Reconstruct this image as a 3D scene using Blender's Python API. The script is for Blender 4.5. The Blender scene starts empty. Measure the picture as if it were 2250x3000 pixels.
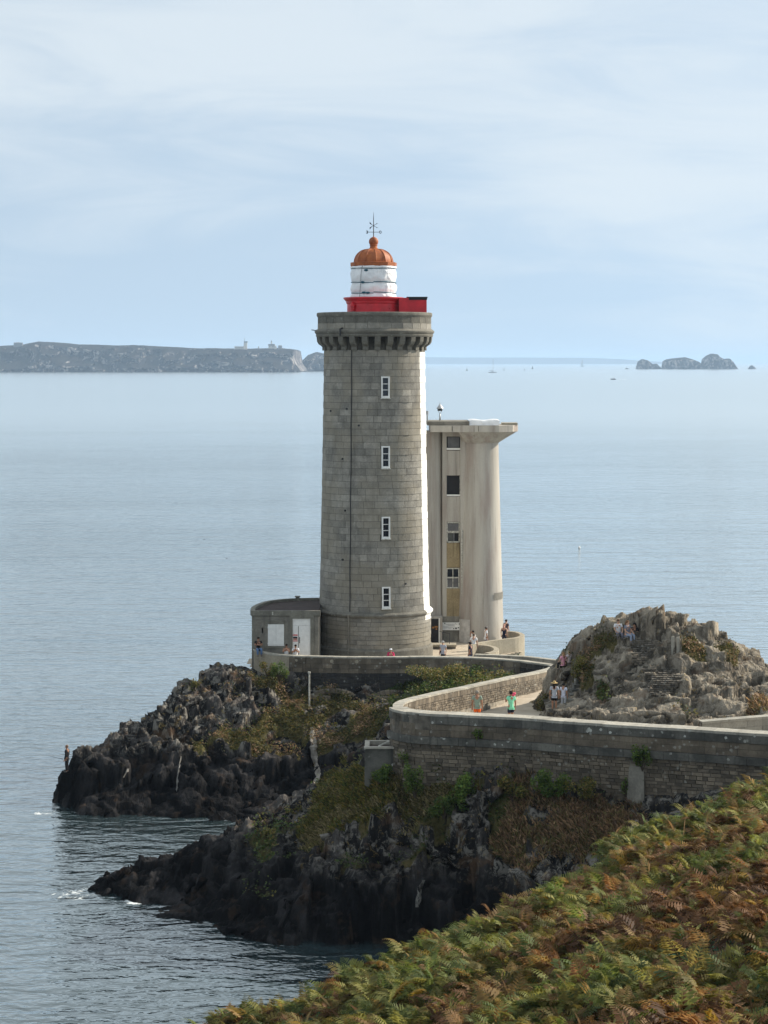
import bpy, bmesh, math, random
import numpy as np
from mathutils import Vector, Matrix
from mathutils.bvhtree import BVHTree
random.seed(7)
rng = np.random.default_rng(7)
PI = math.pi
scene = bpy.context.scene
COL = scene.collection

# ------------------------------------------------------------------ camera
F, HC, EY, CX = 6400.0, 27.5, 1060.0, 1125.0      # focal length in photo pixels, eye height, eye-level row, centre column
cam_d = bpy.data.cameras.new('camera')
cam_d.sensor_fit = 'VERTICAL'
cam_d.sensor_height = 36.0
cam_d.sensor_width = 27.0
cam_d.lens = F / 3000.0 * 36.0
cam_d.shift_y = -(1500.0 - EY) / 3000.0
cam_d.clip_start = 1.0
cam_d.clip_end = 200000.0
cam = bpy.data.objects.new('camera', cam_d)
cam.location = (0, 0, HC)
cam.rotation_euler = (PI / 2, 0, 0)
COL.objects.link(cam)
scene.camera = cam

# ------------------------------------------------------------------ sky, sun, exposure
SUN_EL, SUN_AZ = math.radians(31.0), math.radians(64.0)     # azimuth from +Y (away from camera) towards +X (right)
w = bpy.data.worlds.new('World')
scene.world = w
w.use_nodes = True
wt = w.node_tree
wt.nodes.clear()
def wn(t, **kw):
    n = wt.nodes.new(t)
    for k, v in kw.items():
        setattr(n, k, v)
    return n
sky = wn('ShaderNodeTexSky', sky_type='NISHITA', sun_disc=False)
sky.sun_elevation = SUN_EL
sky.sun_rotation = SUN_AZ
sky.altitude = 30
sky.air_density = 1.0
sky.dust_density = 0.6
sky.ozone_density = 1.6
tc = wn('ShaderNodeTexCoord')
sep = wn('ShaderNodeSeparateXYZ')
wt.links.new(tc.outputs['Generated'], sep.inputs[0])
def wmath(op, a, b=None, c=None):
    n = wn('ShaderNodeMath', operation=op)
    for i, v in enumerate((a, b, c)):
        if v is None:
            continue
        if isinstance(v, (int, float)):
            n.inputs[i].default_value = v
        else:
            wt.links.new(v, n.inputs[i])
    return n.outputs[0]
# the sky is read a little above the true direction so that the horizon keeps the clear pale blue of the day
lift = wn('ShaderNodeCombineXYZ')
wt.links.new(sep.outputs[0], lift.inputs[0]); wt.links.new(sep.outputs[1], lift.inputs[1])
wt.links.new(wmath('ADD', wmath('MULTIPLY', wmath('MAXIMUM', sep.outputs[2], 0.0), 0.7), 0.36), lift.inputs[2])
nrm_ = wn('ShaderNodeVectorMath', operation='NORMALIZE')
wt.links.new(lift.outputs[0], nrm_.inputs[0])
wt.links.new(nrm_.outputs[0], sky.inputs['Vector'])
def wcloud(scale, loc, roty, sc, detail, rough, dist):
    mp = wn('ShaderNodeMapping')
    mp.inputs['Location'].default_value = loc
    mp.inputs['Rotation'].default_value = (0, roty, 0)
    mp.inputs['Scale'].default_value = sc
    wt.links.new(tc.outputs['Generated'], mp.inputs['Vector'])
    nz = wn('ShaderNodeTexNoise')
    nz.inputs['Scale'].default_value = scale
    nz.inputs['Detail'].default_value = detail
    nz.inputs['Roughness'].default_value = rough
    nz.inputs['Distortion'].default_value = dist
    wt.links.new(mp.outputs[0], nz.inputs['Vector'])
    return nz.outputs['Fac']
C_SEED = (6.4, 4.4, 7.9)
c_big = wcloud(2.6, C_SEED, -0.3, (1.0, 1.0, 2.4), 2.5, 0.45, 0.25)
c_fine = wcloud(6.0, (3.1, 1.7, 0), -0.2, (1.0, 1.0, 5.0), 8.0, 0.6, 0.9)
# the thin veil thickens overhead, as it begins to do towards the top of the picture
c_up = wn('ShaderNodeMapRange', interpolation_type='SMOOTHSTEP')
c_up.inputs['From Min'].default_value = 0.08
c_up.inputs['From Max'].default_value = 0.60
c_up.inputs['To Min'].default_value = 0.0
c_up.inputs['To Max'].default_value = 0.26
wt.links.new(sep.outputs[2], c_up.inputs['Value'])
c_sum = wmath('ADD', wmath('ADD', c_big, wmath('MULTIPLY', c_fine, 0.55)), c_up.outputs[0])
c_r = wn('ShaderNodeMapRange', interpolation_type='SMOOTHSTEP')
c_r.inputs['From Min'].default_value = 0.66
c_r.inputs['From Max'].default_value = 0.96
c_r.inputs['To Min'].default_value = 0.40
c_r.inputs['To Max'].default_value = 0.74
wt.links.new(c_sum, c_r.inputs['Value'])
c_col = wn('ShaderNodeMix', data_type='RGBA')
wt.links.new(c_r.outputs[0], c_col.inputs['Factor'])
tintn = wn('ShaderNodeMix', data_type='RGBA', blend_type='MULTIPLY')      # the camera's white balance, the same over the whole sky
tintn.inputs['Factor'].default_value = 1.0
tintn.inputs[7].default_value = (0.95, 1.04, 0.955, 1)
wt.links.new(sky.outputs[0], tintn.inputs[6])
wt.links.new(tintn.outputs[2], c_col.inputs[6])
c_col.inputs[7].default_value = (5.0, 5.35, 5.5, 1)       # thin high cloud, in the sky texture's own units
bg = wn('ShaderNodeBackground')
bg.inputs['Strength'].default_value = 0.125
wt.links.new(c_col.outputs[2], bg.inputs['Color'])
wo = wn('ShaderNodeOutputWorld')
wt.links.new(bg.outputs[0], wo.inputs['Surface'])

sun_d = bpy.data.lights.new('sun', 'SUN')
sun_d.energy = 4.6
sun_d.angle = math.radians(0.6)
sun_d.color = (1.0, 0.90, 0.76)
sun = bpy.data.objects.new('sun', sun_d)
sdir = Vector((math.sin(SUN_AZ) * math.cos(SUN_EL), math.cos(SUN_AZ) * math.cos(SUN_EL), math.sin(SUN_EL)))
sun.rotation_euler = sdir.to_track_quat('Z', 'Y').to_euler()
sun.location = (60, 60, 80)
COL.objects.link(sun)

vs = scene.view_settings
scene.display_settings.display_device = 'sRGB'
vs.view_transform = 'Standard'
vs.look = 'None'
vs.gamma = 1.0
vs.exposure = 0.5
vs.use_curve_mapping = False
cy = scene.cycles
cy.use_denoising = True
cy.max_bounces = 6
cy.diffuse_bounces = 3
cy.glossy_bounces = 3
cy.transmission_bounces = 4
cy.volume_bounces = 1
cy.sample_clamp_indirect = 4.0

# ------------------------------------------------------------------ geometry helpers
def zz(y, Y):
    return HC - (y - EY) * Y / F
def P(x, y, Y):
    """a point of the place: the direction seen at photo column x, row y, at depth Y metres"""
    return Vector(((x - CX) / F * Y, Y, zz(y, Y)))
def XX(x, Y):
    return (x - CX) / F * Y
def onz(x, y, z):
    """the point of the direction x, y that lies at height z"""
    Y = (HC - z) * F / (y - EY)
    return Vector(((x - CX) / F * Y, Y, z))

def tagprops(o, label=None, cat=None, group=None, kind=None):
    if label: o['label'] = label
    if cat:
        o['category'] = cat
        o['kind'] = 'thing'
    if group: o['group'] = group
    if kind: o['kind'] = kind
    return o
def thing(name, label, cat, loc, group=None, rz=0.0, kind='thing'):
    o = bpy.data.objects.new(name, None)
    o.empty_display_size = 0.3
    o.location = loc
    o.rotation_euler = (0, 0, rz)
    COL.objects.link(o)
    return tagprops(o, label, cat, group, kind)
def link(name, me, parent=None, loc=(0, 0, 0)):
    o = bpy.data.objects.new(name, me)
    COL.objects.link(o)
    if parent is not None:
        o.parent = parent
    o.location = loc
    return o
def set_tint(me, val):
    a = me.attributes.new('tint', 'FLOAT', 'POINT')
    a.data.foreach_set('value', np.full(len(me.vertices), val, np.float32) if np.isscalar(val) else np.asarray(val, np.float32))

class MB:
    """collects faces; build() links them as ONE mesh object, its vertices relative to the origin o"""
    def __init__(s, o=(0, 0, 0)):
        s.v, s.f, s.o, s.t = [], [], Vector(o), []
    def add(s, vs_, fs, tint=0.5):
        b = len(s.v)
        s.v += [tuple(p) for p in vs_]
        s.t += [tint] * len(vs_)
        s.f += [tuple(i + b for i in f) for f in fs]
        return s
    def box(s, c, size, rz=0.0, M=None, tint=0.5):
        hx, hy, hz = size[0] / 2, size[1] / 2, size[2] / 2
        R = M if M is not None else Matrix.Rotation(rz, 3, 'Z')
        c = Vector(c)
        vs_ = [c + R @ Vector((x * hx, y * hy, z * hz)) for z in (-1, 1) for x, y in ((-1, -1), (1, -1), (1, 1), (-1, 1))]
        return s.add(vs_, BOXF, tint)
    def hexa(s, vs_, tint=0.5):
        return s.add(vs_, BOXF, tint)
    def lathe(s, c, prof, n=48, a0=0.0, a1=2 * PI, cap=True):
        full = abs(a1 - a0 - 2 * PI) < 1e-6
        m = n if full else n + 1
        vs_ = []
        for r, z in prof:
            for i in range(m):
                a = a0 + (a1 - a0) * i / n
                vs_.append((c[0] + r * math.sin(a), c[1] - r * math.cos(a), c[2] + z))
        fs = []
        for k in range(len(prof) - 1):
            for i in range(n):
                j = (i + 1) % m
                fs.append((k * m + i, k * m + j, (k + 1) * m + j, (k + 1) * m + i))
        if cap and full:
            if prof[0][0] > 1e-4: fs.append(tuple(reversed(range(m))))
            if prof[-1][0] > 1e-4: fs.append(tuple(range((len(prof) - 1) * m, len(prof) * m)))
        return s.add(vs_, fs)
    def tube(s, pts, r, n=8, cap=True):
        pts = [Vector(p) for p in pts]
        rs = r if isinstance(r, (list, tuple)) else [r] * len(pts)
        vs_, fs = [], []
        for i, p in enumerate(pts):
            d = (pts[min(i + 1, len(pts) - 1)] - pts[max(i - 1, 0)]).normalized()
            u = d.orthogonal().normalized() if i == 0 else (u - d * u.dot(d)).normalized()
            v = d.cross(u)
            for k in range(n):
                a = 2 * PI * k / n
                vs_.append(p + (u * math.cos(a) + v * math.sin(a)) * rs[i])
        for i in range(len(pts) - 1):
            for k in range(n):
                l = (k + 1) % n
                fs.append((i * n + k, i * n + l, (i + 1) * n + l, (i + 1) * n + k))
        if cap:
            fs += [tuple(reversed(range(n))), tuple(range((len(pts) - 1) * n, len(pts) * n))]
        return s.add(vs_, fs)
    def ell(s, c, r, nu=12, nv=8, M=None):
        c = Vector(c)
        vs_, fs = [], []
        for j in range(nv + 1):
            t = -PI / 2 + PI * j / nv
            for i in range(nu):
                a = 2 * PI * i / nu
                q = Vector((r[0] * math.cos(t) * math.cos(a), r[1] * math.cos(t) * math.sin(a), r[2] * math.sin(t)))
                vs_.append(c + (M @ q if M is not None else q))
        for j in range(nv):
            for i in range(nu):
                k = (i + 1) % nu
                fs.append((j * nu + i, j * nu + k, (j + 1) * nu + k, (j + 1) * nu + i))
        return s.add(vs_, fs)
    def prism(s, poly, z0, z1):
        n = len(poly)
        vs_ = [(x, y, z0) for x, y in poly] + [(x, y, z1) for x, y in poly]
        fs = [tuple(reversed(range(n))), tuple(range(n, 2 * n))] + [(i, (i + 1) % n, n + (i + 1) % n, n + i) for i in range(n)]
        return s.add(vs_, fs)
    def build(s, name, mat, parent=None, smooth=False, loc=None, angle=None):
        me = bpy.data.meshes.new(name)
        o = s.o
        me.from_pydata([(x - o.x, y - o.y, z - o.z) for x, y, z in s.v], [], s.f)
        set_tint(me, s.t)
        me.materials.append(mat)
        if smooth:
            me.polygons.foreach_set('use_smooth', np.ones(len(me.polygons), bool))
            if angle:
                me.set_sharp_from_angle(angle=angle)
        me.update()
        if loc is None:
            loc = (0, 0, 0) if parent is not None else tuple(o)
        return link(name, me, parent, loc)
BOXF = [(3, 2, 1, 0), (4, 5, 6, 7), (0, 1, 5, 4), (1, 2, 6, 5), (2, 3, 7, 6), (3, 0, 4, 7)]

def fast_mesh(name, verts, faces, mat, col=None, parent=None, smooth=False, tint=None):
    """a large mesh from numpy arrays; faces all of one size"""
    verts = np.asarray(verts, np.float32)
    faces = np.asarray(faces, np.int32)
    k = faces.shape[1]
    me = bpy.data.meshes.new(name)
    me.vertices.add(len(verts))
    me.vertices.foreach_set('co', verts.ravel())
    me.loops.add(faces.size)
    me.loops.foreach_set('vertex_index', faces.ravel())
    me.polygons.add(len(faces))
    me.polygons.foreach_set('loop_start', np.arange(0, faces.size, k, dtype=np.int32))
    me.polygons.foreach_set('loop_total', np.full(len(faces), k, np.int32))
    if smooth:
        me.polygons.foreach_set('use_smooth', np.ones(len(faces), bool))
    me.update(calc_edges=True)
    me.validate()
    if col is not None:
        a = me.color_attributes.new('col', 'FLOAT_COLOR', 'POINT')
        c = np.ones((len(verts), 4), np.float32)
        c[:, :3] = col
        a.data.foreach_set('color', c.ravel())
    if tint is not None:
        set_tint(me, tint)
    me.materials.append(mat)
    return link(name, me, parent)

# ------------------------------------------------------------------ noise (vectorised)
def _h(ix, iy, iz, seed):
    h = (ix.astype(np.int64) * 374761393 + iy.astype(np.int64) * 668265263 + iz.astype(np.int64) * 2147483647 + seed * 1274126177) & 0xFFFFFFFF
    h = ((h ^ (h >> 13)) * 1274126177) & 0xFFFFFFFF
    h = ((h ^ (h >> 16)) * 2246822519) & 0xFFFFFFFF
    return ((h ^ (h >> 15)) & 0xFFFFFF).astype(np.float64) / 0xFFFFFF
def vnoise(p, seed=0):
    i = np.floor(p).astype(np.int64)
    f = p - i
    f = f * f * f * (f * (f * 6 - 15) + 10)
    r = 0
    for dx in (0, 1):
        for dy in (0, 1):
            for dz in (0, 1):
                wgt = (f[:, 0] if dx else 1 - f[:, 0]) * (f[:, 1] if dy else 1 - f[:, 1]) * (f[:, 2] if dz else 1 - f[:, 2])
                r = r + wgt * _h(i[:, 0] + dx, i[:, 1] + dy, i[:, 2] + dz, seed)
    return r * 2 - 1
def fbm(p, octv=4, seed=0, gain=0.5, lac=2.03):
    a, s, q = 1.0, 0.0, p.copy()
    for k in range(octv):
        s = s + a * vnoise(q, seed + k * 17)
        q = q * lac + 3.7
        a *= gain
    return s
def ridged(p, octv=4, seed=0):
    a, s, q = 1.0, 0.0, p.copy()
    for k in range(octv):
        s = s + a * (1 - np.abs(vnoise(q, seed + k * 17)) * 2)
        q = q * 2.1 + 1.3
        a *= 0.5
    return s
def cells(p, seed=0, tilt=1.7):
    """split rock: each cell is a tilted facet with an offset of its own; also how far its border is"""
    i = np.floor(p).astype(np.int64)
    f1 = np.full(len(p), 9.0); f2 = np.full(len(p), 9.0); r = np.zeros(len(p)); tl = np.zeros(len(p))
    for dx in (-1, 0, 1):
        for dy in (-1, 0, 1):
            for dz in (-1, 0, 1):
                cx_, cy_, cz_ = i[:, 0] + dx, i[:, 1] + dy, i[:, 2] + dz
                q = np.stack([cx_ + _h(cx_, cy_, cz_, seed), cy_ + _h(cx_, cy_, cz_, seed + 1), cz_ + _h(cx_, cy_, cz_, seed + 2)], 1)
                d = ((q - p) ** 2).sum(1)
                rr = _h(cx_, cy_, cz_, seed + 3)
                tt = ((p - q) * (np.stack([_h(cx_, cy_, cz_, seed + 4), _h(cx_, cy_, cz_, seed + 5), _h(cx_, cy_, cz_, seed + 6)], 1) - 0.5)).sum(1)
                tl = np.where(d < f1, tt, tl)
                near = d < f1
                f2 = np.where(near, f1, np.minimum(f2, d))
                r = np.where(near, rr, r)
                f1 = np.where(near, d, f1)
    return r + tl * tilt, np.sqrt(f2) - np.sqrt(f1), r
def joints(X, Y, ang, sx, sy, seed, dip, var):
    """plan of joints that split the rock into standing slabs: each slab's middle, and its own tilted top"""
    c, s = math.cos(ang), math.sin(ang)
    u, v = (X * c + Y * s) / sx, (-X * s + Y * c) / sy
    iu, iv = np.floor(u).astype(np.int64), np.floor(v).astype(np.int64)
    z0 = np.zeros_like(iu)
    best = np.full(len(X), 9.0); bu = np.zeros(len(X)); bv = np.zeros(len(X)); r = np.zeros(len(X)); gx_ = np.zeros(len(X)); gy_ = np.zeros(len(X))
    for du in (-1, 0, 1):
        for dv in (-1, 0, 1):
            a, b = iu + du, iv + dv
            qu, qv = a + _h(a, b, z0, seed), b + _h(a, b, z0, seed + 1)
            d = (qu - u) ** 2 + (qv - v) ** 2
            m = d < best
            best = np.where(m, d, best); bu = np.where(m, qu, bu); bv = np.where(m, qv, bv)
            r = np.where(m, _h(a, b, z0, seed + 2), r); gx_ = np.where(m, _h(a, b, z0, seed + 3) - 0.5, gx_); gy_ = np.where(m, _h(a, b, z0, seed + 4) - 0.5, gy_)
    cu, cv = bu * sx, bv * sy
    mx, my = cu * c - cv * s, cu * s + cv * c
    top = (X - mx) * (dip[0] + gx_ * var) + (Y - my) * (dip[1] + gy_ * var)
    return mx, my, r, top
def frame(n, spin=0.0):
    """rows: bedding normal n and two directions in the bed"""
    n = np.array(n, float); n /= np.linalg.norm(n)
    u = np.cross(n, (0, 0, 1.0)); u /= np.linalg.norm(u)
    v = np.cross(n, u)
    c, s = math.cos(spin), math.sin(spin)
    return np.stack([n, u * c + v * s, -u * s + v * c])
def in_poly(x, y, poly):
    inside = np.zeros(len(x), bool)
    n = len(poly)
    for i in range(n):
        x0, y0 = poly[i]; x1, y1 = poly[(i + 1) % n]
        if y0 == y1: continue
        c = ((y0 > y) != (y1 > y)) & (x < (x1 - x0) * (y - y0) / (y1 - y0) + x0)
        inside ^= c
    return inside
def rbf(cp, X, Y):
    """surface through control points (X, Y, z)"""
    cp = np.asarray(cp, float)
    d = np.hypot(cp[:, None, 0] - cp[None, :, 0], cp[:, None, 1] - cp[None, :, 1])
    n = len(cp)
    A = np.zeros((n + 3, n + 3))
    A[:n, :n] = d + np.eye(n) * -0.25
    A[:n, n] = 1; A[:n, n + 1:] = cp[:, :2]; A[n, :n] = 1; A[n + 1:, :n] = cp[:, :2].T
    wv = np.linalg.solve(A, np.concatenate([cp[:, 2], np.zeros(3)]))
    out = wv[n] + wv[n + 1] * X + wv[n + 2] * Y
    for k in range(n):
        out = out + wv[k] * np.hypot(X - cp[k, 0], Y - cp[k, 1])
    return out
def catmull(pts, step=0.25):
    """resample a polyline of (X, Y, z) smoothly"""
    p = np.asarray([tuple(q) for q in pts], float)
    p = np.vstack([2 * p[0] - p[1], p, 2 * p[-1] - p[-2]])
    out = []
    for i in range(1, len(p) - 2):
        n = max(2, int(np.linalg.norm(p[i + 1, :2] - p[i, :2]) / step))
        t = np.arange(n)[:, None] / n
        a, b, c, d = p[i - 1], p[i], p[i + 1], p[i + 2]
        out.append(0.5 * ((2 * b) + (-a + c) * t + (2 * a - 5 * b + 4 * c - d) * t ** 2 + (-a + 3 * b - 3 * c + d) * t ** 3))
    out.append(p[-2:-1])
    return np.vstack(out)

# ------------------------------------------------------------------ materials
class NT:
    def __init__(s, name, rough=0.8, spec=0.3):
        s.m = bpy.data.materials.new(name)
        s.m.use_nodes = True
        s.t = s.m.node_tree
        s.b = s.t.nodes['Principled BSDF']
        s.b.inputs['Roughness'].default_value = rough
        s.b.inputs['Specular IOR Level'].default_value = spec
        s._co = None
    def n(s, t, **kw):
        n = s.t.nodes.new(t)
        for k, v in kw.items(): setattr(n, k, v)
        return n
    def put(s, sock, v):
        if isinstance(v, (int, float)): sock.default_value = v
        elif isinstance(v, (tuple, list)):
            sock.default_value = (*v, 1) if len(v) == 3 and sock.type == 'RGBA' else v
        else: s.t.links.new(v, sock)
    def co(s):
        if s._co is None: s._co = s.n('ShaderNodeTexCoord').outputs['Object']
        return s._co
    def geo(s, k): return s.n('ShaderNodeNewGeometry').outputs[k]
    def map(s, sc=(1, 1, 1), rot=(0, 0, 0), loc=(0, 0, 0)):
        m = s.n('ShaderNodeMapping')
        m.inputs['Scale'].default_value = sc; m.inputs['Rotation'].default_value = rot; m.inputs['Location'].default_value = loc
        s.t.links.new(s.co(), m.inputs['Vector'])
        return m.outputs[0]
    def noise(s, scale, detail=4, rough=0.55, vec=None, dist=0.0):
        n = s.n('ShaderNodeTexNoise')
        n.inputs['Scale'].default_value = scale; n.inputs['Detail'].default_value = detail
        n.inputs['Roughness'].default_value = rough; n.inputs['Distortion'].default_value = dist
        s.t.links.new(vec if vec is not None else s.co(), n.inputs['Vector'])
        return n.outputs['Fac']
    def vor(s, scale, vec=None, feature='F1', out='Distance'):
        n = s.n('ShaderNodeTexVoronoi', feature=feature)
        n.inputs['Scale'].default_value = scale
        s.t.links.new(vec if vec is not None else s.co(), n.inputs['Vector'])
        return n.outputs[out]
    def ramp(s, fac, stops, interp='LINEAR'):
        n = s.n('ShaderNodeValToRGB')
        n.color_ramp.interpolation = interp
        e = n.color_ramp.elements
        while len(e) < len(stops): e.new(0.5)
        for i, (p, c) in enumerate(stops):
            e[i].position = p; e[i].color = (c, c, c, 1) if isinstance(c, (int, float)) else (*c, 1)
        s.t.links.new(fac, n.inputs[0])
        return n.outputs[0]
    def mix(s, fac, a, b, mode='MIX'):
        n = s.n('ShaderNodeMix', data_type='RGBA', blend_type=mode)
        s.put(n.inputs['Factor'], fac); s.put(n.inputs[6], a); s.put(n.inputs[7], b)
        return n.outputs[2]
    def math(s, op, a, b=None, c=None):
        n = s.n('ShaderNodeMath', operation=op)
        for i, v in enumerate((a, b, c)):
            if v is not None: s.put(n.inputs[i], v)
        return n.outputs[0]
    def xyz(s, v=None):
        n = s.n('ShaderNodeSeparateXYZ')
        s.t.links.new(v if v is not None else s.co(), n.inputs[0])
        return n.outputs
    def attr(s, name, out='Fac'):
        return s.n('ShaderNodeAttribute', attribute_name=name).outputs[out]
    def rng(s, v, a, b, lo=0.0, hi=1.0):
        n = s.n('ShaderNodeMapRange')
        n.interpolation_type = 'SMOOTHSTEP'
        s.put(n.inputs['Value'], v)
        for k, x in (('From Min', a), ('From Max', b), ('To Min', lo), ('To Max', hi)): n.inputs[k].default_value = x
        return n.outputs[0]
    def bump(s, h, strength=0.4, dist=0.05):
        n = s.n('ShaderNodeBump')
        n.inputs['Strength'].default_value = strength; n.inputs['Distance'].default_value = dist
        s.t.links.new(h, n.inputs['Height'])
        s.t.links.new(n.outputs[0], s.b.inputs['Normal'])
        return s
    def color(s, v):
        s.put(s.b.inputs['Base Color'], v)
        return s

def plain(name, col, rough=0.7, spec=0.3, metal=0.0, var=0.12, scale=6.0):
    t = NT(name, rough, spec)
    c2 = tuple(max(0, x * (1 - var * 2)) for x in col)
    c3 = tuple(min(1, x * (1 + var)) for x in col)
    t.color(t.ramp(t.noise(scale, 5, 0.6), [(0.3, c2), (0.7, c3)]))
    t.b.inputs['Metallic'].default_value = metal
    return t.m

def stone_mat(name, dark, light, lichen=0.0, lichcol=(0.45, 0.46, 0.42), grime=0.5, streak=0.3, paint=False, warm=None):
    t = NT(name, 0.88, 0.25)
    tint = t.attr('tint')
    base = t.ramp(tint, [(0.0, dark), (1.0, light)])
    n1 = t.noise(1.1, 5, 0.6)
    base = t.mix(t.rng(n1, 0.38, 0.66, 0, grime), base, tuple(x * 0.55 for x in dark))
    n2 = t.noise(9.0, 5, 0.65)
    base = t.mix(0.55, base, t.ramp(n2, [(0.3, 0.35), (0.7, 0.66)]), 'OVERLAY')
    st = t.noise(1.6, 4, 0.6, t.map((1.6, 1.6, 0.12)))
    base = t.mix(t.rng(st, 0.52, 0.72, 0, streak), base, tuple(x * 0.4 for x in dark))
    if warm is not None:
        base = t.mix(t.rng(t.noise(0.35, 3, 0.5), 0.42, 0.62, 0, 0.5), base, warm)
    if lichen > 0:
        v = t.vor(3.2, t.mapped if hasattr(t, 'mapped') else None)
        spots = t.math('LESS_THAN', t.math('ADD', v, t.math('MULTIPLY', t.noise(14, 3), 0.25)), 0.36)
        big = t.rng(t.noise(0.9, 4, 0.6), 0.45, 0.6)
        base = t.mix(t.math('MULTIPLY', t.math('MULTIPLY', spots, big), lichen), base, lichcol)
    if paint:
        x, y, z = t.xyz()
        ang = t.math('ARCTAN2', x, t.math('MULTIPLY', y, -1.0))
        wob = t.math('MULTIPLY', t.math('SUBTRACT', t.noise(2.5, 2), 0.5), 0.02)
        on = t.math('MULTIPLY', t.math('GREATER_THAN', t.math('ADD', ang, wob), math.radians(63.0)), t.math('GREATER_THAN', z, PAINT_Z0))
        on = t.math('MULTIPLY', on, t.math('LESS_THAN', z, PAINT_Z1))
        on = t.math('MULTIPLY', on, t.math('GREATER_THAN', t.math('ADD', t.noise(5, 4, 0.7), 0.0), 0.27))
        base = t.mix(on, base, (0.82, 0.81, 0.77))
    t.color(base)
    t.bump(t.math('ADD', n2, t.noise(34, 3)), 0.5, 0.02)
    return t.m
# heights of the lighthouse (its axis stands at depth TY)
TY = 156.0
TX = XX(1097, TY)
TERR = 6.6
PAINT_Z0, PAINT_Z1 = zz(1808, TY) - TERR, zz(1032, TY) - TERR

M = {}
M['granite'] = stone_mat('granite_ashlar', (0.192, 0.184, 0.162), (0.35, 0.332, 0.288), 0.12, grime=0.45, streak=0.3, paint=True, warm=(0.27, 0.24, 0.18))
M['granite_trim'] = stone_mat('granite_trim', (0.135, 0.13, 0.11), (0.235, 0.222, 0.187), 0.25, grime=0.5, streak=0.4, paint=True)
M['trim'] = stone_mat('annex_trim', (0.15, 0.145, 0.12), (0.25, 0.24, 0.20), 0.25, grime=0.5, streak=0.4)
M['ashlar'] = stone_mat('annex_ashlar', (0.14, 0.13, 0.11), (0.27, 0.25, 0.21), 0.1, grime=0.4, streak=0.3)
M['mortar'] = plain('mortar_joint', (0.095, 0.089, 0.075), 0.95, 0.1, var=0.25, scale=3)
M['wallstone'] = stone_mat('wall_stone', (0.075, 0.064, 0.05), (0.235, 0.196, 0.146), 0.45, grime=0.5, streak=0.4)
M['wallmortar'] = plain('wall_mortar', (0.33, 0.30, 0.25), 0.95, 0.1, var=0.4, scale=1.2)
M['wallmortar_dark'] = plain('wall_mortar_dark', (0.15, 0.135, 0.112), 0.95, 0.1, var=0.45, scale=1.2)
M['coping'] = stone_mat('coping_stone', (0.24, 0.23, 0.20), (0.45, 0.425, 0.36), 0.75, grime=0.35, streak=0.4)
M['coping_dark'] = stone_mat('lichened_coping', (0.075, 0.076, 0.07), (0.185, 0.178, 0.152), 1.0, grime=0.75, streak=0.6)
M['darkstone'] = stone_mat('dark_stone', (0.035, 0.034, 0.034), (0.11, 0.10, 0.085), 0.35, grime=0.7, streak=0.5)
M['render'] = stone_mat('cement_render', (0.19, 0.18, 0.155), (0.27, 0.255, 0.215), 0.0, grime=0.55, streak=0.6)
M['parwall'] = stone_mat('tan_parapet', (0.30, 0.265, 0.20), (0.40, 0.36, 0.28), 0.1, grime=0.3, streak=0.35)
M['white'] = plain('white_paint', (0.78, 0.78, 0.75), 0.55, 0.3, var=0.06, scale=3)
M['white_old'] = plain('old_white_paint', (0.55, 0.54, 0.48), 0.7, 0.2, var=0.3, scale=8)
M['red'] = plain('red_paint', (0.55, 0.014, 0.026), 0.42, 0.45, var=0.14, scale=1.6)
M['black'] = plain('black_paint', (0.015, 0.015, 0.017), 0.6, 0.3)
M['iron'] = plain('dark_iron', (0.03, 0.03, 0.033), 0.6, 0.4)
M['rope'] = plain('blue_rope', (0.03, 0.10, 0.14), 0.8, 0.2)
M['glass'] = plain('dark_glass', (0.012, 0.015, 0.022), 0.12, 0.5, var=0.1)
M['glass_grey'] = plain('grey_glass', (0.13, 0.13, 0.135), 0.3, 0.5, var=0.2, scale=2)
M['ochre'] = stone_mat('ochre_panel', (0.25, 0.195, 0.11), (0.36, 0.29, 0.17), 0.0, grime=0.4, streak=0.75)
M['roofing'] = plain('dark_roofing', (0.055, 0.04, 0.036), 0.9, 0.2, var=0.2, scale=2)
M['galv'] = plain('galvanised', (0.45, 0.47, 0.48), 0.45, 0.5, metal=0.4)

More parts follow.
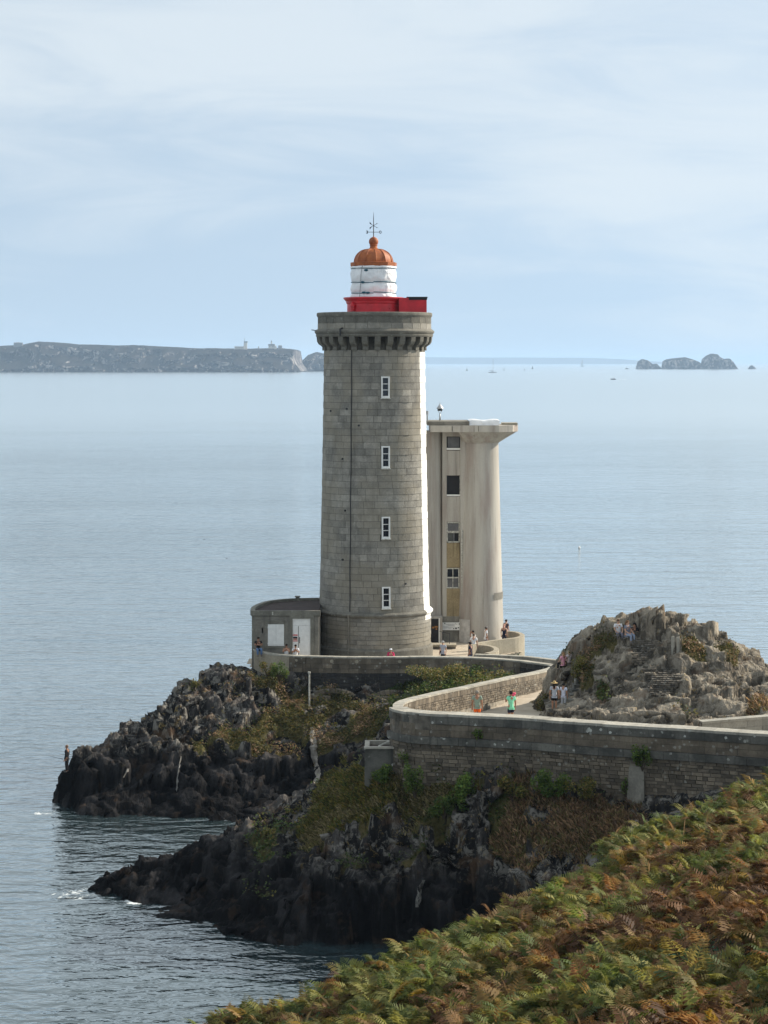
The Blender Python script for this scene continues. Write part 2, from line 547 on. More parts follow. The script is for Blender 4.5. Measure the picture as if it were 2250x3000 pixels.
def dome_mat():
    t = NT('orange_dome_paint', 0.6, 0.3)
    a = t.noise(2.2, 5, 0.65, t.map((1, 1, 0.5)))
    b = t.ramp(a, [(0.3, (0.20, 0.052, 0.02)), (0.55, (0.36, 0.105, 0.03)), (0.75, (0.44, 0.16, 0.05))])
    t.color(b)
    t.bump(t.noise(12, 4), 0.2, 0.02)
    return t.m
M['dome'] = dome_mat()
def tarp_mat():
    t = NT('white_tarp', 0.38, 0.4)
    t.color(t.ramp(t.noise(1.4, 3), [(0.3, (0.70, 0.72, 0.74)), (0.7, (0.82, 0.83, 0.84))]))
    t.bump(t.noise(3.5, 4, 0.5, t.map((1, 1, 0.7)), 1.0), 0.55, 0.12)
    return t.m
M['tarp'] = tarp_mat()
def concrete_mat():
    t = NT('weathered_concrete', 0.9, 0.2)
    v = t.map((1.3, 1.3, 0.10))
    base = t.ramp(t.noise(0.7, 5, 0.6, v), [(0.30, (0.25, 0.215, 0.19)), (0.5, (0.40, 0.375, 0.33)), (0.72, (0.50, 0.475, 0.42))])
    pink = t.rng(t.noise(0.8, 4, 0.6, t.map((1.1, 1.1, 0.16), loc=(5, 2, 1))), 0.52, 0.70, 0, 0.42)
    base = t.mix(pink, base, (0.27, 0.185, 0.155))
    dark = t.rng(t.noise(2.6, 5, 0.65, t.map((1.6, 1.6, 0.07), loc=(1, 7, 3))), 0.55, 0.75, 0, 0.55)
    base = t.mix(dark, base, (0.11, 0.095, 0.085))
    base = t.mix(0.35, base, t.ramp(t.noise(14, 4, 0.7), [(0.3, 0.4), (0.7, 0.6)]), 'OVERLAY')
    t.color(base)
    t.bump(t.noise(9, 4, 0.7), 0.25, 0.02)
    return t.m
M['concrete'] = concrete_mat()

def rock_mat(name, lo, mid, hi, lich, wet=True, wetz=1.7, scale=1.0, lam=0.5, pale=0.6):
    t = NT(name, 0.9, 0.06)
    strata = t.map((1.6 * scale, 0.5 * scale, 0.55 * scale), (0.25, 0.55, 0.35))
    n1 = t.noise(1.1, 6, 0.62, strata, 0.4)
    base = t.ramp(t.math('ADD', t.math('MULTIPLY', n1, 0.55), t.math('MULTIPLY', t.attr('tint'), 0.45)), [(0.28, lo), (0.5, mid), (0.72, hi)])
    n2 = t.noise(7.0 * scale, 5, 0.7)
    base = t.mix(0.6, base, t.ramp(n2, [(0.28, 0.22), (0.72, 0.72)]), 'OVERLAY')
    up = t.xyz(t.geo('Normal'))[2]
    pos = t.xyz(t.geo('Position'))
    lz = t.rng(t.math('ADD', pos[2], t.math('MULTIPLY', t.noise(0.6, 3), 3.0)), 3.6, 5.4)
    l1 = t.math('MULTIPLY', t.rng(t.noise(1.5, 7, 0.75, None, 0.6), 0.50, 0.58), lz)
    base = t.mix(t.math('MULTIPLY', l1, pale), base, lich)
    l2 = t.math('MULTIPLY', t.rng(t.noise(2.3, 6, 0.7, t.map(loc=(9, 4, 2)), 0.3), 0.58, 0.66), lz)
    base = t.mix(t.math('MULTIPLY', l2, 0.5), base, (0.28, 0.20, 0.075))
    # rust-brown patches
    l3 = t.rng(t.noise(0.8, 4, 0.6, t.map(loc=(3, 14, 2))), 0.56, 0.68)
    base = t.mix(t.math('MULTIPLY', l3, lam), base, (0.12, 0.075, 0.045))
    if wet:
        # the black lichen belt that rings every rock above the tide
        b = t.rng(t.math('ADD', pos[2], t.math('MULTIPLY', t.math('SUBTRACT', t.noise(0.5, 4), 0.5), 2.4)), wetz - 0.5, wetz + 0.9)
        base = t.mix(t.math('SUBTRACT', 1.0, b), base, t.mix(1.0, base, (0.34, 0.36, 0.40), 'MULTIPLY'))
    # turf and soil where plants grow
    veg = t.attr('veg')
    soil = t.ramp(t.noise(1.7, 6, 0.7), [(0.3, (0.035, 0.032, 0.014)), (0.52, (0.075, 0.068, 0.026)), (0.72, (0.13, 0.10, 0.05))])
    base = t.mix(t.rng(t.math('ADD', veg, t.math('MULTIPLY', t.math('SUBTRACT', t.noise(2.2, 5, 0.7), 0.5), 0.9)), 0.35, 0.6), base, soil)
    t.color(base)
    crk = t.vor(2.2 * scale, t.map((2.2, 0.7, 0.8), (0.25, 0.75, 0.35)))
    crk2 = t.vor(6.0 * scale, t.map((2.2, 0.7, 0.8), (0.1, 0.6, 0.2)))
    t.bump(t.math('ADD', t.math('ADD', crk, t.math('MULTIPLY', crk2, 0.5)), t.math('MULTIPLY', n2, 0.3)), 0.55, 0.12)
    return t.m
M['rock'] = rock_mat('sea_cliff_rock', (0.005, 0.005, 0.006), (0.019, 0.0182, 0.0182), (0.082, 0.075, 0.07), (0.30, 0.285, 0.25), pale=0.5, wetz=2.7)
M['outcrop'] = rock_mat('outcrop_rock', (0.034, 0.030, 0.024), (0.115, 0.10, 0.079), (0.27, 0.236, 0.185), (0.42, 0.38, 0.31), wet=False, scale=1.3, lam=0.55, pale=0.35)

def path_mat():
    t = NT('worn_path', 0.95, 0.15)
    a = t.ramp(t.noise(1.0, 6, 0.65), [(0.3, (0.36, 0.305, 0.235)), (0.6, (0.50, 0.435, 0.345)), (0.8, (0.40, 0.355, 0.30))])
    t.color(a)
    t.bump(t.noise(5, 6, 0.7), 0.6, 0.08)
    return t.m
M['path'] = path_mat()

def sea_mat():
    t = NT('sea_water', 0.07, 0.5)
    pos = t.n('ShaderNodeNewGeometry').outputs['Position']
    cd = t.n('ShaderNodeCameraData').outputs['View Distance']
    def mp(sc, rot=0.0):
        m = t.n('ShaderNodeMapping')
        m.inputs['Scale'].default_value = sc; m.inputs['Rotation'].default_value = (0, 0, rot)
        t.t.links.new(pos, m.inputs['Vector'])
        return m.outputs[0]
    t.b.inputs['IOR'].default_value = 2.6
    body = t.ramp(t.noise(0.02, 3, 0.5, mp((1, 1, 1))), [(0.3, (0.022, 0.040, 0.046)), (0.7, (0.032, 0.052, 0.058))])
    # white water where swell meets the rocks
    x, y, z = t.xyz(pos)
    foam = None
    for fx, fy, fr in FOAM:
        d = t.math('SQRT', t.math('ADD', t.math('POWER', t.math('SUBTRACT', x, fx), 2.0), t.math('POWER', t.math('SUBTRACT', y, fy), 2.0)))
        m_ = t.rng(d, fr, fr * 0.25)
        foam = m_ if foam is None else t.math('MAXIMUM', foam, m_)
    fn = t.noise(1.1, 7, 0.75, mp((1, 0.6, 1)), 1.2)
    fm = t.rng(t.math('ADD', t.math('MULTIPLY', foam, 0.2), fn), 0.67, 0.78)
    t.color(t.mix(fm, body, (0.72, 0.76, 0.76)))
    swell = t.noise(0.085, 3, 0.5, mp((0.35, 1.0, 1), 0.12))
    w1 = t.noise(0.85, 3, 0.5, mp((0.55, 1.0, 1), 0.12), 0.6)
    w2 = t.noise(2.2, 2, 0.5, mp((0.6, 1.0, 1), -0.15), 0.4)
    patch = t.rng(t.noise(0.011, 4, 0.6, mp((0.35, 1.0, 1))), 0.35, 0.68, 0.7, 1.15)
    w0 = t.noise(0.22, 2, 0.5, mp((0.28, 1.0, 1), 0.08), 0.6)
    h = t.math('ADD', t.math('ADD', t.math('MULTIPLY', swell, 0.45), t.math('MULTIPLY', w0, t.rng(cd, 130.0, 320.0, 0.45, 1.0))), t.math('MULTIPLY', t.math('ADD', t.math('MULTIPLY', w1, 0.48), t.math('ADD', t.math('MULTIPLY', w2, 0.16), t.math('MULTIPLY', t.noise(5.0, 3, 0.6, mp((0.8, 1.0, 1), 0.1)), 0.02))), patch))
    b = t.n('ShaderNodeBump')
    t.put(b.inputs['Strength'], t.rng(cd, 110.0, 1500.0, 0.8, 0.06))
    b.inputs['Distance'].default_value = 0.62
    t.t.links.new(h, b.inputs['Height'])
    # body of the water under a sky reflection that grows towards grazing angles
    t.b.inputs['Specular IOR Level'].default_value = 0.0
    t.b.inputs['Roughness'].default_value = 0.9
    t.t.links.new(b.outputs[0], t.b.inputs['Normal'])
    lw = t.n('ShaderNodeLayerWeight')
    t.t.links.new(b.outputs[0], lw.inputs['Normal'])
    fr = t.math('ADD', t.math('MULTIPLY', t.math('POWER', lw.outputs['Facing'], 3.2), 1.05), 0.04)
    fr = t.math('MINIMUM', t.math('MULTIPLY', fr, t.math('SUBTRACT', 1.0, t.math('MULTIPLY', fm, 0.9))), 0.95)
    gl = t.n('ShaderNodeBsdfGlossy')
    gl.inputs['Color'].default_value = (0.97, 0.985, 0.965, 1)
    t.put(gl.inputs['Roughness'], t.rng(cd, 120.0, 1200.0, 0.06, 0.16))
    t.t.links.new(b.outputs[0], gl.inputs['Normal'])
    mx = t.n('ShaderNodeMixShader')
    t.t.links.new(fr, mx.inputs[0]); t.t.links.new(t.b.outputs[0], mx.inputs[1]); t.t.links.new(gl.outputs[0], mx.inputs[2])
    t.t.links.new(mx.outputs[0], t.t.nodes['Material Output'].inputs['Surface'])
    return t.m
_w = lambda x, y, r: (*onz(x, y, 0.0)[:2], r)
FOAM = [_w(120, 2378, 1.8), _w(225, 2622, 2.0), _w(290, 2600, 1.6), _w(570, 2400, 1.0), _w(400, 2640, 1.2)]
M['sea'] = sea_mat()

def leaf_mat(name, rough=0.6, trans=0.35):
    t = NT(name, rough, 0.25)
    c = t.attr('col', 'Color')
    t.color(c)
    tr = t.n('ShaderNodeBsdfTranslucent')
    t.t.links.new(t.mix(0.5, c, t.mix(1.0, c, (1.3, 1.25, 0.7), 'MULTIPLY')), tr.inputs[0])
    mx = t.n('ShaderNodeMixShader')
    mx.inputs[0].default_value = trans
    t.t.links.new(t.b.outputs[0], mx.inputs[1]); t.t.links.new(tr.outputs[0], mx.inputs[2])
    t.t.links.new(mx.outputs[0], t.t.nodes['Material Output'].inputs['Surface'])
    return t.m
M['leaf'] = leaf_mat('leaf')
M['fern'] = leaf_mat('bracken_frond', 0.65, 0.48)

# ------------------------------------------------------------------ sea
mb = MB((0, 0, 0))
mb.add([(-70000, -3000, 0), (70000, -3000, 0), (70000, 70000, 0), (-70000, 70000, 0)], [(0, 1, 2, 3)])
tagprops(mb.build('sea', M['sea']), kind='structure')

# ------------------------------------------------------------------ plan of the walls (X, Y, top height)
near_pts = [onz(x, y, 10.2) for x, y in ((2420, 2160), (2250, 2149), (2000, 2133), (1750, 2118), (1532, 2102), (1365, 2094), (1250, 2088), (1208, 2083), (1180, 2078))]
far_pts = [onz(1166, 2071, 10.19), onz(1167, 2062, 10.15), onz(1182, 2053, 10.08), onz(1209, 2045, 10.0), onz(1280, 2028, 9.65), onz(1359, 2012, 9.3), onz(1430, 1997, 8.95),
           onz(1498, 1982, 8.6), onz(1560, 1970, 8.3), onz(1602, 1961, 8.12), onz(1625, 1953, 8.0), onz(1616, 1947, 7.93), onz(1590, 1943, 7.86), onz(1531, 1935, 7.75)]
terr_pts = [onz(1531, 1935, 7.75), onz(1470, 1930, 7.70), onz(1400, 1926, 7.66), onz(1300, 1923, 7.64), onz(1200, 1923, 7.63), onz(1100, 1924, 7.63), onz(1000, 1923, 7.63), onz(900, 1921, 7.63), onz(840, 1918, 7.63), onz(800, 1915, 7.66), onz(765, 1908, 7.78), onz(742, 1903, 7.9)]
near_path = catmull(near_pts + far_pts[:1])
near_path[:, 1] += np.interp(near_path[:, 0], [0.9, 3.0], [0.0, 0.3])
far_path = catmull(near_pts[-1:] + far_pts)[4:]
far_path = catmull(far_pts)
terr_path = catmull(terr_pts)

def zpath(Y):
    return np.interp(Y, [95, 101, 105, 112, 118, 125, 139, 147], [9.5, 9.35, 9.2, 8.72, 8.15, 7.48, 6.95, 6.6])
path_poly = [tuple(p[:2]) for p in np.vstack([near_path, far_path])[::3]] + [(9.15, 150), (12.5, 146.0), (13.5, 138), (15, 128), (30, 128), (30, 100)]
terr_poly = [tuple(p[:2]) for p in terr_path[::3]] + [(-9.5, 152), (-9.2, 156), (-7.5, 161), (-3, 166), (2, 170), (8, 170), (10.2, 164), (10.0, 157.5), (7.5, 154.5), (8.5, 150.5), (9.15, 148)]

# ------------------------------------------------------------------ terrain: the rocky point
def wp(x, y):
    return tuple(onz(x, y, 0.0))
cp = []
cp += [wp(*q) for q in ((158, 2378), (190, 2384), (250, 2388), (330, 2390), (400, 2393), (550, 2401), (700, 2412), (770, 2428))]
cp += [tuple(P(*q)) for q in ((172, 2330, 135.0), (186, 2262, 136.2), (200, 2240, 136.8), (238, 2190, 137.2), (275, 2186, 137.4), (310, 2210, 137.8), (366, 2157, 138.4), (425, 2144, 139.2), (474, 2062, 141), (518, 2040, 142),
        (545, 2016, 143), (572, 2004, 143.6), (599, 1984, 144.4), (643, 1964, 146), (702, 1955, 147.6), (730, 1962, 148.2),
        (300, 2290, 135.4), (420, 2270, 135.8), (500, 2250, 136.2), (560, 2150, 138.8), (650, 2210, 137.2), (600, 2090, 141.2), (740, 2022, 144.6), (850, 2085, 143.2), (800, 2150, 140.9), (740, 2190, 138.6), (900, 2200, 139.2),
        (880, 2300, 136), (700, 2330, 134.6), (560, 2330, 134), (420, 2345, 134), (250, 2335, 134.6), (820, 2350, 133.5),
        (735, 1972, 146.6), (840, 2052, 145.6), (1000, 2058, 145.4), (1130, 2062, 145.2), (1000, 2105, 142), (1050, 2215, 137), (1060, 2300, 132), (950, 2335, 131), (1120, 2310, 128), (900, 2385, 128.5),
        (1300, 2010, 141.5), (1250, 2040, 139), (1450, 1985, 142.5), (1200, 2090, 132))]
cp += [(-23.5, 141.5, -2.5), (-20, 146, -2.5), (-16.5, 151, -3), (-13, 157, -3), (-12.5, 166, -3), (-4, 174, -3), (6, 176, -3), (13.5, 166, -3), (16, 156, -3), (20, 150, -3), (27, 146, -3), (30, 136, -2),
       (-9.6, 150, 6.2), (-8.2, 158, 6.0), (-3, 163, 6.1), (4, 167, 6.0), (9.3, 163, 5.8), (10.6, 158, 4.8), (10.6, 150, 4.8), (12.4, 147, 4.6), (14.5, 142, 4.0), (16.5, 137, 3.8),
       (3, 110.5, 8.4), (8, 112, 8.3), (14, 107, 8.8), (8, 122, 7.1), (10.5, 132, 6.5), (16, 118, 8.2), (20, 124, 7.8), (22, 112, 8.8), (26, 120, 8), (26, 104, 9),
       (-27, 136, -3), (-27, 126, -4), (-21, 121, -4), (-17.5, 127, -3.2), (-13, 128.8, -2), (-10.5, 127.8, -1.4), (-8, 125.5, -0.9), (-14, 121.5, -2.2), (-10.5, 121, -1.4)]
# the nearer ridge below the path wall
cp += [wp(*q) for q in ((236, 2624), (330, 2632), (420, 2650), (462, 2692), (560, 2702), (622, 2708), (480, 2648), (570, 2655), (660, 2741), (740, 2756), (870, 2767), (1000, 2772), (1110, 2777), (1250, 2790))]
cp += [tuple(P(*q)) for q in ((288, 2600, 113.2), (359, 2545, 114), (407, 2522, 114.6), (451, 2516, 115), (533, 2478, 115.6), (576, 2458, 116), (658, 2443, 116.6), (745, 2392, 117.2), (841, 2350, 116.6), (930, 2312, 114.9), (1000, 2272, 112.8), (1080, 2236, 111),
        (480, 2600, 112), (600, 2600, 111), (600, 2660, 109), (700, 2562, 109.6), (760, 2480, 111.2), (850, 2480, 109.4), (870, 2400, 111.2), (950, 2440, 108.6), (950, 2360, 110.5), (1050, 2330, 108.8), (1080, 2450, 106.4), (1150, 2320, 107.4),
        (700, 2680, 106.6), (850, 2620, 106.2), (950, 2600, 105.2), (1000, 2690, 104), (1150, 2560, 104.6), (1250, 2470, 105.8), (1250, 2640, 104.2), (1350, 2540, 104.6), (1280, 2370, 106.2), (1400, 2345, 105.4), (1500, 2420, 103.6), (1500, 2500, 103), (1430, 2600, 102.6),
        (1700, 2365, 102.9), (1870, 2396, 102.7), (1800, 2388, 103.0), (1950, 2386, 102.2), (1850, 2412, 101.4), (1650, 2500, 100.8), (1500, 2620, 101.2), (1960, 2400, 100.6), (2200, 2380, 98.5))]
cp += [(-7.5, 121, -0.6), (-11, 119.2, -0.7), (-5, 121.6, 1.0), (-2.5, 121, 2.5), (0.5, 118, 4.6), (-20, 110, -4), (-14, 105, -4), (-9, 100.5, -4.5), (-3, 98.5, -5), (2, 98, -5), (6, 98.5, -2), (10, 97, 1.5), (14, 95, 3), (22, 94, 5), (30, 98, 8), (-25, 115, -5)]
GS = 0.115
gx = np.arange(-27, 27, GS); gy = np.arange(95, 173, GS)
NXg, NYg = len(gx), len(gy)
GX, GY = np.meshgrid(gx, gy)
GX = GX.ravel(); GY = GY.ravel()
H0 = rbf(cp, GX, GY)
H = H0.reshape(NYg, NXg)
dzy, dzx = np.gradient(H, GS)
def blur(a, k):
    for _ in range(k):
        b = np.pad(a, 1, mode='edge')
        a = (b[:-2, 1:-1] + b[2:, 1:-1] + b[1:-1, :-2] + b[1:-1, 2:] + 2 * b[1:-1, 1:-1]) / 6
    return a
nxs, nys = -blur(dzx, 12).ravel(), -blur(dzy, 12).ravel()
nl = np.sqrt(nxs ** 2 + nys ** 2 + 1)
NRM = np.stack([nxs / nl, nys / nl, 1 / nl], 1)
slope = 1 - NRM[:, 2]
pxs = CX + GX / GY * F
pys = EY + (HC - H0) / GY * F
VEG = [  # plant cover: outline as seen, kind, strength
    ([(735, 1990), (800, 1962), (900, 2040), (1150, 2050), (1150, 2120), (1010, 2165), (940, 2225), (890, 2250), (800, 2235), (700, 2205), (610, 2195), (640, 2150), (760, 2120), (790, 2070)], 1, 1.0),
    ([(1130, 1960), (1560, 1950), (1560, 2010), (1380, 2060), (1130, 2120)], 0, 1.0),
    ([(555, 2010), (590, 2000), (600, 2030), (570, 2045)], 0, 0.8),
    ([(640, 2020), (720, 2000), (740, 2050), (660, 2070)], 1, 0.35),
    ([(560, 2180), (640, 2150), (660, 2210), (590, 2225)], 1, 0.7),
    ([(1075, 2225), (1150, 2260), (1330, 2320), (1320, 2390), (1180, 2420), (1090, 2400), (960, 2470), (870, 2470), (850, 2420), (900, 2360), (960, 2290)], 2, 1.0),
    ([(1160, 2290), (1420, 2300), (1420, 2400), (1300, 2440), (1180, 2420)], 0, 0.9),
    ([(1360, 2330), (1500, 2300), (1860, 2340), (1900, 2420), (1760, 2480), (1640, 2540), (1560, 2590), (1450, 2520), (1400, 2430)], 3, 1.0),
    ([(1350, 2360), (1480, 2310), (1500, 2400), (1440, 2470), (1380, 2440)], 0, 1.0),
    ([(760, 2440), (860, 2380), (900, 2440), (800, 2530), (740, 2520)], 0, 0.55),
    ([(700, 2590), (790, 2560), (820, 2610), (740, 2640)], 0, 0.5),
    ([(980, 2490), (1060, 2470), (1120, 2520), (1030, 2560)], 0, 0.5),
    ([(1100, 2540), (1250, 2480), (1280, 2520), (1150, 2570)], 0, 0.6),
]
veg = np.zeros(len(GX)); vkind = np.zeros(len(GX), int)
wob = np.stack([pxs / 60, pys / 60, np.zeros_like(pxs)], 1)
wx = fbm(wob, 3, 5) * 28; wy = fbm(wob + 40, 3, 9) * 28
for poly, kd, st in VEG:
    m = in_poly(pxs + wx, pys + wy, poly) & (veg <= st)
    veg[m] = st; vkind[m] = kd
base3 = np.stack([GX, GY, H0], 1)
veg *= np.clip(0.85 + fbm(base3 / 1.5, 3, 31) * 1.5, 0, 1)
veg[H0 < 1.2] = 0
vegs = blur(veg.reshape(NYg, NXg), 3).ravel()
rk = np.clip(1 - vegs * 0.9, 0.12, 1)
# beds that dip towards the sea, split by joints, then chips and cracks
warp = np.stack([fbm(base3 / 5.0, 2, 77), fbm(base3 / 5.0, 2, 78), fbm(base3 / 5.0, 2, 79)], 1) * 0.7
S = (base3 + warp) @ frame((0.62, -0.30, 0.72), 0.4).T
c1, e1, r1 = cells(S / np.array([1.5, 2.8, 3.6]), 11, 1.6)
S2 = (base3 + warp) @ frame((0.55, -0.45, 0.70), 0.9).T
c2, e2, r2 = cells(S2 / np.array([0.5, 1.4, 2.0]), 23, 1.7)
c3, e3, r3 = cells(S2 / np.array([0.2, 0.55, 0.7]), 35, 1.7)
rid = ridged(S / 4.2, 4, 3)
disp = (r1 - 0.5) * 0.95 + (c1 - r1) * 0.75 + (c2 - 0.5) * 0.42 + (c3 - 0.5) * 0.2
disp -= np.clip(0.05 - e1, 0, 1) * 4.0 + np.clip(0.04 - e2, 0, 1) * 1.5
facet = np.clip(0.5 + (r2 - 0.5) * 0.8 + (r3 - 0.5) * 0.55 + (r1 - 0.5) * 0.35, 0, 1)
amp = np.clip(0.28 + slope * 1.5, 0.28, 0.92) * rk
# standing slabs between upright joints
wj = fbm(base3 / 2.5, 2, 811) * 0.35
m1x, m1y, q1, top1 = joints(GX + wj, GY - wj, 0.55, 1.35, 2.6, 821, (0.3, -0.1), 0.9)
m2x, m2y, q2, top2 = joints(GX + wj, GY - wj, 0.40, 0.42, 1.0, 831, (0.2, -0.1), 1.3)
m3x, m3y, q3, top3 = joints(GX, GY, 0.7, 0.22, 0.5, 841, (0.1, 0), 1.5)
hb1 = rbf(cp, m1x - wj, m1y + wj)
patch_ = np.clip(0.62 + fbm(base3 / 3.2, 2, 851) * 0.9, 0.12, 1.3)
kk = 0.62 * rk * np.clip(0.35 + slope * 2.0, 0.35, 1)
low = np.interp(H0, [-1, 0.3, 1.6, 3.0], [0.3, 0.6, 1.0, 1.15]) * (1 - 0.6 * ((GX > 7) & (GY < 107)))
stand = (np.clip(hb1 - H0, -1.2, 1.2) + top1 * 0.8 + (q1 - 0.5) * 1.25) * kk + ((q2 - 0.5) * 0.32 + top2 * 0.3) * rk * 0.8 * patch_ + ((q3 - 0.5) * 0.12 + top3 * 0.2) * rk * 0.7 * (1.3 - patch_)
pos = base3 + NRM * (disp * amp * 1.0 * low)[:, None]
pos[:, 2] += stand * low
facet = np.clip(0.5 + (q2 - 0.5) * 0.5 + (q3 - 0.5) * 0.3 + (q1 - 0.5) * 0.7 + (r2 - 0.5) * 0.3, 0, 1)
pos[:, 2] += fbm(base3 / 0.9, 4, 51) * 0.14 * (1 - rk * 0.6)
pxg = CX + GX / GY * F
pos[:, 2] -= np.where(GY > 118, np.interp(pxg, [60, 120, 205, 232], [5, 2.6, 0.9, 0]), np.interp(pxg, [140, 180, 245], [4, 2.2, 0]))
lim = in_poly(GX, GY, path_poly)
pos[lim, 2] = np.minimum(pos[lim, 2], zpath(GY[lim]) - 0.35)
lim = in_poly(GX, GY, terr_poly)
pos[lim, 2] = np.minimum(pos[lim, 2], TERR - 0.35)
def grid_faces(nx, ny):
    i = np.arange(nx - 1)[None, :] + np.arange(ny - 1)[:, None] * nx
    i = i.ravel()
    return np.stack([i, i + 1, i + 1 + nx, i + nx], 1)
gf = grid_faces(NXg, NYg)
keep = (pos[gf, 2].max(1) > -1.2)
terrain = fast_mesh('rocky_point', pos, gf[keep], M['rock'])
a = terrain.data.attributes.new('veg', 'FLOAT', 'POINT')
a.data.foreach_set('value', vegs.astype(np.float32))
set_tint(terrain.data, facet)
tagprops(terrain, kind='structure')
TPOS = pos

def ribbon_ground(name, poly, zfun, mat, step=0.3, rough=0.03):
    xs = [p[0] for p in poly]; ys = [p[1] for p in poly]
    ax = np.arange(min(xs), max(xs), step); ay = np.arange(min(ys), max(ys), step)
    XA, YA = np.meshgrid(ax, ay); XA = XA.ravel(); YA = YA.ravel()
    Z = zfun(XA, YA) + fbm(np.stack([XA, YA, XA * 0], 1) * 1.2, 3, 4) * rough
    f = grid_faces(len(ax), len(ay))
    k = in_poly(XA[f].mean(1), YA[f].mean(1), poly)
    o = fast_mesh(name, np.stack([XA, YA, Z], 1), f[k], mat, smooth=True)
    return tagprops(o, kind='structure')
path_obj = ribbon_ground('path', path_poly, lambda x, y: zpath(y), M['path'])
terrace_obj = ribbon_ground('terrace_pavement', terr_poly, lambda x, y: TERR + x * 0, M['path'], rough=0.015)

# ------------------------------------------------------------------ the outcrop beside the path
oc = [tuple(P(*q)) for q in ((1608, 2005, 126.5), (1640, 1922, 128), (1665, 1872, 128), (1700, 1836, 127), (1740, 1821, 126), (1790, 1818, 125), (1850, 1808, 123.2), (1880, 1794, 122.6), (1905, 1798, 122.4), (1932, 1812, 122), (1980, 1797, 122), (2020, 1806, 122), (2078, 1842, 122), (2160, 1876, 122), (2200, 1918, 122), (2250, 1948, 122), (2330, 1990, 122),
      (1690, 1900, 125), (1760, 1880, 123.6), (1750, 1965, 119.8), (1800, 1930, 121), (1840, 1900, 121.2), (1900, 1965, 117.6), (1960, 1925, 119), (2050, 1950, 117.4), (2100, 1940, 119), (1900, 2003, 115.6), (1905, 2085, 113.6), (2050, 2040, 113.6), (2050, 2095, 112), (2150, 2040, 113.4), (2120, 2110, 111.2), (2240, 2060, 112.4), (2320, 2060, 112),
      (1700, 2000, 121.4), (1725, 2066, 118.2), (1800, 2000, 118), (1805, 2062, 116.4), (1650, 2070, 122.6), (1640, 2088, 118), (1800, 2088, 114.4), (1880, 2088, 113), (1625, 2120, 114.2), (1800, 2134, 110.4), (1950, 2138, 109.5), (2100, 2140, 108.6), (2300, 2145, 107.5), (1600, 2060, 127), (1585, 2095, 125))]
oc += [(8.6, 122, 7.2), (8.5, 128, 6.8), (9.6, 131.5, 6.4), (11.5, 134, 6.0), (14, 132, 6.2), (18, 131, 5.5), (22, 130, 5), (14, 138, 3.5), (20, 138, 2), (26, 130, 4), (26, 118, 8.5), (26, 110, 8.8), (9, 114, 8.0), (12, 108.5, 8.6), (20, 106, 8.8)]
GS2 = 0.09
hx = np.arange(8.2, 25.5, GS2); hy = np.arange(106.5, 138.5, GS2)
OX, OY = np.meshgrid(hx, hy); OX = OX.ravel(); OY = OY.ravel()
OH = rbf(oc, OX, OY)
# worn ledges: flat treads with steep risers, strongest on the lower front
q_ = np.stack([OX, OY, OX * 0], 1)
u_ = (OH - 0.10 * OX) / 1.0 + fbm(q_ / 3.5, 2, 611) * 0.45
fr_ = u_ - np.floor(u_)
tr_ = np.floor(u_) + np.clip((fr_ - 0.62) / 0.30, 0, 1)
OH = OH + (tr_ - u_ + 0.2) * 1.0 * np.interp(OH, [8.2, 9.0, 11.6, 12.8], [0.2, 0.5, 0.5, 0.2])
dzy, dzx = np.gradient(OH.reshape(len(hy), len(hx)), GS2)
nxs, nys = -blur(dzx, 4).ravel(), -blur(dzy, 4).ravel()
nl = np.sqrt(nxs ** 2 + nys ** 2 + 1)
ON = np.stack([nxs / nl, nys / nl, 1 / nl], 1)
b3 = np.stack([OX, OY, OH], 1)
opx = CX + OX / OY * F; opy = EY + (HC - OH) / OY * F
oveg = np.zeros(len(OX)); okind = np.zeros(len(OX), int)
wob = np.stack([opx / 40, opy / 40, np.zeros_like(opx)], 1)
wx = fbm(wob, 3, 5) * 14; wy = fbm(wob + 40, 3, 9) * 14
for poly, kd, st in [([(1700, 1915), (1740, 1880), (1800, 1862), (1815, 1885), (1760, 1910), (1720, 1935)], 1, 0.9), ([(1675, 1960), (1710, 1938), (1745, 1960), (1735, 1990), (1700, 2015), (1680, 2000)], 1, 1.0),
                     ([(2005, 1865), (2060, 1890), (2075, 1940), (2030, 1930), (2000, 1905)], 1, 0.9), ([(2085, 1905), (2150, 1900), (2170, 1950), (2110, 1940)], 1, 0.6), ([(1755, 2010), (1785, 2010), (1790, 2055), (1760, 2055)], 0, 0.9),
                     ([(1575, 2075), (1600, 2040), (1615, 2070), (1590, 2090)], 1, 1.0), ([(1960, 2085), (2040, 2085), (2040, 2105), (1960, 2105)], 0, 0.4), ([(1640, 1935), (1665, 1920), (1680, 1950), (1650, 1960)], 0, 0.5),
                     ([(2190, 2040), (2250, 2050), (2250, 2090), (2180, 2090)], 3, 0.5)]:
    m = in_poly(opx + wx, opy + wy, poly)
    oveg[m] = st; okind[m] = kd
orr = np.clip(1 - oveg * 0.8, 0.2, 1)
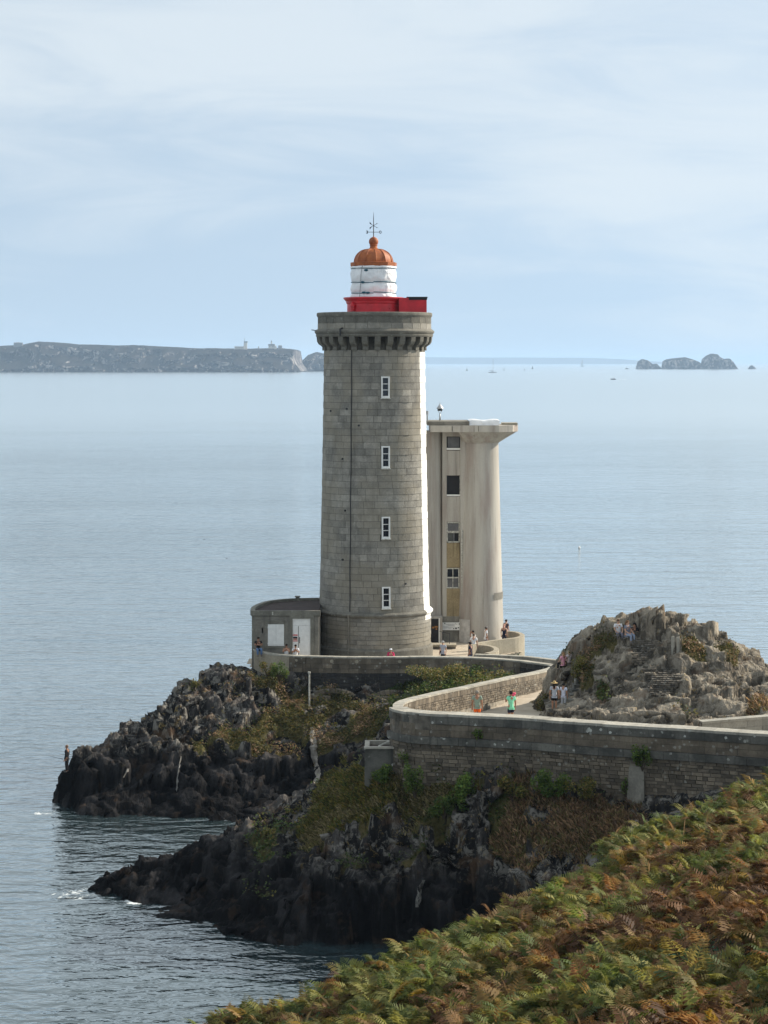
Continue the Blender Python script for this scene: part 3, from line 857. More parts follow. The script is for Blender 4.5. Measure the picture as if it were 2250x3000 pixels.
# joints stand steep, beds lie gently
warp = np.stack([fbm(b3 / 3.5, 2, 177), fbm(b3 / 3.5, 2, 178), fbm(b3 / 3.5, 2, 179)], 1) * 0.45
S = (b3 + warp) @ frame((0.70, -0.35, 0.62), 0.3).T
c1, e1, r1 = cells(S / np.array([1.4, 2.8, 2.8]), 111, 1.6)
S2 = (b3 + warp) @ frame((0.60, -0.55, 0.58), 1.0).T
c2, e2, r2 = cells(S2 / np.array([0.45, 1.2, 1.4]), 123, 1.7)
c3, e3, r3 = cells(S2 / np.array([0.16, 0.42, 0.5]), 135, 1.7)
disp = (c1 - 0.5) * 0.7 + (c2 - 0.5) * 0.42 + (c3 - 0.5) * 0.2
disp -= np.clip(0.05 - e1, 0, 1) * 3.0 + np.clip(0.04 - e2, 0, 1) * 1.0
ofacet = np.clip(0.5 + (r2 - 0.5) * 0.7 + (r3 - 0.5) * 0.5 + (r1 - 0.5) * 0.4, 0, 1)
amp = np.clip(0.2 + (1 - ON[:, 2]) * 1.6, 0.2, 1.0) * orr * np.interp(OH, [8, 11.5, 12.6, 14], [0.75, 0.8, 1.25, 1.4])
wj = fbm(b3 / 2.0, 2, 911) * 0.25
m1x, m1y, q1, top1 = joints(OX + wj, OY - wj, 0.45, 1.3, 2.2, 921, (0.12, -0.05), 0.6)
m2x, m2y, q2, top2 = joints(OX + wj, OY - wj, 0.30, 0.5, 0.95, 931, (0.15, -0.1), 1.0)
m3x, m3y, q3, top3 = joints(OX, OY, 0.7, 0.2, 0.4, 941, (0.1, 0), 1.3)
hb1 = rbf(oc, m1x - wj, m1y + wj)
up_ = np.interp(OH, [8, 11.5, 12.6, 14], [0.75, 0.8, 1.0, 1.1]) * orr
stand = (np.clip(hb1 - OH, -0.9, 0.9) * 0.75 + top1 * 0.6 + (q1 - 0.5) * 0.5) * up_ * 0.8 + ((q2 - 0.5) * 0.30 + top2 * 0.5) * up_ + ((q3 - 0.5) * 0.10 + top3 * 0.3) * up_
opos = b3 + ON * (disp * amp * 0.3)[:, None]
opos[:, 2] += stand
ofacet = np.clip(0.5 + (q2 - 0.5) * 0.6 + (q3 - 0.5) * 0.4 + (q1 - 0.5) * 0.45, 0, 1)
opos[:, 2] += 0.0
of = grid_faces(len(hx), len(hy))
zc_ = opos[of].mean(1)
okf = (zc_[:, 2] > zpath(zc_[:, 1]) - 0.5) | (zc_[:, 1] > 128)
outcrop = fast_mesh('rock_outcrop', opos, of[okf], M['outcrop'])
a = outcrop.data.attributes.new('veg', 'FLOAT', 'POINT')
a.data.foreach_set('value', oveg.astype(np.float32))
set_tint(outcrop.data, ofacet)
tagprops(outcrop, 'craggy grey rock outcrop rising beside the walled path', 'rock')

# ------------------------------------------------------------------ split slabs and blocks standing out of the rock
def slabs(name, pts, nrm_, n, size, frames, mat, seed, weight, sink=0.35):
    r_ = np.random.default_rng(seed)
    idx = r_.choice(len(pts), n, p=weight / weight.sum())
    cube = np.array([(x, y, z) for z in (-1, 1) for x, y in ((-1, -1), (1, -1), (1, 1), (-1, 1))], float) * 0.5
    V, Fq, T = [], [], []
    BF = np.array(BOXF)
    for k, i in enumerate(idx):
        fr = frames[r_.integers(0, len(frames))]
        s = size[0] + (size[1] - size[0]) * r_.random() ** 2.2
        dims = np.array([r_.uniform(0.30, 0.55), r_.uniform(0.6, 1.1), r_.uniform(0.9, 1.9)]) * s
        c = cube + r_.uniform(-0.16, 0.16, (8, 3))
        c[4:] *= r_.uniform(0.45, 0.95)               # they narrow towards one end
        a = r_.normal(0, 0.16, 3)
        Rx = np.array(Matrix.Rotation(a[0], 3, 'X') @ Matrix.Rotation(a[1], 3, 'Y') @ Matrix.Rotation(a[2], 3, 'Z'))
        w_ = (c * dims) @ Rx.T @ fr
        if w_[4:, 2].mean() < w_[:4, 2].mean(): w_[:, 2] *= -1; flip = True
        else: flip = False
        V.append(w_ + pts[i] - nrm_[i] * dims.min() * sink)
        f = BF + 8 * k
        Fq.append(f[:, ::-1] if flip else f)
        T.append(np.full(8, r_.random()))
    o = fast_mesh(name, np.vstack(V), np.vstack(Fq), mat, tint=np.concatenate(T))
    a = o.data.attributes.new('veg', 'FLOAT', 'POINT')
    return tagprops(o, kind='stuff')
FR_SEA = [frame((0.62, -0.30, 0.72), 0.4), frame((0.70, -0.40, 0.55), 0.2), frame((0.85, -0.30, 0.40), 0.1), frame((0.45, -0.55, 0.70), 1.2)]
wgt = (vegs < 0.25) * (pos[:, 2] > -0.4) * (pos[:, 2] < 8.2) * ~in_poly(GX, GY, path_poly) * ~in_poly(GX, GY, terr_poly) * (0.25 + slope)
wgt = wgt * ((pxs > 150) | (GY < 118)) * (pxs > 280) + 0.0 * wgt + ((pxs > 165) & (pxs <= 280) & (GY > 118)) * wgt * 0.7
wgt *= 1.0 - 0.8 * ((GY < 110) & (GX > 7))
slabs('rock_slabs', pos, NRM, 170, (0.5, 2.0), FR_SEA, M['rock'], 501, wgt.astype(float), 0.9)
slabs('rock_chips', pos, NRM, 900, (0.15, 0.6), FR_SEA, M['rock'], 502, wgt.astype(float), 0.4)
FR_OUT = [frame((0.70, -0.35, 0.62), 0.3), frame((0.60, -0.55, 0.58), 1.0), frame((0.9, -0.3, 0.3), 0.0)]
owg = (oveg < 0.3) * (opos[:, 2] > zpath(OY) + 0.25) * (0.06 + (1 - ON[:, 2])) * np.interp(OH, [8, 11.5, 12.6], [0.5, 0.7, 2.2])
slabs('outcrop_slabs', opos, ON, 40, (0.3, 1.0), FR_OUT, M['outcrop'], 503, owg.astype(float), 0.5)

def bvh_of(vs_, fs):
    return BVHTree.FromPolygons([tuple(v) for v in vs_], [tuple(int(i) for i in f) for f in fs])
BV = [bvh_of(pos, gf[keep]), bvh_of(opos, of[okf])]
def hit(x, y, which=None, up=0.0):
    """where the direction x, y meets the ground"""
    d = Vector(((x - CX) / F, 1.0, -(y - EY) / F)).normalized()
    best = None
    for b in (BV if which is None else [BV[which]]):
        h = b.ray_cast(Vector((0, 0, HC)), d)
        if h[0] is not None and (best is None or h[3] < best[3]):
            best = h
    return (best[0] + Vector((0, 0, up)), best[1]) if best else (None, None)
def drop(X, Y, which=None):
    """height of the ground under X, Y"""
    zs = []
    for b in (BV if which is None else [BV[which]]):
        h = b.ray_cast(Vector((X, Y, 60)), Vector((0, 0, -1)))
        if h[0] is not None: zs.append(h[0].z)
    return max(zs) if zs else 0.0
# ------------------------------------------------------------------ laid stones
def face_cam(c, n):
    v = Vector((0, 0, HC)) - Vector(c)
    return Vector(n).dot(v.normalized())
def radial(me):
    """the dressed faces follow the tower's curve"""
    me.polygons.foreach_set('use_smooth', np.ones(len(me.polygons), bool))
    nn = []
    for v in me.vertices:
        q = Vector((v.co.x, v.co.y, 0.25)).normalized()
        nn.append((q.x, q.y, 0.0))
    me.normals_split_custom_set_from_vertices(nn)
def lay(parent, origin, blocks, name, rest_name, mat, limit=300, round_=False):
    """blocks: (8 corners, how large it shows, tint). The largest become parts of their own, the rest one part of kind stuff"""
    blocks = sorted(blocks, key=lambda b: -b[1])
    o = Vector(origin)
    for vs_, ar, tint in blocks[:limit]:
        ob = MB(o).add(vs_, BOXF, tint).build(name, mat, parent)
        if round_: radial(ob.data)
    if len(blocks) > limit:
        m = MB(o)
        for vs_, ar, tint in blocks[limit:]:
            m.add(vs_, BOXF, tint)
        ob = m.build(rest_name, mat, parent)
        if round_: radial(ob.data)
        tagprops(ob, kind='stuff')
class Plan:
    """a wall's course in plan with a height along it"""
    def __init__(s, pts):
        s.p = np.asarray(pts, float)
        d = np.hypot(np.diff(s.p[:, 0]), np.diff(s.p[:, 1]))
        s.s = np.concatenate([[0], np.cumsum(d)])
        s.L = s.s[-1]
    def at(s, t):
        return np.array([np.interp(t, s.s, s.p[:, k]) for k in range(3)])
    def nrm(s, t):
        a, b = s.at(max(t - 0.15, 0)), s.at(min(t + 0.15, s.L))
        d = (b - a)[:2]
        d = d / max(np.hypot(*d), 1e-6)
        return np.array([-d[1], d[0]])           # to the left of the way
def wall_core(plan, z_off_top, zbot, thick, origin, name, mat, parent, inset=0.0, t0=0.0, t1=None, step=0.4):
    t1 = plan.L if t1 is None else t1
    n = max(2, int((t1 - t0) / step) + 1)
    vs_, fs = [], []
    for i in range(n):
        t = t0 + (t1 - t0) * i / (n - 1)
        p, nn = plan.at(t), plan.nrm(t)
        zb = zbot(t) if callable(zbot) else zbot
        for sgn in (1, -1):
            q = p[:2] + nn * sgn * (thick / 2 - inset)
            vs_ += [(q[0], q[1], zb), (q[0], q[1], p[2] - z_off_top)]
    for i in range(n - 1):
        a, b = i * 4, i * 4 + 4
        fs += [(a, a + 1, b + 1, b), (a + 1, a + 3, b + 3, b + 1), (a + 3, a + 2, b + 2, b + 3)]
    fs += [(0, 2, 3, 1), ((n - 1) * 4, (n - 1) * 4 + 1, (n - 1) * 4 + 3, (n - 1) * 4 + 2)]
    return MB(origin).add(vs_, fs).build(name, mat, parent)
def course(plan, side, off_in, off_out, z_hi, z_lo, length, jit, joint, t0=0.0, t1=None, tints=(0.2, 0.9), rag=0.0, R=random):
    """one course of blocks; side +1 is the left face; z_hi, z_lo are measured down from the wall's top"""
    out = []
    t1 = plan.L if t1 is None else t1
    t = t0 - R.random() * length
    while t < t1:
        l = length * (1 + R.uniform(-jit, jit))
        a, b = max(t, t0) + joint / 2, min(t + l, t1) - joint / 2
        t += l
        if b - a < 0.06: continue
        pr = R.uniform(-rag, rag)
        vs_ = []
        for zd in (z_lo - joint / 2, z_hi + joint / 2):
            row = []
            for tt, off in ((a, off_out + pr), (b, off_out + pr), (b, off_in), (a, off_in)):
                p, nn = plan.at(tt), plan.nrm(tt)
                q = p[:2] + nn * side * off
                row.append((q[0] + R.uniform(-rag, rag) * 0.3, q[1], p[2] - zd + R.uniform(-rag, rag) * 0.5))
            vs_ += row if side < 0 else [row[1], row[0], row[3], row[2]]
        c = np.mean([v for v in vs_], axis=0)
        nn = plan.nrm((a + b) / 2) * side
        shows = max(0.0, face_cam(c, (nn[0], nn[1], 0.0))) * (b - a) * (z_lo - z_hi) / c[1] ** 2
        if abs(XX(2250, c[1])) + 0.5 < abs(c[0]): shows = 0
        out.append((vs_, shows, R.uniform(*tints)))
    return out
def wall_top(plan, thick, h, length, joint, over, t0=0.0, t1=None, tints=(0.3, 1.0), R=random):
    """coping stones across the wall"""
    out = []
    t1 = plan.L if t1 is None else t1
    t = t0
    while t < t1 - 0.05:
        l = length * R.uniform(0.75, 1.25)
        a, b = t + joint / 2, min(t + l, t1) - joint / 2
        t += l
        if b - a < 0.05: continue
        dz = R.uniform(-0.008, 0.008)
        vs_ = []
        for zd in (h, 0.0):
            for tt, sg in ((a, -1), (b, -1), (b, 1), (a, 1)):
                p, nn = plan.at(tt), plan.nrm(tt)
                q = p[:2] + nn * sg * (thick / 2 + over)
                vs_.append((q[0], q[1], p[2] - zd + dz))
        c = np.mean(vs_, axis=0)
        out.append((vs_, (b - a) * h / c[1] ** 2, R.uniform(*tints)))
    return out

# ------------------------------------------------------------------ the lighthouse
T0 = Vector((TX, TY, TERR))
lh = thing('lighthouse', 'tall round grey granite lighthouse with red gallery and orange dome', 'lighthouse', T0)
def pol(r, a, z):
    return Vector((TX + r * math.sin(a), TY - r * math.cos(a), z))
zt = lambda y: zz(y, TY)
Z_RING = zt(1786)
R_BASE, R_SH0, R_SH1, Z_TOP = 4.04, 3.94, 3.60, zt(1026)
def shaft_r(z):
    t = (z - Z_RING) / (Z_TOP - Z_RING)
    return R_SH0 + (R_SH1 - R_SH0) * (t ** 0.85 if t > 0 else 0)
core = MB(T0)
core.lathe((TX, TY, 0), [(R_BASE - 0.07, TERR - 0.6), (R_BASE - 0.07, Z_RING)] + [(shaft_r(z) - 0.05, z) for z in np.linspace(Z_RING + 0.02, Z_TOP, 12)] + [(3.5, Z_TOP + 1.2)], 72)
core.build('mortar_core', M['mortar'], lh, True, angle=0.6)
WIN_A = math.asin(33.0 / 155.0)
WINS = [(1103, 1166), (1307, 1372), (1514, 1578), (1719, 1782)]
win_z = [(zz(b, TY - 3.7), zz(a, TY - 3.7)) for a, b in WINS]
blocks = []
Rb = random.Random(3)
def ring_course(z0, z1, rf, depth, wdt, joint, prot, a_lim=2.25, tints=(0.0, 1.0)):
    r0, r1 = rf(z0), rf(z1)
    a = -a_lim - Rb.random() * wdt / r0
    while a < a_lim:
        da = wdt * Rb.choice((0.72, 0.9, 1.0, 1.0, 1.25, 1.5)) / r0
        segs = [(a + joint / 2 / r0, a + da - joint / 2 / r0)]
        a += da
        for w0, w1 in win_z:
            if z1 > w0 - 0.02 and z0 < w1 + 0.02:
                wa0, wa1 = WIN_A - 0.33 / shaft_r(w0), WIN_A + 0.33 / shaft_r(w0)
                n_ = []
                for s0, s1 in segs:
                    if s1 <= wa0 or s0 >= wa1: n_.append((s0, s1)); continue
                    if s0 < wa0 - 0.02: n_.append((s0, wa0))
                    if s1 > wa1 + 0.02: n_.append((wa1, s1))
                segs = n_
        for s0, s1 in segs:
            p = Rb.uniform(0, prot)
            j = joint / 2
            vs_ = [pol(r0 + p, s0, z0 + j), pol(r0 + p, s1, z0 + j), pol(r0 - depth, s1, z0 + j), pol(r0 - depth, s0, z0 + j),
                   pol(r1 + p, s0, z1 - j), pol(r1 + p, s1, z1 - j), pol(r1 - depth, s1, z1 - j), pol(r1 - depth, s0, z1 - j)]
            mid = (s0 + s1) / 2
            n = Vector((math.sin(mid), -math.cos(mid), 0))
            blocks.append((vs_, max(0, face_cam(vs_[0], n)) * (s1 - s0) * (z1 - z0), min(1, max(0, Rb.gauss(0.5, 0.24)))))
z = TERR + 0.86
n_b = 7
hb = (Z_RING - 0.12 - z) / n_b
for k in range(n_b):
    ring_course(z + k * hb, z + (k + 1) * hb, lambda q: R_BASE, 0.2, 1.0, 0.022, 0.008)
n_s = 40
hs = (Z_TOP - Z_RING - 0.12) / n_s
for k in range(n_s):
    ring_course(Z_RING + 0.12 + k * hs, Z_RING + 0.12 + (k + 1) * hs, shaft_r, 0.2, 0.80, 0.022, 0.008)
for w0, w1 in win_z:                               # the stones that close the courses over and under each window
    k0 = math.floor((w0 - 0.02 - Z_RING - 0.12) / hs); k1 = math.ceil((w1 + 0.02 - Z_RING - 0.12) / hs)
    zlo, zhi = Z_RING + 0.12 + k0 * hs, Z_RING + 0.12 + k1 * hs
    wa0, wa1 = WIN_A - 0.33 / shaft_r(w0), WIN_A + 0.33 / shaft_r(w0)
    for z0, z1 in ((zlo, w0 - 0.075), (w1 + 0.005, zhi)):
        if z1 - z0 > 0.05:
            r0, r1 = shaft_r(z0), shaft_r(z1)
            blocks.append(([pol(r0, wa0, z0), pol(r0, wa1, z0), pol(r0 - 0.2, wa1, z0), pol(r0 - 0.2, wa0, z0), pol(r1, wa0, z1), pol(r1, wa1, z1), pol(r1 - 0.2, wa1, z1), pol(r1 - 0.2, wa0, z1)], 9.0, 0.4))
lay(lh, T0, blocks, 'stone_block', 'stone_blocks_beyond', M['granite'], 300, True)
mb = MB(T0); mb.lathe((TX, TY, 0), [(4.0, TERR - 0.5), (4.17, TERR - 0.5), (4.17, TERR + 0.72), (4.10, TERR + 0.84), (4.0, TERR + 0.87)], 72); mb.build('plinth', M['granite_trim'], lh, True, angle=0.5)
mb = MB(T0); mb.lathe((TX, TY, 0), [(3.9, Z_RING - 0.2), (4.06, Z_RING - 0.19), (4.17, Z_RING - 0.05), (4.18, Z_RING + 0.05), (4.06, Z_RING + 0.16), (3.85, Z_RING + 0.19)], 72); mb.build('string_course', M['granite_trim'], lh, True, angle=0.5)
# corbels: one mesh, turned about the axis
z_c0, z_c1 = zt(1026), zt(989)
def corbel_mesh():
    m = MB(T0)
    prof = [(3.55, z_c0 - 0.02), (3.72, z_c0 - 0.02), (3.72, z_c0 + 0.22), (3.80, z_c0 + 0.30), (3.98, z_c0 + 0.42), (4.09, z_c0 + 0.60), (4.12, z_c1 - 0.02), (4.12, z_c1 + 0.06), (3.55, z_c1 + 0.06)]
    hw = 0.20
    vs_ = [(TX + s * hw, TY - r, z) for s in (-1, 1) for r, z in prof]
    n = len(prof)
    fs = [tuple(range(n - 1, -1, -1)), tuple(range(n, 2 * n))] + [(i, (i + 1) % n, n + (i + 1) % n, n + i) for i in range(n)]
    m.add(vs_, fs, 0.4)
    return m
first = corbel_mesh().build('corbel', M['granite_trim'], lh)
NCB = 28
first.rotation_euler.z = 0.06
for k in range(1, NCB):
    c = first.copy(); COL.objects.link(c); c.parent = lh
    c.rotation_euler.z = 0.06 + 2 * PI * k / NCB
zb = z_c1
mb = MB(T0); mb.lathe((TX, TY, 0), [(3.5, zb + 0.03), (4.14, zb + 0.03), (4.20, zb + 0.14), (4.16, zb + 0.2), (4.26, zb + 0.34), (4.28, zb + 0.44), (4.12, zb + 0.58), (3.9, zb + 0.6)], 84); mb.build('cornice', M['granite_trim'], lh, True, angle=0.4)
# parapet: two courses of large blocks under a moulded coping
Z_P0, Z_P1 = zb + 0.58, zt(929)
mb = MB(T0); mb.lathe((TX, TY, 0), [(3.70, Z_P0 - 0.1), (4.02, Z_P0 - 0.1), (4.02, Z_P1), (3.70, Z_P1)], 72); mb.build('parapet_core', M['wallmortar'], lh, True, angle=0.4)
hm_ = (Z_P1 - Z_P0) * 0.46
for (za, zb_, tl) in ((Z_P0, Z_P0 + hm_, (0.4, 0.75)), (Z_P0 + hm_, Z_P1, (0.0, 0.3))):
    nb = 30
    sh = Rb.random() * 0.1
    for k in range(nb):
        s0, s1 = sh + 2 * PI * k / nb + 0.004, sh + 2 * PI * (k + 1) / nb - 0.004
        vs_ = [pol(r, s, z_) for z_ in (za + 0.012, zb_ - 0.012) for s, r in ((s0, 4.055), (s1, 4.055), (s1, 3.9), (s0, 3.9))]
        MB(T0).add(vs_, BOXF, Rb.uniform(*tl)).build('parapet_block', M['granite'] if tl[0] > 0.2 else M['granite_trim'], lh)
mb = MB(T0); mb.lathe((TX, TY, 0), [(3.75, Z_P1 - 0.02), (4.07, Z_P1 - 0.02), (4.13, Z_P1 + 0.1), (4.13, Z_P1 + 0.24), (4.08, Z_P1 + 0.30), (3.72, Z_P1 + 0.30), (3.72, Z_P1 - 0.02)], 84, cap=False); mb.build('parapet_coping', M['granite_trim'], lh, True, angle=0.4)
mb = MB(T0); mb.lathe((TX, TY, 0), [(3.85, Z_P0 + 0.05), (0.0, Z_P0 + 0.06)], 48, cap=False); mb.build('gallery_floor', M['render'], lh)
mb = MB(T0); mb.tube([pol(4.1, math.radians(-33), Z_P0 + 0.05), pol(4.36, math.radians(-33), Z_P0 - 0.02), pol(4.36, math.radians(-33), Z_P0 - 0.5)], 0.06); mb.build('drain_spout', M['iron'], lh)
mb = MB(T0); mb.tube([pol(4.2, -1.35, Z_P0 - 0.1), pol(4.55, -1.38, Z_P0 - 0.04)], 0.03); mb.build('iron_bracket', M['iron'], lh)
# windows
for k, (w0, w1) in enumerate(win_z):
    zm = (w0 + w1) / 2
    r = shaft_r(zm)
    Mw = Matrix.Rotation(WIN_A, 3, 'Z')
    tl = math.atan((shaft_r(w0) - shaft_r(w1)) / (w1 - w0))
    Mw = Mw @ Matrix.Rotation(-tl, 3, 'X')
    C = pol(r, WIN_A, zm)
    def wbox(m, x, zl, sx, sz, dy, sy):
        m.box(C + Mw @ Vector((x, dy, zl)), (sx, sy, sz), M=Mw)
    H_, W_ = (w1 - w0), 0.60
    mb = MB(T0)
    wbox(mb, -W_ / 2 + 0.05, 0, 0.10, H_, -0.0, 0.16); wbox(mb, W_ / 2 - 0.05, 0, 0.10, H_, -0.0, 0.16)
    wbox(mb, 0, H_ / 2 - 0.05, W_ - 0.2, 0.10, -0.002, 0.155); wbox(mb, 0, -H_ / 2 + 0.07, W_ - 0.2, 0.14, -0.002, 0.155)
    wf = mb.build('window', M['white'], lh)
    gh = (H_ - 0.24) / 3
    for j in range(3):
        mb = MB(T0); wbox(mb, 0, -H_ / 2 + 0.14 + gh * (j + 0.5), W_ - 0.2, gh - 0.04, 0.045, 0.02); mb.build('pane', M['glass'], wf)
        if k > 0:
            mb = MB(T0); wbox(mb, 0.0, -H_ / 2 + 0.14 + gh * (j + 0.5), 0.018, gh - 0.04, 0.03, 0.012); mb.build('grille_bar', M['iron'], wf)
    for j in (1, 2):
        mb = MB(T0); wbox(mb, 0, -H_ / 2 + 0.14 + gh * j, W_ - 0.2, 0.045, 0.02, 0.07); mb.build('glazing_bar', M['white'], wf)
    mb = MB(T0); wbox(mb, 0, -H_ / 2 - 0.035, W_ + 0.08, 0.07, -0.03, 0.24); mb.build('sill', M['white_old'], wf)
# lightning cable and the pale pipe below the ring
ca_ = math.asin((1029 - 1097) / 157.0)
mb = MB(T0); mb.tube([pol(shaft_r(z) + 0.035, ca_ + 0.004 * math.sin(z * 1.3), z) for z in np.linspace(Z_RING + 0.25, Z_TOP + 0.05, 30)], 0.032, 6); mb.build('lightning_cable', M['iron'], lh)
mb = MB(T0); mb.tube([pol(4.26, ca_, Z_RING + 0.1), pol(4.12, ca_ , Z_RING - 0.3), pol(4.11, ca_, TERR + 0.95), pol(4.22, ca_, TERR + 0.75), pol(4.22, ca_, TERR)], 0.055, 8); mb.build('pipe', M['render'], lh)
for (px, py) in ((1014, 1198), (1003, 1345), (1012, 1496), (1051, 1246), (1006, 1640), (1186, 1710), (965, 1205)):
    a_ = math.asin((px - 1097) / 158.0); z_ = zz(py, TY - 3.2)
    mb = MB(T0); mb.tube([pol(shaft_r(z_) - 0.05, a_, z_), pol(shaft_r(z_) + 0.06, a_, z_)], 0.07, 8); mb.build('iron_stud', M['iron'], lh)
# red gallery drum
zr0, zr1 = Z_P0 + 0.05, zt(874)
LX = TX + (1094.5 - 1097) * TY / F
LC = (LX, TY, 0)
mb = MB(T0); mb.lathe(LC, [(1.89, zr0), (1.89, zr1 - 0.42), (1.95, zr1 - 0.36), (1.97, zr1 - 0.24), (2.08, zr1 - 0.12), (2.16, zr1 - 0.04), (2.16, zr1 + 0.05), (1.6, zr1 + 0.07)], 64); drum = mb.build('gallery_drum', M['red'], lh, True, angle=0.5)
for px in (1141, 1153):
    a_ = math.asin((px - 1094.5) / 78.0)
    mb = MB(T0); q = Vector((LX + 1.92 * math.sin(a_), TY - 1.92 * math.cos(a_), zt(905))); mb.ell(q, (0.05, 0.05, 0.05), 8, 6); mb.build('rivet', M['red'], drum)
q = Vector((LX + 2.0 * math.sin(-0.83), TY - 2.0 * math.cos(-0.83), 0))
mb = MB(T0); mb.lathe(q, [(0.17, zt(912)), (0.17, zt(901)), (0.22, zt(900)), (0.20, zt(896)), (0.12, zt(890)), (0.0, zt(884))], 16); mb.build('vent_cowl', M['red'], drum, True, angle=0.5)
# red box room on the right
bx0, bx1 = XX(1168, TY), XX(1249, TY)
mb = MB(T0); mb.box(((bx0 + bx1) / 2, TY - 0.1, (zr0 + zr1) / 2), (bx1 - bx0, 2.6, zr1 - zr0)); bxo = mb.build('gallery_cabin', M['red'], lh)
mb = MB(T0); mb.add([(bx0 + 1.0, TY - 1.45, zr1 + 0.004), (bx1 + 0.06, TY - 1.45, zr1 - 0.02), (bx1 + 0.06, TY + 1.3, zr1 - 0.02), (bx0 + 1.0, TY + 1.3, zr1 + 0.004), (bx0 + 0.55, TY - 1.45, zr1 + 0.07), (bx1 + 0.06, TY - 1.45, zr1 + 0.07), (bx1 + 0.06, TY + 1.3, zr1 + 0.07), (bx0 + 0.55, TY + 1.3, zr1 + 0.07)], BOXF); mb.build('cabin_roof', M['black'], bxo)
mb = MB(T0); mb.box((bx1 - 0.62, TY - 1.42, zr1 - 0.07), (1.3, 0.02, 0.16)); mb.build('roof_flashing', M['black'], bxo)
# lantern wrapped in white tarpaulin
zw0, zw1 = zr1 + 0.06, zt(779)
nseg, nh = 96, 34
RW = 1.62
ROPES = [zt(789), zt(829), zt(859)]
ang = np.linspace(0, 2 * PI, nseg, endpoint=False)
hgt = np.linspace(zw0 - 0.02, zw1, nh)
AA, HH = np.meshgrid(ang, hgt)
AA = AA.ravel(); HH = HH.ravel()
q = np.stack([np.sin(AA) * 3, np.cos(AA) * 3, HH * 1.6], 1)
fold = np.abs(fbm(q * 0.9, 3, 61)) * 0.10
facet = 0.03 * np.cos((AA % (2 * PI / 10) - PI / 10) * 5)
bulge = np.zeros_like(HH)
zs_ = [zw0 - 0.1] + sorted(ROPES) + [zw1]
for a_, b_ in zip(zs_[:-1], zs_[1:]):
    m_ = (HH >= a_) & (HH <= b_)
    bulge[m_] = np.sin((HH[m_] - a_) / (b_ - a_) * PI) ** 0.6 * 0.10
rr = RW - 0.07 + bulge + (fold - 0.03) * (bulge * 7 + 0.25) - facet + np.where(HH < zw0 + 0.1, 0.04, 0)
tv = np.stack([LX + rr * np.sin(AA) - T0.x, TY - rr * np.cos(AA) - T0.y, HH - T0.z], 1)
ii = (np.arange(nseg)[None, :] + np.arange(nh - 1)[:, None] * nseg).ravel()
jj = ((np.arange(nseg) + 1) % nseg)[None, :] + np.arange(nh - 1)[:, None] * nseg
jj = jj.ravel()
tarp = fast_mesh('lantern_wrap', tv, np.stack([ii, jj, jj + nseg, ii + nseg], 1), M['tarp'], parent=lh, smooth=True)
for k, zr in enumerate(ROPES):
    mb = MB(T0)
    pts = [(LX + (RW - 0.02) * math.sin(a), TY - (RW - 0.02) * math.cos(a), zr + 0.04 * math.sin(a * 1.5 + k)) for a in np.linspace(0, 2 * PI, 60)]
    mb.tube(pts, 0.028, 6, cap=False); mb.build('rope', M['rope'], tarp)
for (px, py) in ((1073, 794), (1063, 829), (1066, 859), (1078, 860)):
    a_ = math.asin((px - 1094.5) / 68.0)
    mb = MB(T0); mb.ell((LX + (RW + 0.03) * math.sin(a_), TY - (RW + 0.03) * math.cos(a_), zt(py)), (0.15, 0.06, 0.08), 8, 6); mb.build('knot', M['rope'], tarp)
mb = MB(T0); mb.tube([(LX + (RW + 0.06) * math.sin(a), TY - (RW + 0.06) * math.cos(a), z_) for a, z_ in ((-0.49, zt(781)), (-0.55, zt(800)), (-0.58, zt(835)), (-0.63, zt(873)))], 0.014, 5); mb.build('hanging_cord', M['iron'], tarp)
# dome
zd0, zd1 = zt(779), zt(770)
mb = MB(T0); mb.lathe(LC, [(1.50, zd0 - 0.06), (1.62, zd0 - 0.06), (1.66, zd0 + 0.0), (1.67, zd1), (1.60, zd1 + 0.02), (1.3, zd1 + 0.04)], 12, a0=0.13, a1=0.13 + 2 * PI); mb.build('dome_gutter', M['dome'], lh)
prof = [(1.40, zd1 + 0.02)]
zdt = zt(731)
for k in range(1, 12):
    t = k / 11 * PI / 2
    prof.append((0.34 + (1.40 - 0.34) * math.cos(t) ** 0.9, zd1 + 0.02 + (zdt - zd1) * math.sin(t) ** 1.05))
mb = MB(T0); mb.lathe(LC, prof, 12, a0=0.13, a1=0.13 + 2 * PI); dome = mb.build('dome', M['dome'], lh, False)
for k in range(12):
    a = 0.13 + 2 * PI * k / 12
    mb = MB(T0); mb.tube([(LX + (r + 0.005) * math.sin(a), TY - (r + 0.005) * math.cos(a), z_) for r, z_ in prof], 0.030, 6); mb.build('rib', M['dome'], dome, True)
mb = MB(T0); mb.lathe(LC, [(0.36, zdt - 0.03), (0.38, zdt + 0.04), (0.28, zdt + 0.10), (0.25, zdt + 0.26), (0.30, zdt + 0.30), (0.27, zdt + 0.34), (0.22, zdt + 0.38)] + [(0.34 * math.cos(t), zt(708) + 0.34 * math.sin(t)) for t in np.linspace(-0.85, 1.45, 12)] + [(0.04, zt(694)), (0.03, zt(690))], 24); mb.build('ball_finial', M['dome'], lh, True, angle=0.7)
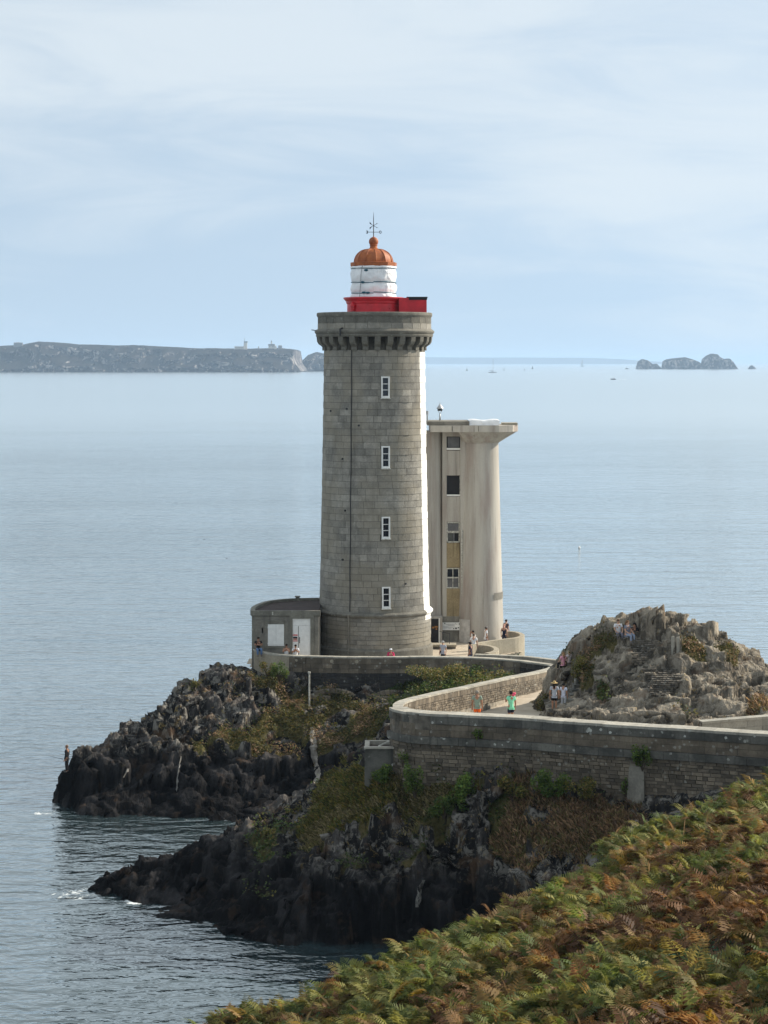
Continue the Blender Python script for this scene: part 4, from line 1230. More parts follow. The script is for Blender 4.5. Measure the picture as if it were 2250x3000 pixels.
# weather vane
wv = MB(T0); wv.tube([(LX, TY, zt(694)), (LX, TY, zt(640)), (LX, TY, zt(622))], [0.035, 0.025, 0.008], 6); vane = wv.build('weathervane', M['iron'], lh)
zl = zt(680)
mb = MB(T0); mb.tube([(LX - 0.40, TY, zl), (LX + 0.40, TY, zl)], 0.018, 6); mb.build('cross_arm', M['iron'], vane)
mb = MB(T0); mb.tube([(LX, TY - 0.40, zl), (LX, TY + 0.40, zl)], 0.018, 6); mb.build('cross_arm', M['iron'], vane)
def letter(strokes, c, name, rot=False):
    m = MB(T0)
    for (x0, z0, x1, z1) in strokes:
        f_ = (lambda x, z_: (c[0], c[1] + x, c[2] + z_)) if rot else (lambda x, z_: (c[0] + x, c[1], c[2] + z_))
        m.tube([f_(x0, z0), f_(x1, z1)], 0.026, 5)
    m.build(name, M['iron'], vane)
h_ = 0.085
letter([(0.05, -h_, 0.05, h_), (0.05, h_, -0.06, h_), (0.05, 0, -0.04, 0), (0.05, -h_, -0.06, -h_)], (LX - 0.47, TY, zl), 'letter_e')
oo = [(0.07 * math.cos(t), 0.09 * math.sin(t)) for t in np.linspace(0, 2 * PI, 9)]
letter([(oo[i][0], oo[i][1], oo[i + 1][0], oo[i + 1][1]) for i in range(8)], (LX + 0.48, TY, zl), 'letter_o')
letter([(-0.05, -h_, -0.05, h_), (-0.05, h_, 0.05, -h_), (0.05, -h_, 0.05, h_)], (LX, TY + 0.48, zl), 'letter_n', True)
letter([(0.05, h_, -0.05, h_ * .8), (-0.05, h_ * .8, -0.05, 0.01), (-0.05, 0.0, 0.05, -0.01), (0.05, -0.01, 0.05, -h_ * .8), (0.05, -h_ * .8, -0.05, -h_)], (LX, TY - 0.48, zl), 'letter_s', True)
zv = zt(661)
mb = MB(T0)
for dz in (-1, 1):
    mb.tube([(LX, TY, zv), (LX + 0.26, TY, zv + dz * 0.16)], 0.014, 5)
    mb.lathe((LX + 0.24, TY, zv + dz * 0.145), [(0.0, -0.04), (0.05, 0.0), (0.0, 0.05)], 6)
    mb.tube([(LX, TY, zv), (LX - 0.12, TY, zv + dz * 0.06)], 0.014, 5)
    x0, z0 = LX - 0.10, zv + dz * 0.05
    mb.hexa([(x0, TY - 0.012, z0 - 0.01), (x0 - 0.18, TY - 0.012, z0 + dz * 0.16 - 0.07), (x0 - 0.18, TY + 0.012, z0 + dz * 0.16 - 0.07), (x0, TY + 0.012, z0 - 0.01), (x0, TY - 0.012, z0 + 0.02), (x0 - 0.18, TY - 0.012, z0 + dz * 0.16 + 0.07), (x0 - 0.18, TY + 0.012, z0 + dz * 0.16 + 0.07), (x0, TY + 0.012, z0 + 0.02)])
mb.ell((LX, TY, zv), (0.05, 0.05, 0.05), 8, 6)
tagprops(mb.build('wind_arrow', M['iron'], vane), kind='thing')

# ------------------------------------------------------------------ the annex against the tower
AY = 149.5
ax0, ax1 = XX(738, AY), XX(934, AY)
A0 = Vector(((ax0 + ax1) / 2, AY, TERR))
an = thing('annex_house', 'low grey flat-roofed annex with white door and shutters against the tower', 'house', A0)
zA = zz(1789, AY)
back = catmull([(ax0, AY + 0.1, 0), (ax0 - 0.03, 152.0, 0), (ax0 + 0.45, 154.6, 0), (-7.9, 156.2, 0), (-6.5, 157.3, 0), (-4.4, 157.8, 0)], 0.5)[:, :2]
outl = [(ax1, AY), (ax0, AY)] + [tuple(p) for p in back] + [(-2.0, 157.8), (-2.0, 155.2), (ax1, 155.2)]
outl = outl[::-1]
mb = MB(A0); mb.prism(outl, TERR - 0.6, zA - 0.34); mb.build('wall', M['render'], an)
mb = MB(A0); mb.prism([(x * 0.985 + A0.x * 0.015, y + (0.2 if y < 150 else -0.1)) for x, y in outl], zA - 0.34, zA - 0.18); mb.build('roof', M['roofing'], an)
# roof kerb with moulded cornice, front and round the back
def rim(pts, w0, w1, z0, z1, name, mat):
    pl = Plan([(x, y, z1) for x, y in pts])
    m = MB(A0)
    n = max(2, int(pl.L / 0.35))
    vs_, fs = [], []
    for i in range(n + 1):
        t = pl.L * i / n
        p, nn = pl.at(t), pl.nrm(t)
        for s, zz_ in ((w0, z0), (w0, z1), (-w1, z1), (-w1, z0)):
            qx, qy = p[:2] + nn * s
            vs_.append((qx, qy, zz_))
    for i in range(n):
        for k in range(4):
            fs.append((i * 4 + k, i * 4 + (k + 1) % 4, i * 4 + 4 + (k + 1) % 4, i * 4 + 4 + k))
    fs += [(3, 2, 1, 0), (n * 4, n * 4 + 1, n * 4 + 2, n * 4 + 3)]
    m.add(vs_, fs)
    return m.build(name, mat, an)
bk = [(ax0, AY + 0.22)] + [tuple(p) for p in back[1:]]
rim([(ax1 + 0.1, AY), (ax0 - 0.06, AY)][::-1], 0.16, 0.10, zA - 0.33, zA, 'cornice', M['trim'])
rim([(ax1 + 0.1, AY), (ax0 - 0.03, AY)][::-1], 0.16, 0.02, zA - 0.40, zA - 0.325, 'cornice_moulding', M['trim'])
rim(bk[::-1], 0.2, 0.12, zA - 0.33, zA - 0.004, 'roof_kerb', M['trim'])
fy = AY - 0.002
def fbox(x0, x1, y0, y1, dep, name, mat, parent, off=0.0):
    """a piece on the front wall, given as it is seen: columns x0..x1, rows y0..y1"""
    m = MB(A0)
    X0, X1 = XX(x0, AY), XX(x1, AY)
    z0, z1 = zz(y1, AY), zz(y0, AY)
    m.box(((X0 + X1) / 2, fy - off - dep / 2 + 0.02, (z0 + z1) / 2), (X1 - X0, dep + 0.04, z1 - z0))
    return m.build(name, mat, parent)
fbox(737.8, 744, 1806, 1960, 0.03, 'corner_stone', M['trim'], an)
for (a_, b_, c_, d_) in ((740, 764, 1812, 1835), (745, 772, 1836, 1856), (744, 775, 1857, 1880), (746, 770, 1881, 1902), (766, 785, 1838, 1858), (747, 768, 1903, 1925), (748, 774, 1926, 1948)):
    fbox(a_ + 1, b_ - 1, c_ + 1, d_ - 1, 0.012, 'stone_block', M['ashlar'], an)
arch_ = fbox(848, 857, 1802, 1960, 0.09, 'door_surround', M['trim'], an)
fbox(909.5, 920, 1802, 1960, 0.09, 'door_surround', M['trim'], an)
fbox(848, 920, 1796, 1812, 0.10, 'door_lintel', M['trim'], an)
door = fbox(857.2, 909.3, 1832.5, 1950, 0.03, 'door', M['white'], an)
fbox(857.2, 909.3, 1812.2, 1832, 0.035, 'transom', M['white'], an)
fbox(873.6, 875.0, 1834, 1950, 0.006, 'leaf_joint', M['iron'], door, 0.03)
for c0, c1 in ((879, 889), (893, 905)):
    for r0, r1 in ((1836, 1850), (1854, 1876), (1880, 1902), (1906, 1928)):
        fbox(c0, c1, r0, r1, 0.018, 'door_panel', M['white'], door, 0.028)
for r0, r1 in ((1836, 1856), (1882, 1904), (1908, 1930)):
    fbox(860, 872, r0, r1, 0.018, 'door_panel', M['white'], door, 0.028)
po = fbox(857.6, 872.5, 1858, 1879, 0.012, 'poster', M['white'], door, 0.05)
fbox(858, 872, 1858.5, 1862, 0.006, 'poster_heading', plain('poster_red', (0.5, 0.02, 0.02), 0.5), po, 0.062)
fbox(858.6, 871.4, 1864.5, 1870, 0.006, 'poster_picture', plain('poster_dark', (0.03, 0.03, 0.035), 0.5), po, 0.062)
fbox(858.6, 871.4, 1870.6, 1874, 0.006, 'poster_picture', plain('poster_rust', (0.35, 0.08, 0.03), 0.5), po, 0.062)
fbox(858, 872, 1876, 1878.6, 0.006, 'poster_heading', plain('poster_red2', (0.5, 0.02, 0.02), 0.5), po, 0.062)
fbox(876.5, 878.3, 1866, 1884, 0.05, 'handle', M['iron'], door, 0.03)
fbox(776, 833, 1818, 1827.5, 0.04, 'window_lintel', M['trim'], an)
fbox(778, 834, 1892.5, 1900, 0.06, 'window_sill', M['trim'], an)
for s0, s1 in ((785, 808.4), (808.9, 832)):
    sh_ = fbox(s0, s1, 1829, 1892, 0.05, 'shutter', M['white'], an)
    nb = 4
    for k in range(nb):
        fbox(s0 + (s1 - s0) * k / nb + 0.3, s0 + (s1 - s0) * (k + 1) / nb - 0.3, 1829.3, 1891.7, 0.012, 'plank', M['white'], sh_, 0.05)
    for r in (1838, 1885):
        fbox(s0 - 1.0, s1 - 1.5, r - 1.2, r + 1.2, 0.02, 'hinge_strap', M['white'], sh_, 0.062)
fbox(797, 801, 1792, 1801, 0.12, 'lamp_bracket', M['white_old'], an)
mb = MB(A0); qv = onz(872, 1760, zA - 0.18)
mb.hexa([(qv.x + sx * a_, qv.y + sy * a_, z_) for z_, a_ in ((zA - 0.19, 0.17), (zA + 0.10, 0.13)) for sx, sy in ((-1, -1), (1, -1), (1, 1), (-1, 1))]); mb.box((qv.x, qv.y, zA + 0.13), (0.38, 0.38, 0.06)); mb.build('roof_vent', M['trim'], an)

# ------------------------------------------------------------------ the concrete tower behind
CYd = 164.0
sc = F / CYd
C0 = Vector((XX(1390, CYd), CYd, TERR))
ct = thing('semaphore_tower', 'pale concrete lookout tower with flared flat top behind the lighthouse', 'tower', C0)
ccx = XX(1404, CYd)
zCt, zCb = zz(1296, CYd), TERR - 0.5
r_t, r_b = 1.44, 1.90
mb = MB(C0)
mb.lathe((ccx, CYd, 0), [(r_b + (r_t - r_b) * ((z - zCb) / (zCt - zCb)) ** 0.8, z) for z in np.linspace(zCb, zCt, 14)], 72)
mb.build('round_shaft', M['concrete'], ct, True, angle=0.6)
# flared capital: from the round shaft out to the slab
zsl = zz(1263, CYd)
sx0, sx1 = XX(1258, CYd), XX(1516, CYd)
mb = MB(C0)
n = 64
lo, hi = [], []
for i in range(n):
    a = 2 * PI * i / n
    dx, dy = math.sin(a), -math.cos(a)
    lo.append((ccx + dx * (r_t + 0.02), CYd + dy * (r_t + 0.02), zCt - 0.02))
    rx = (sx1 - 0.10 - ccx) if dx > 0 else 1.60
    k_ = 1.0 / max(abs(dx) / rx, abs(dy) / 2.35)
    k_ = min(k_, 2.9)
    hi.append((ccx + dx * k_, CYd + dy * k_, zsl))
mb.add(lo + hi, [(i, (i + 1) % n, n + (i + 1) % n, n + i) for i in range(n)] + [tuple(range(n, 2 * n))])
mb.build('flared_capital', M['concrete'], ct)
sl = [(sx0, CYd - 2.45), (sx1 - 1.5, CYd - 2.55), (sx1 - 0.45, CYd - 1.75), (sx1, CYd - 0.6), (sx1, CYd + 1.0), (sx1 - 1.2, CYd + 2.4), (sx0, CYd + 2.4)]
mb = MB(C0); mb.prism(sl, zsl + 0.002, zz(1244, CYd)); mb.build('roof_slab', M['concrete'], ct)
for px in (1325, 1402):
    mb = MB(C0); mb.box((XX(px, CYd - 2.5), CYd - 2.52, (zsl + zz(1244, CYd)) / 2), (0.035, 0.06, 0.40), 0.03); mb.build('slab_joint', M['mortar'], ct)
zp = zz(1244, CYd)
mb = MB(C0); mb.prism([(sx0 - 0.2, CYd - 2.2), (XX(1372, CYd), CYd - 2.25), (XX(1372, CYd), CYd + 2.0), (sx0 - 0.2, CYd + 2.0)], zp + 0.002, zz(1232, CYd)); mb.build('roof_upstand', M['render'], ct)
# tarpaulin tied over the corner of the upstand
tx0, tx1 = XX(1372, CYd), XX(1459, CYd)
q = []
for j in range(5):
    for i in range(13):
        u, v = i / 12, j / 4
        x = tx0 + (tx1 - tx0) * u
        q.append((x, CYd - 2.22 + 0.10 * abs(math.sin(u * 11 + v * 2)) * (1 - v * 0.5) + (0.12 * v), zp + 0.01 + (zz(1230, CYd) - zp) * v + 0.04 * math.sin(u * 9) * v))
nb_ = len(q)
fs = [(j * 13 + i, j * 13 + i + 1, (j + 1) * 13 + i + 1, (j + 1) * 13 + i) for j in range(4) for i in range(12)]
q += [(tx0 + (tx1 - tx0) * i / 12, CYd + 1.6, zz(1230, CYd) + 0.04 * math.sin(i / 12 * 9)) for i in range(13)]
fs += [(52 + i, 52 + i + 1, nb_ + i + 1, nb_ + i) for i in range(12)]
q += [(tx1, CYd + 1.6, zp + 0.01)]
fs += [(12, len(q) - 1, nb_ + 12, 64), (12, 64, 51, 38), (12, 38, 25)]
mb = MB(C0); mb.add(q, fs); mb.build('tarpaulin', M['tarp'], ct, True)
mb = MB(C0); mb.box(((tx1 + sx1) / 2 + 0.1, CYd - 0.3, zp + 0.08), (sx1 - tx1 - 0.3, 1.6, 0.16)); mb.build('roof_upstand', M['parwall'], ct)
# left wing, a second curved shell
wcx = XX(1248, CYd)
mb = MB(C0); mb.lathe((wcx, CYd, 0), [(XX(1303, CYd) - wcx, zCb), (XX(1297, CYd) - wcx, zz(1262, CYd))], 56); mb.build('curved_wing', M['concrete'], ct, True, angle=0.6)
# flat window bay between the two
by = CYd - 0.95
bX0, bX1 = XX(1296, by), XX(1364, by)
bay = [(1250, 1266), (1319, 1394), (1456, 1535), (1586, 1664), (1725, 1900)]
def bbox(x0, x1, y0, y1, dep, name, mat, parent, off=0.0):
    m = MB(C0)
    X0, X1 = XX(x0, by), XX(x1, by)
    z0, z1 = zz(y1, by), zz(y0, by)
    m.box(((X0 + X1) / 2, by - off - dep / 2 + 0.02, (z0 + z1) / 2), (X1 - X0, dep + 0.04, z1 - z0))
    return m.build(name, mat, parent)
mb = MB(C0); mb.box(((bX0 + bX1) / 2, by + 0.85, (zCb + zz(1262, CYd)) / 2), (bX1 - bX0, 1.0, zz(1262, CYd) - zCb)); mb.build('bay_core', M['black'], ct)
bbox(1296, 1308.5, 1262, 1905, 0.33, 'bay_pilaster', M['concrete'], ct, -0.33)
bbox(1348.5, 1364, 1262, 1905, 0.40, 'bay_pilaster', M['concrete'], ct, -0.33)
bbox(1308.7, 1348.3, 1262, 1279, 0.30, 'bay_spandrel', M['concrete'], ct, -0.33)
bbox(1308.7, 1348.3, 1320, 1393, 0.28, 'bay_spandrel', M['concrete'], ct, -0.33)
bbox(1308.7, 1348.3, 1455, 1529, 0.28, 'bay_spandrel', M['concrete'], ct, -0.33)
bbox(1308.7, 1347.3, 1591, 1663, 0.28, 'bay_spandrel', M['ochre'], ct, -0.33)
bbox(1308.7, 1347.3, 1725, 1806, 0.28, 'bay_spandrel', M['ochre'], ct, -0.33)
bbox(1296, 1352, 1806, 1905, 0.06, 'bay_base', M['render'], ct, -0.03)
# window 1: boarded grey
wA = bbox(1309, 1348, 1312.5, 1318, 0.12, 'window_sill', M['white'], ct, -0.15)
bbox(1312, 1346, 1281, 1312, 0.03, 'boarded_window', M['glass_grey'], ct, -0.25)
# window 2: open black hole with white frame
bbox(1309, 1348, 1449, 1453.5, 0.12, 'window_sill', M['white'], ct, -0.15)
bbox(1346.6, 1348.3, 1394, 1450, 0.08, 'window_frame', M['white_old'], ct, -0.2)
bbox(1309, 1311.5, 1394, 1450, 0.05, 'window_frame', M['iron'], ct, -0.2)
# window 3: broken casement
wC = bbox(1309, 1347, 1530, 1533, 0.09, 'window', M['white_old'], ct, -0.18)
for x0, x1, y0, y1 in ((1309, 1312, 1533, 1590), (1344, 1347, 1533, 1590), (1309, 1347, 1586.5, 1590), (1311, 1345, 1556, 1559), (1309, 1348, 1559.5, 1562)):
    bbox(x0, x1, y0, y1, 0.07, 'frame_bar', M['white_old'], wC, -0.18)
bbox(1312, 1344, 1534, 1556, 0.04, 'pane', M['glass_grey'], wC, -0.2)
bbox(1312, 1326, 1563, 1586, 0.03, 'pane', plain('green_grey_glass', (0.07, 0.075, 0.07), 0.3, 0.5), wC, -0.22)
bbox(1327, 1332, 1563, 1586, 0.03, 'pane', M['glass_grey'], wC, -0.22)
# window 4: four panes
wD = bbox(1308, 1346, 1664.5, 1667.5, 0.09, 'window', M['white_old'], ct, -0.18)
for x0, x1, y0, y1 in ((1308, 1311, 1667.5, 1721), (1343, 1346, 1667.5, 1721), (1308, 1346, 1721, 1724), (1311, 1343, 1691, 1694.5), (1326, 1328, 1667.5, 1691), (1326, 1328, 1694.5, 1721)):
    bbox(x0, x1, y0, y1, 0.07, 'frame_bar', M['white_old'], wD, -0.18)
for x0, x1 in ((1311, 1326), (1328, 1343)):
    bbox(x0, x1, 1668, 1691, 0.02, 'pane', M['glass'], wD, -0.24)
    bbox(x0, x1, 1695, 1721, 0.02, 'pane', M['glass_grey'], wD, -0.24)
mb = MB(C0); mb.tube([(XX(1353, by), by - 0.12, zz(y, by)) for y in (1553, 1570, 1650, 1740)], [0.07, 0.06, 0.05, 0.035], 8); mb.build('pipe', M['white_old'], ct)
# door, threshold wall with rail, notice board
dY = CYd - 2.35
def dbox(x0, x1, y0, y1, dep, name, mat, parent, Y=dY):
    m = MB(C0)
    X0, X1 = XX(x0, Y), XX(x1, Y)
    z0, z1 = zz(y1, Y), zz(y0, Y)
    m.box(((X0 + X1) / 2, Y - dep / 2, (z0 + z1) / 2), (X1 - X0, dep, z1 - z0))
    return m.build(name, mat, parent)
m_ = MB(C0); m_.box((XX(1272, dY), dY + 0.6, (zz(1815, dY) + TERR - 0.4) / 2), (XX(1297, dY) - XX(1248, dY), 1.15, zz(1802, dY) - TERR + 0.4)); m_.build('entrance_block', M['concrete'], ct)
dbox(1262, 1285, 1813, 1890, 0.04, 'door', M['black'], ct, dY)
rust = plain('rust_graffiti', (0.30, 0.14, 0.04), 0.8)
for (x0, x1, y0, y1) in ((1265, 1272, 1836, 1841), (1273, 1283, 1834, 1839), (1276, 1281, 1841, 1845)):
    dbox(x0, x1, y0, y1, 0.006, 'rust_patch', rust, ct, dY - 0.05)
dbox(1285.3, 1288.2, 1811, 1893, 0.07, 'door_frame', M['white'], ct, dY)
sg = dbox(1296.5, 1349, 1823.5, 1846, 0.05, 'notice_board', M['white'], ct, by - 0.14)
tagprops(sg, 'white notice board with small print and dark icons')
ink = plain('grey_ink', (0.22, 0.23, 0.25), 0.6)
for (x0, x1, y0, y1) in ((1304, 1340, 1828, 1829), (1308, 1328, 1830.6, 1831.4), (1312, 1332, 1833, 1833.8), (1299, 1312, 1834.8, 1835.4), (1299, 1316, 1837.4, 1838.1), (1299, 1310, 1840, 1840.6), (1316, 1326, 1837.8, 1838.4), (1314, 1322, 1840.6, 1841.2)):
    dbox(x0, x1, y0, y1, 0.006, 'print_line', ink, sg, by - 0.192)
for (x0, x1, y0, y1) in ((1301.5, 1304.5, 1824.5, 1828), (1344, 1346.5, 1826, 1830), (1328, 1330.5, 1839.5, 1843), (1333.5, 1338.5, 1838.5, 1843), (1341, 1345, 1837.5, 1840.5), (1334, 1335.5, 1825, 1826.5)):
    dbox(x0, x1, y0, y1, 0.006, 'icon', M['iron'], sg, by - 0.193)
wy_ = CYd - 4.6
dbox(1262, 1334, 1887, 1935, 0.9, 'threshold_wall', M['render'], ct, wy_ + 0.5)
tw = dbox(1262, 1336, 1883, 1888, 1.2, 'threshold_slab', M['parwall'], ct, wy_ + 0.6)
mb = MB(C0)
ry = wy_ - 0.1
for px in (1296, 1317):
    mb.tube([(XX(px, ry), ry, zz(1886, ry)), (XX(px, ry), ry, zz(1853 if px < 1310 else 1856, ry))], 0.022, 6)
mb.tube([(XX(1287, ry), ry, zz(1849, ry)), (XX(1296, ry), ry, zz(1852, ry)), (XX(1318, ry), ry, zz(1856, ry))], 0.022, 6)
mb.build('handrail', M['iron'], ct)
# pale patch of new render and the ledge on the round shaft
a0_, a1_ = 0.55, 1.60
zb0, zb1 = zz(1758, CYd - 1.5), zz(1738, CYd - 1.5)
rm = r_b + (r_t - r_b) * ((zb0 - zCb) / (zCt - zCb)) ** 0.8
mb = MB(C0)
vs_ = [(ccx + r * math.sin(a), CYd - r * math.cos(a), z_) for z_ in (zb0, zb1) for r in (rm + 0.03,) for a in np.linspace(0.62, 1.7, 16)]
mb.add(vs_, [(i, i + 1, 17 + i, 16 + i) for i in range(15)]); mb.build('faded_band', M['render'], ct, True)
mb = MB(C0)
rp = r_b + 0.012
vs_ = [(ccx + (rp - 0.05 * k) * math.sin(a), CYd - (rp - 0.05 * k) * math.cos(a), z_) for k, z_ in ((0, TERR), (0.4, zz(1808, CYd))) for a in np.linspace(-0.95, -0.42 + 0.0, 8)]
mb.add(vs_, [(i, i + 1, 9 + i, 8 + i) for i in range(7)]); mb.build('render_patch', plain('new_render', (0.52, 0.5, 0.47), 0.9, 0.1, var=0.15, scale=3), ct, True)
# lamp on the roof
lx = XX(1289, CYd); zl0 = zz(1232, CYd)
lamp = thing('roof_beacon', 'small beacon lamp with pointed metal hood on the concrete roof', 'lamp', (lx, CYd, zl0))
L0 = Vector((lx, CYd, zl0))
mb = MB(L0); mb.tube([(lx, CYd, zl0), (lx, CYd, zz(1212, CYd))], [0.07, 0.05], 8); mb.build('stem', M['galv'], lamp, True)
mb = MB(L0)
for k in range(4):
    a = PI / 4 + k * PI / 2
    mb.tube([(lx, CYd, zz(1214, CYd)), (lx + 0.16 * math.cos(a), CYd + 0.16 * math.sin(a), zz(1204, CYd))], 0.018, 5)
mb.build('bracket', M['galv'], lamp)
mb = MB(L0); mb.lathe((lx, CYd, 0), [(0.16, zz(1204, CYd)), (0.19, zz(1202.5, CYd)), (0.19, zz(1197, CYd))], 16); mb.build('lens', M['glass'], lamp, True, angle=0.5)
mb = MB(L0); mb.lathe((lx, CYd, 0), [(0.26, zz(1197.5, CYd)), (0.27, zz(1196, CYd)), (0.10, zz(1187, CYd)), (0.03, zz(1184, CYd)), (0.012, zz(1177, CYd))], 18); mb.build('hood', M['galv'], lamp, True, angle=0.5)
ax_ = XX(1251, CYd)
an_o = MB((ax_, CYd - 1, zz(1232, CYd))); an_o.tube([(ax_, CYd - 1, zz(1232, CYd)), (ax_, CYd - 1, zz(1212, CYd))], 0.06, 8); an_o.tube([(ax_, CYd - 1, zz(1212, CYd)), (ax_, CYd - 1, zz(1203, CYd))], 0.1, 8)
tagprops(an_o.build('aerial', M['galv']), 'stubby grey aerial on the roof edge beside the white stripe', 'aerial')
# ------------------------------------------------------------------ the path's walls
# 1: the high retaining wall along the near side of the path
pn = Plan(near_path)
N0 = Vector((*pn.at(pn.L * 0.5)[:2], 6.0))
nw = thing('retaining_wall', 'high weathered stone retaining wall with ledge along the near edge of the path', 'wall', N0)
TH = 0.85
zbn = lambda t: float(np.interp(t, [0, pn.L], [5.0, 5.6]))
wall_core(pn, 0.06, zbn, TH, N0, 'wall_core', M['wallmortar_dark'], nw, 0.03)
Rn = random.Random(21)
lay(nw, N0, wall_top(pn, TH, 0.12, 1.05, 0.012, 0.035, tints=(0.35, 0.9), R=Rn), 'coping_stone', 'coping_stones_beyond', M['coping'])
bl = course(pn, 1, 0.0, TH / 2 + 0.035, 0.122, 0.50, 1.25, 0.3, 0.010, tints=(0.25, 0.6), R=Rn)
lay(nw, N0, bl, 'parapet_stone', 'parapet_stones_beyond', M['coping_dark'])
bl = []
for z0, z1, ln in ((0.52, 0.80, 0.75), (0.80, 1.12, 0.85)):
    bl += course(pn, 1, 0.0, TH / 2 - 0.005, z0, z1, ln, 0.35, 0.012, tints=(0.3, 0.75), rag=0.01, R=Rn)
lay(nw, N0, bl, 'parapet_block', 'parapet_blocks_beyond', M['wallstone'])
bl = course(pn, 1, 0.0, TH / 2 + 0.16, 1.14, 1.50, 1.0, 0.3, 0.014, tints=(0.2, 0.8), R=Rn)
lay(nw, N0, bl, 'ledge_stone', 'ledge_stones_beyond', M['coping_dark'])
bl = []
zc_ = 1.52
while zc_ < 4.6:
    h_ = Rn.choice((0.15, 0.16, 0.18, 0.20))
    bl += course(pn, 1, 0.0, TH / 2 + 0.02, zc_, zc_ + h_, 0.40, 0.45, 0.030, tints=(0.05, 0.95), rag=0.016, R=Rn)
    zc_ += h_
vis = []
for b in bl:                                       # stones that the bank hides count as small
    c = np.mean(b[0], axis=0)
    vis.append((b[0], b[1] if c[2] > 6.4 else b[1] * 0.2, b[2]))
lay(nw, N0, vis, 'brick', 'bricks_beyond', M['wallstone'])
# buttress in the retaining wall
tb = min(np.linspace(0, pn.L, 400), key=lambda t: abs(CX + pn.at(t)[0] / pn.at(t)[1] * F - 1872))
pb, nb_ = pn.at(tb), pn.nrm(tb)
mb = MB(N0)
lo = [pb[:2] + nb_ * 0.2 + s * np.array([-nb_[1], nb_[0]]) * 0.50 for s in (1, -1)] + [pb[:2] + nb_ * 0.92 + s * np.array([-nb_[1], nb_[0]]) * 0.50 for s in (-1, 1)]
hi = [pb[:2] + nb_ * 0.2 + s * np.array([-nb_[1], nb_[0]]) * 0.34 for s in (1, -1)] + [pb[:2] + nb_ * 0.38 + s * np.array([-nb_[1], nb_[0]]) * 0.34 for s in (-1, 1)]
mb.hexa([(q[0], q[1], 5.0) for q in lo] + [(q[0], q[1], pb[2] - 1.52) for q in hi], 0.6)
mb.build('buttress', M['render'], nw)

# 2: the lower parapet on the far side, sweeping round to the terrace
pf = Plan(far_path)
F0 = Vector((*pf.at(pf.L * 0.5)[:2], 7.0))
fw = thing('sweeping_parapet', 'low curved stone parapet sweeping from the path round to the terrace', 'wall', F0)
TF = 0.46
wall_core(pf, 0.06, lambda t: pf.at(t)[2] - 3.2, TF, F0, 'wall_core', M['wallmortar'], fw, 0.03)
lay(fw, F0, wall_top(pf, TF, 0.10, 0.95, 0.010, 0.03, tints=(0.5, 1.0), R=Rn), 'coping_stone', 'coping_stones_beyond', M['coping'])
bl = course(pf, -1, 0.0, TF / 2 + 0.012, 0.11, 0.42, 0.62, 0.35, 0.022, tints=(0.45, 1.0), rag=0.01, R=Rn)
lay(fw, F0, bl, 'parapet_stone', 'parapet_stones_beyond', M['wallstone'])
bl = []
zc_ = 0.43
while zc_ < 1.12:
    h_ = Rn.choice((0.12, 0.13, 0.15))
    bl += course(pf, -1, 0.0, TF / 2 + 0.012, zc_, zc_ + h_, 0.36, 0.45, 0.032, tints=(0.3, 1.0), rag=0.014, R=Rn)
    zc_ += h_
lay(fw, F0, bl, 'brick', 'bricks_beyond', M['wallstone'], 300)
bl = []
for k in range(6):
    bl += course(pf, 1, 0.0, TF / 2 + 0.01, 0.11 + k * 0.3, 0.11 + (k + 1) * 0.3, 0.7, 0.35, 0.03, tints=(0.0, 0.6), rag=0.012, R=Rn)
m = MB(F0)
for vs_, ar, tint in bl:
    m.add(vs_, BOXF, tint)
tagprops(m.build('outer_stones', M['darkstone'], fw), kind='stuff')

# 3: the terrace wall in front of the lighthouse
pt_ = Plan(terr_path)
W0 = Vector((*pt_.at(pt_.L * 0.5)[:2], 5.0))
tw_ = thing('terrace_wall', 'dark stone terrace wall with pale round spots in front of the lighthouse', 'wall', W0)
TT = 0.5
wall_core(pt_, 0.05, lambda t: 3.4, TT, W0, 'wall_core', M['wallmortar_dark'], tw_, 0.03)
tend = pt_.L - 2.7
lay(tw_, W0, wall_top(pt_, TT, 0.09, 0.9, 0.012, 0.025, tints=(0.4, 1.0), R=Rn), 'coping_stone', 'coping_stones_beyond', M['coping'])
bl = course(pt_, 1, 0.0, TT / 2 + 0.014, 0.095, 0.50, 0.80, 0.35, 0.020, t1=tend, tints=(0.25, 0.95), rag=0.012, R=Rn)
bl += course(pt_, 1, 0.0, TT / 2 + 0.014, 0.50, 0.80, 0.62, 0.35, 0.022, t1=tend, tints=(0.3, 1.0), rag=0.014, R=Rn)
bl += course(pt_, 1, 0.0, TT / 2 + 0.014, 0.80, 1.10, 0.55, 0.4, 0.022, t1=tend, tints=(0.3, 1.0), rag=0.014, R=Rn)
lay(tw_, W0, bl, 'parapet_stone', 'parapet_stones_beyond', M['wallstone'], 300)
bl = []
zc_ = 1.10
while zc_ < 3.4:
    h_ = Rn.choice((0.2, 0.24, 0.28))
    bl += course(pt_, 1, 0.0, TT / 2 + 0.03, zc_, zc_ + h_, 0.5, 0.4, 0.024, t1=tend, tints=(0.0, 0.35), rag=0.02, R=Rn)
    zc_ += h_
lay(tw_, W0, bl, 'wall_stone', 'wall_stones_beyond', M['darkstone'], 300)
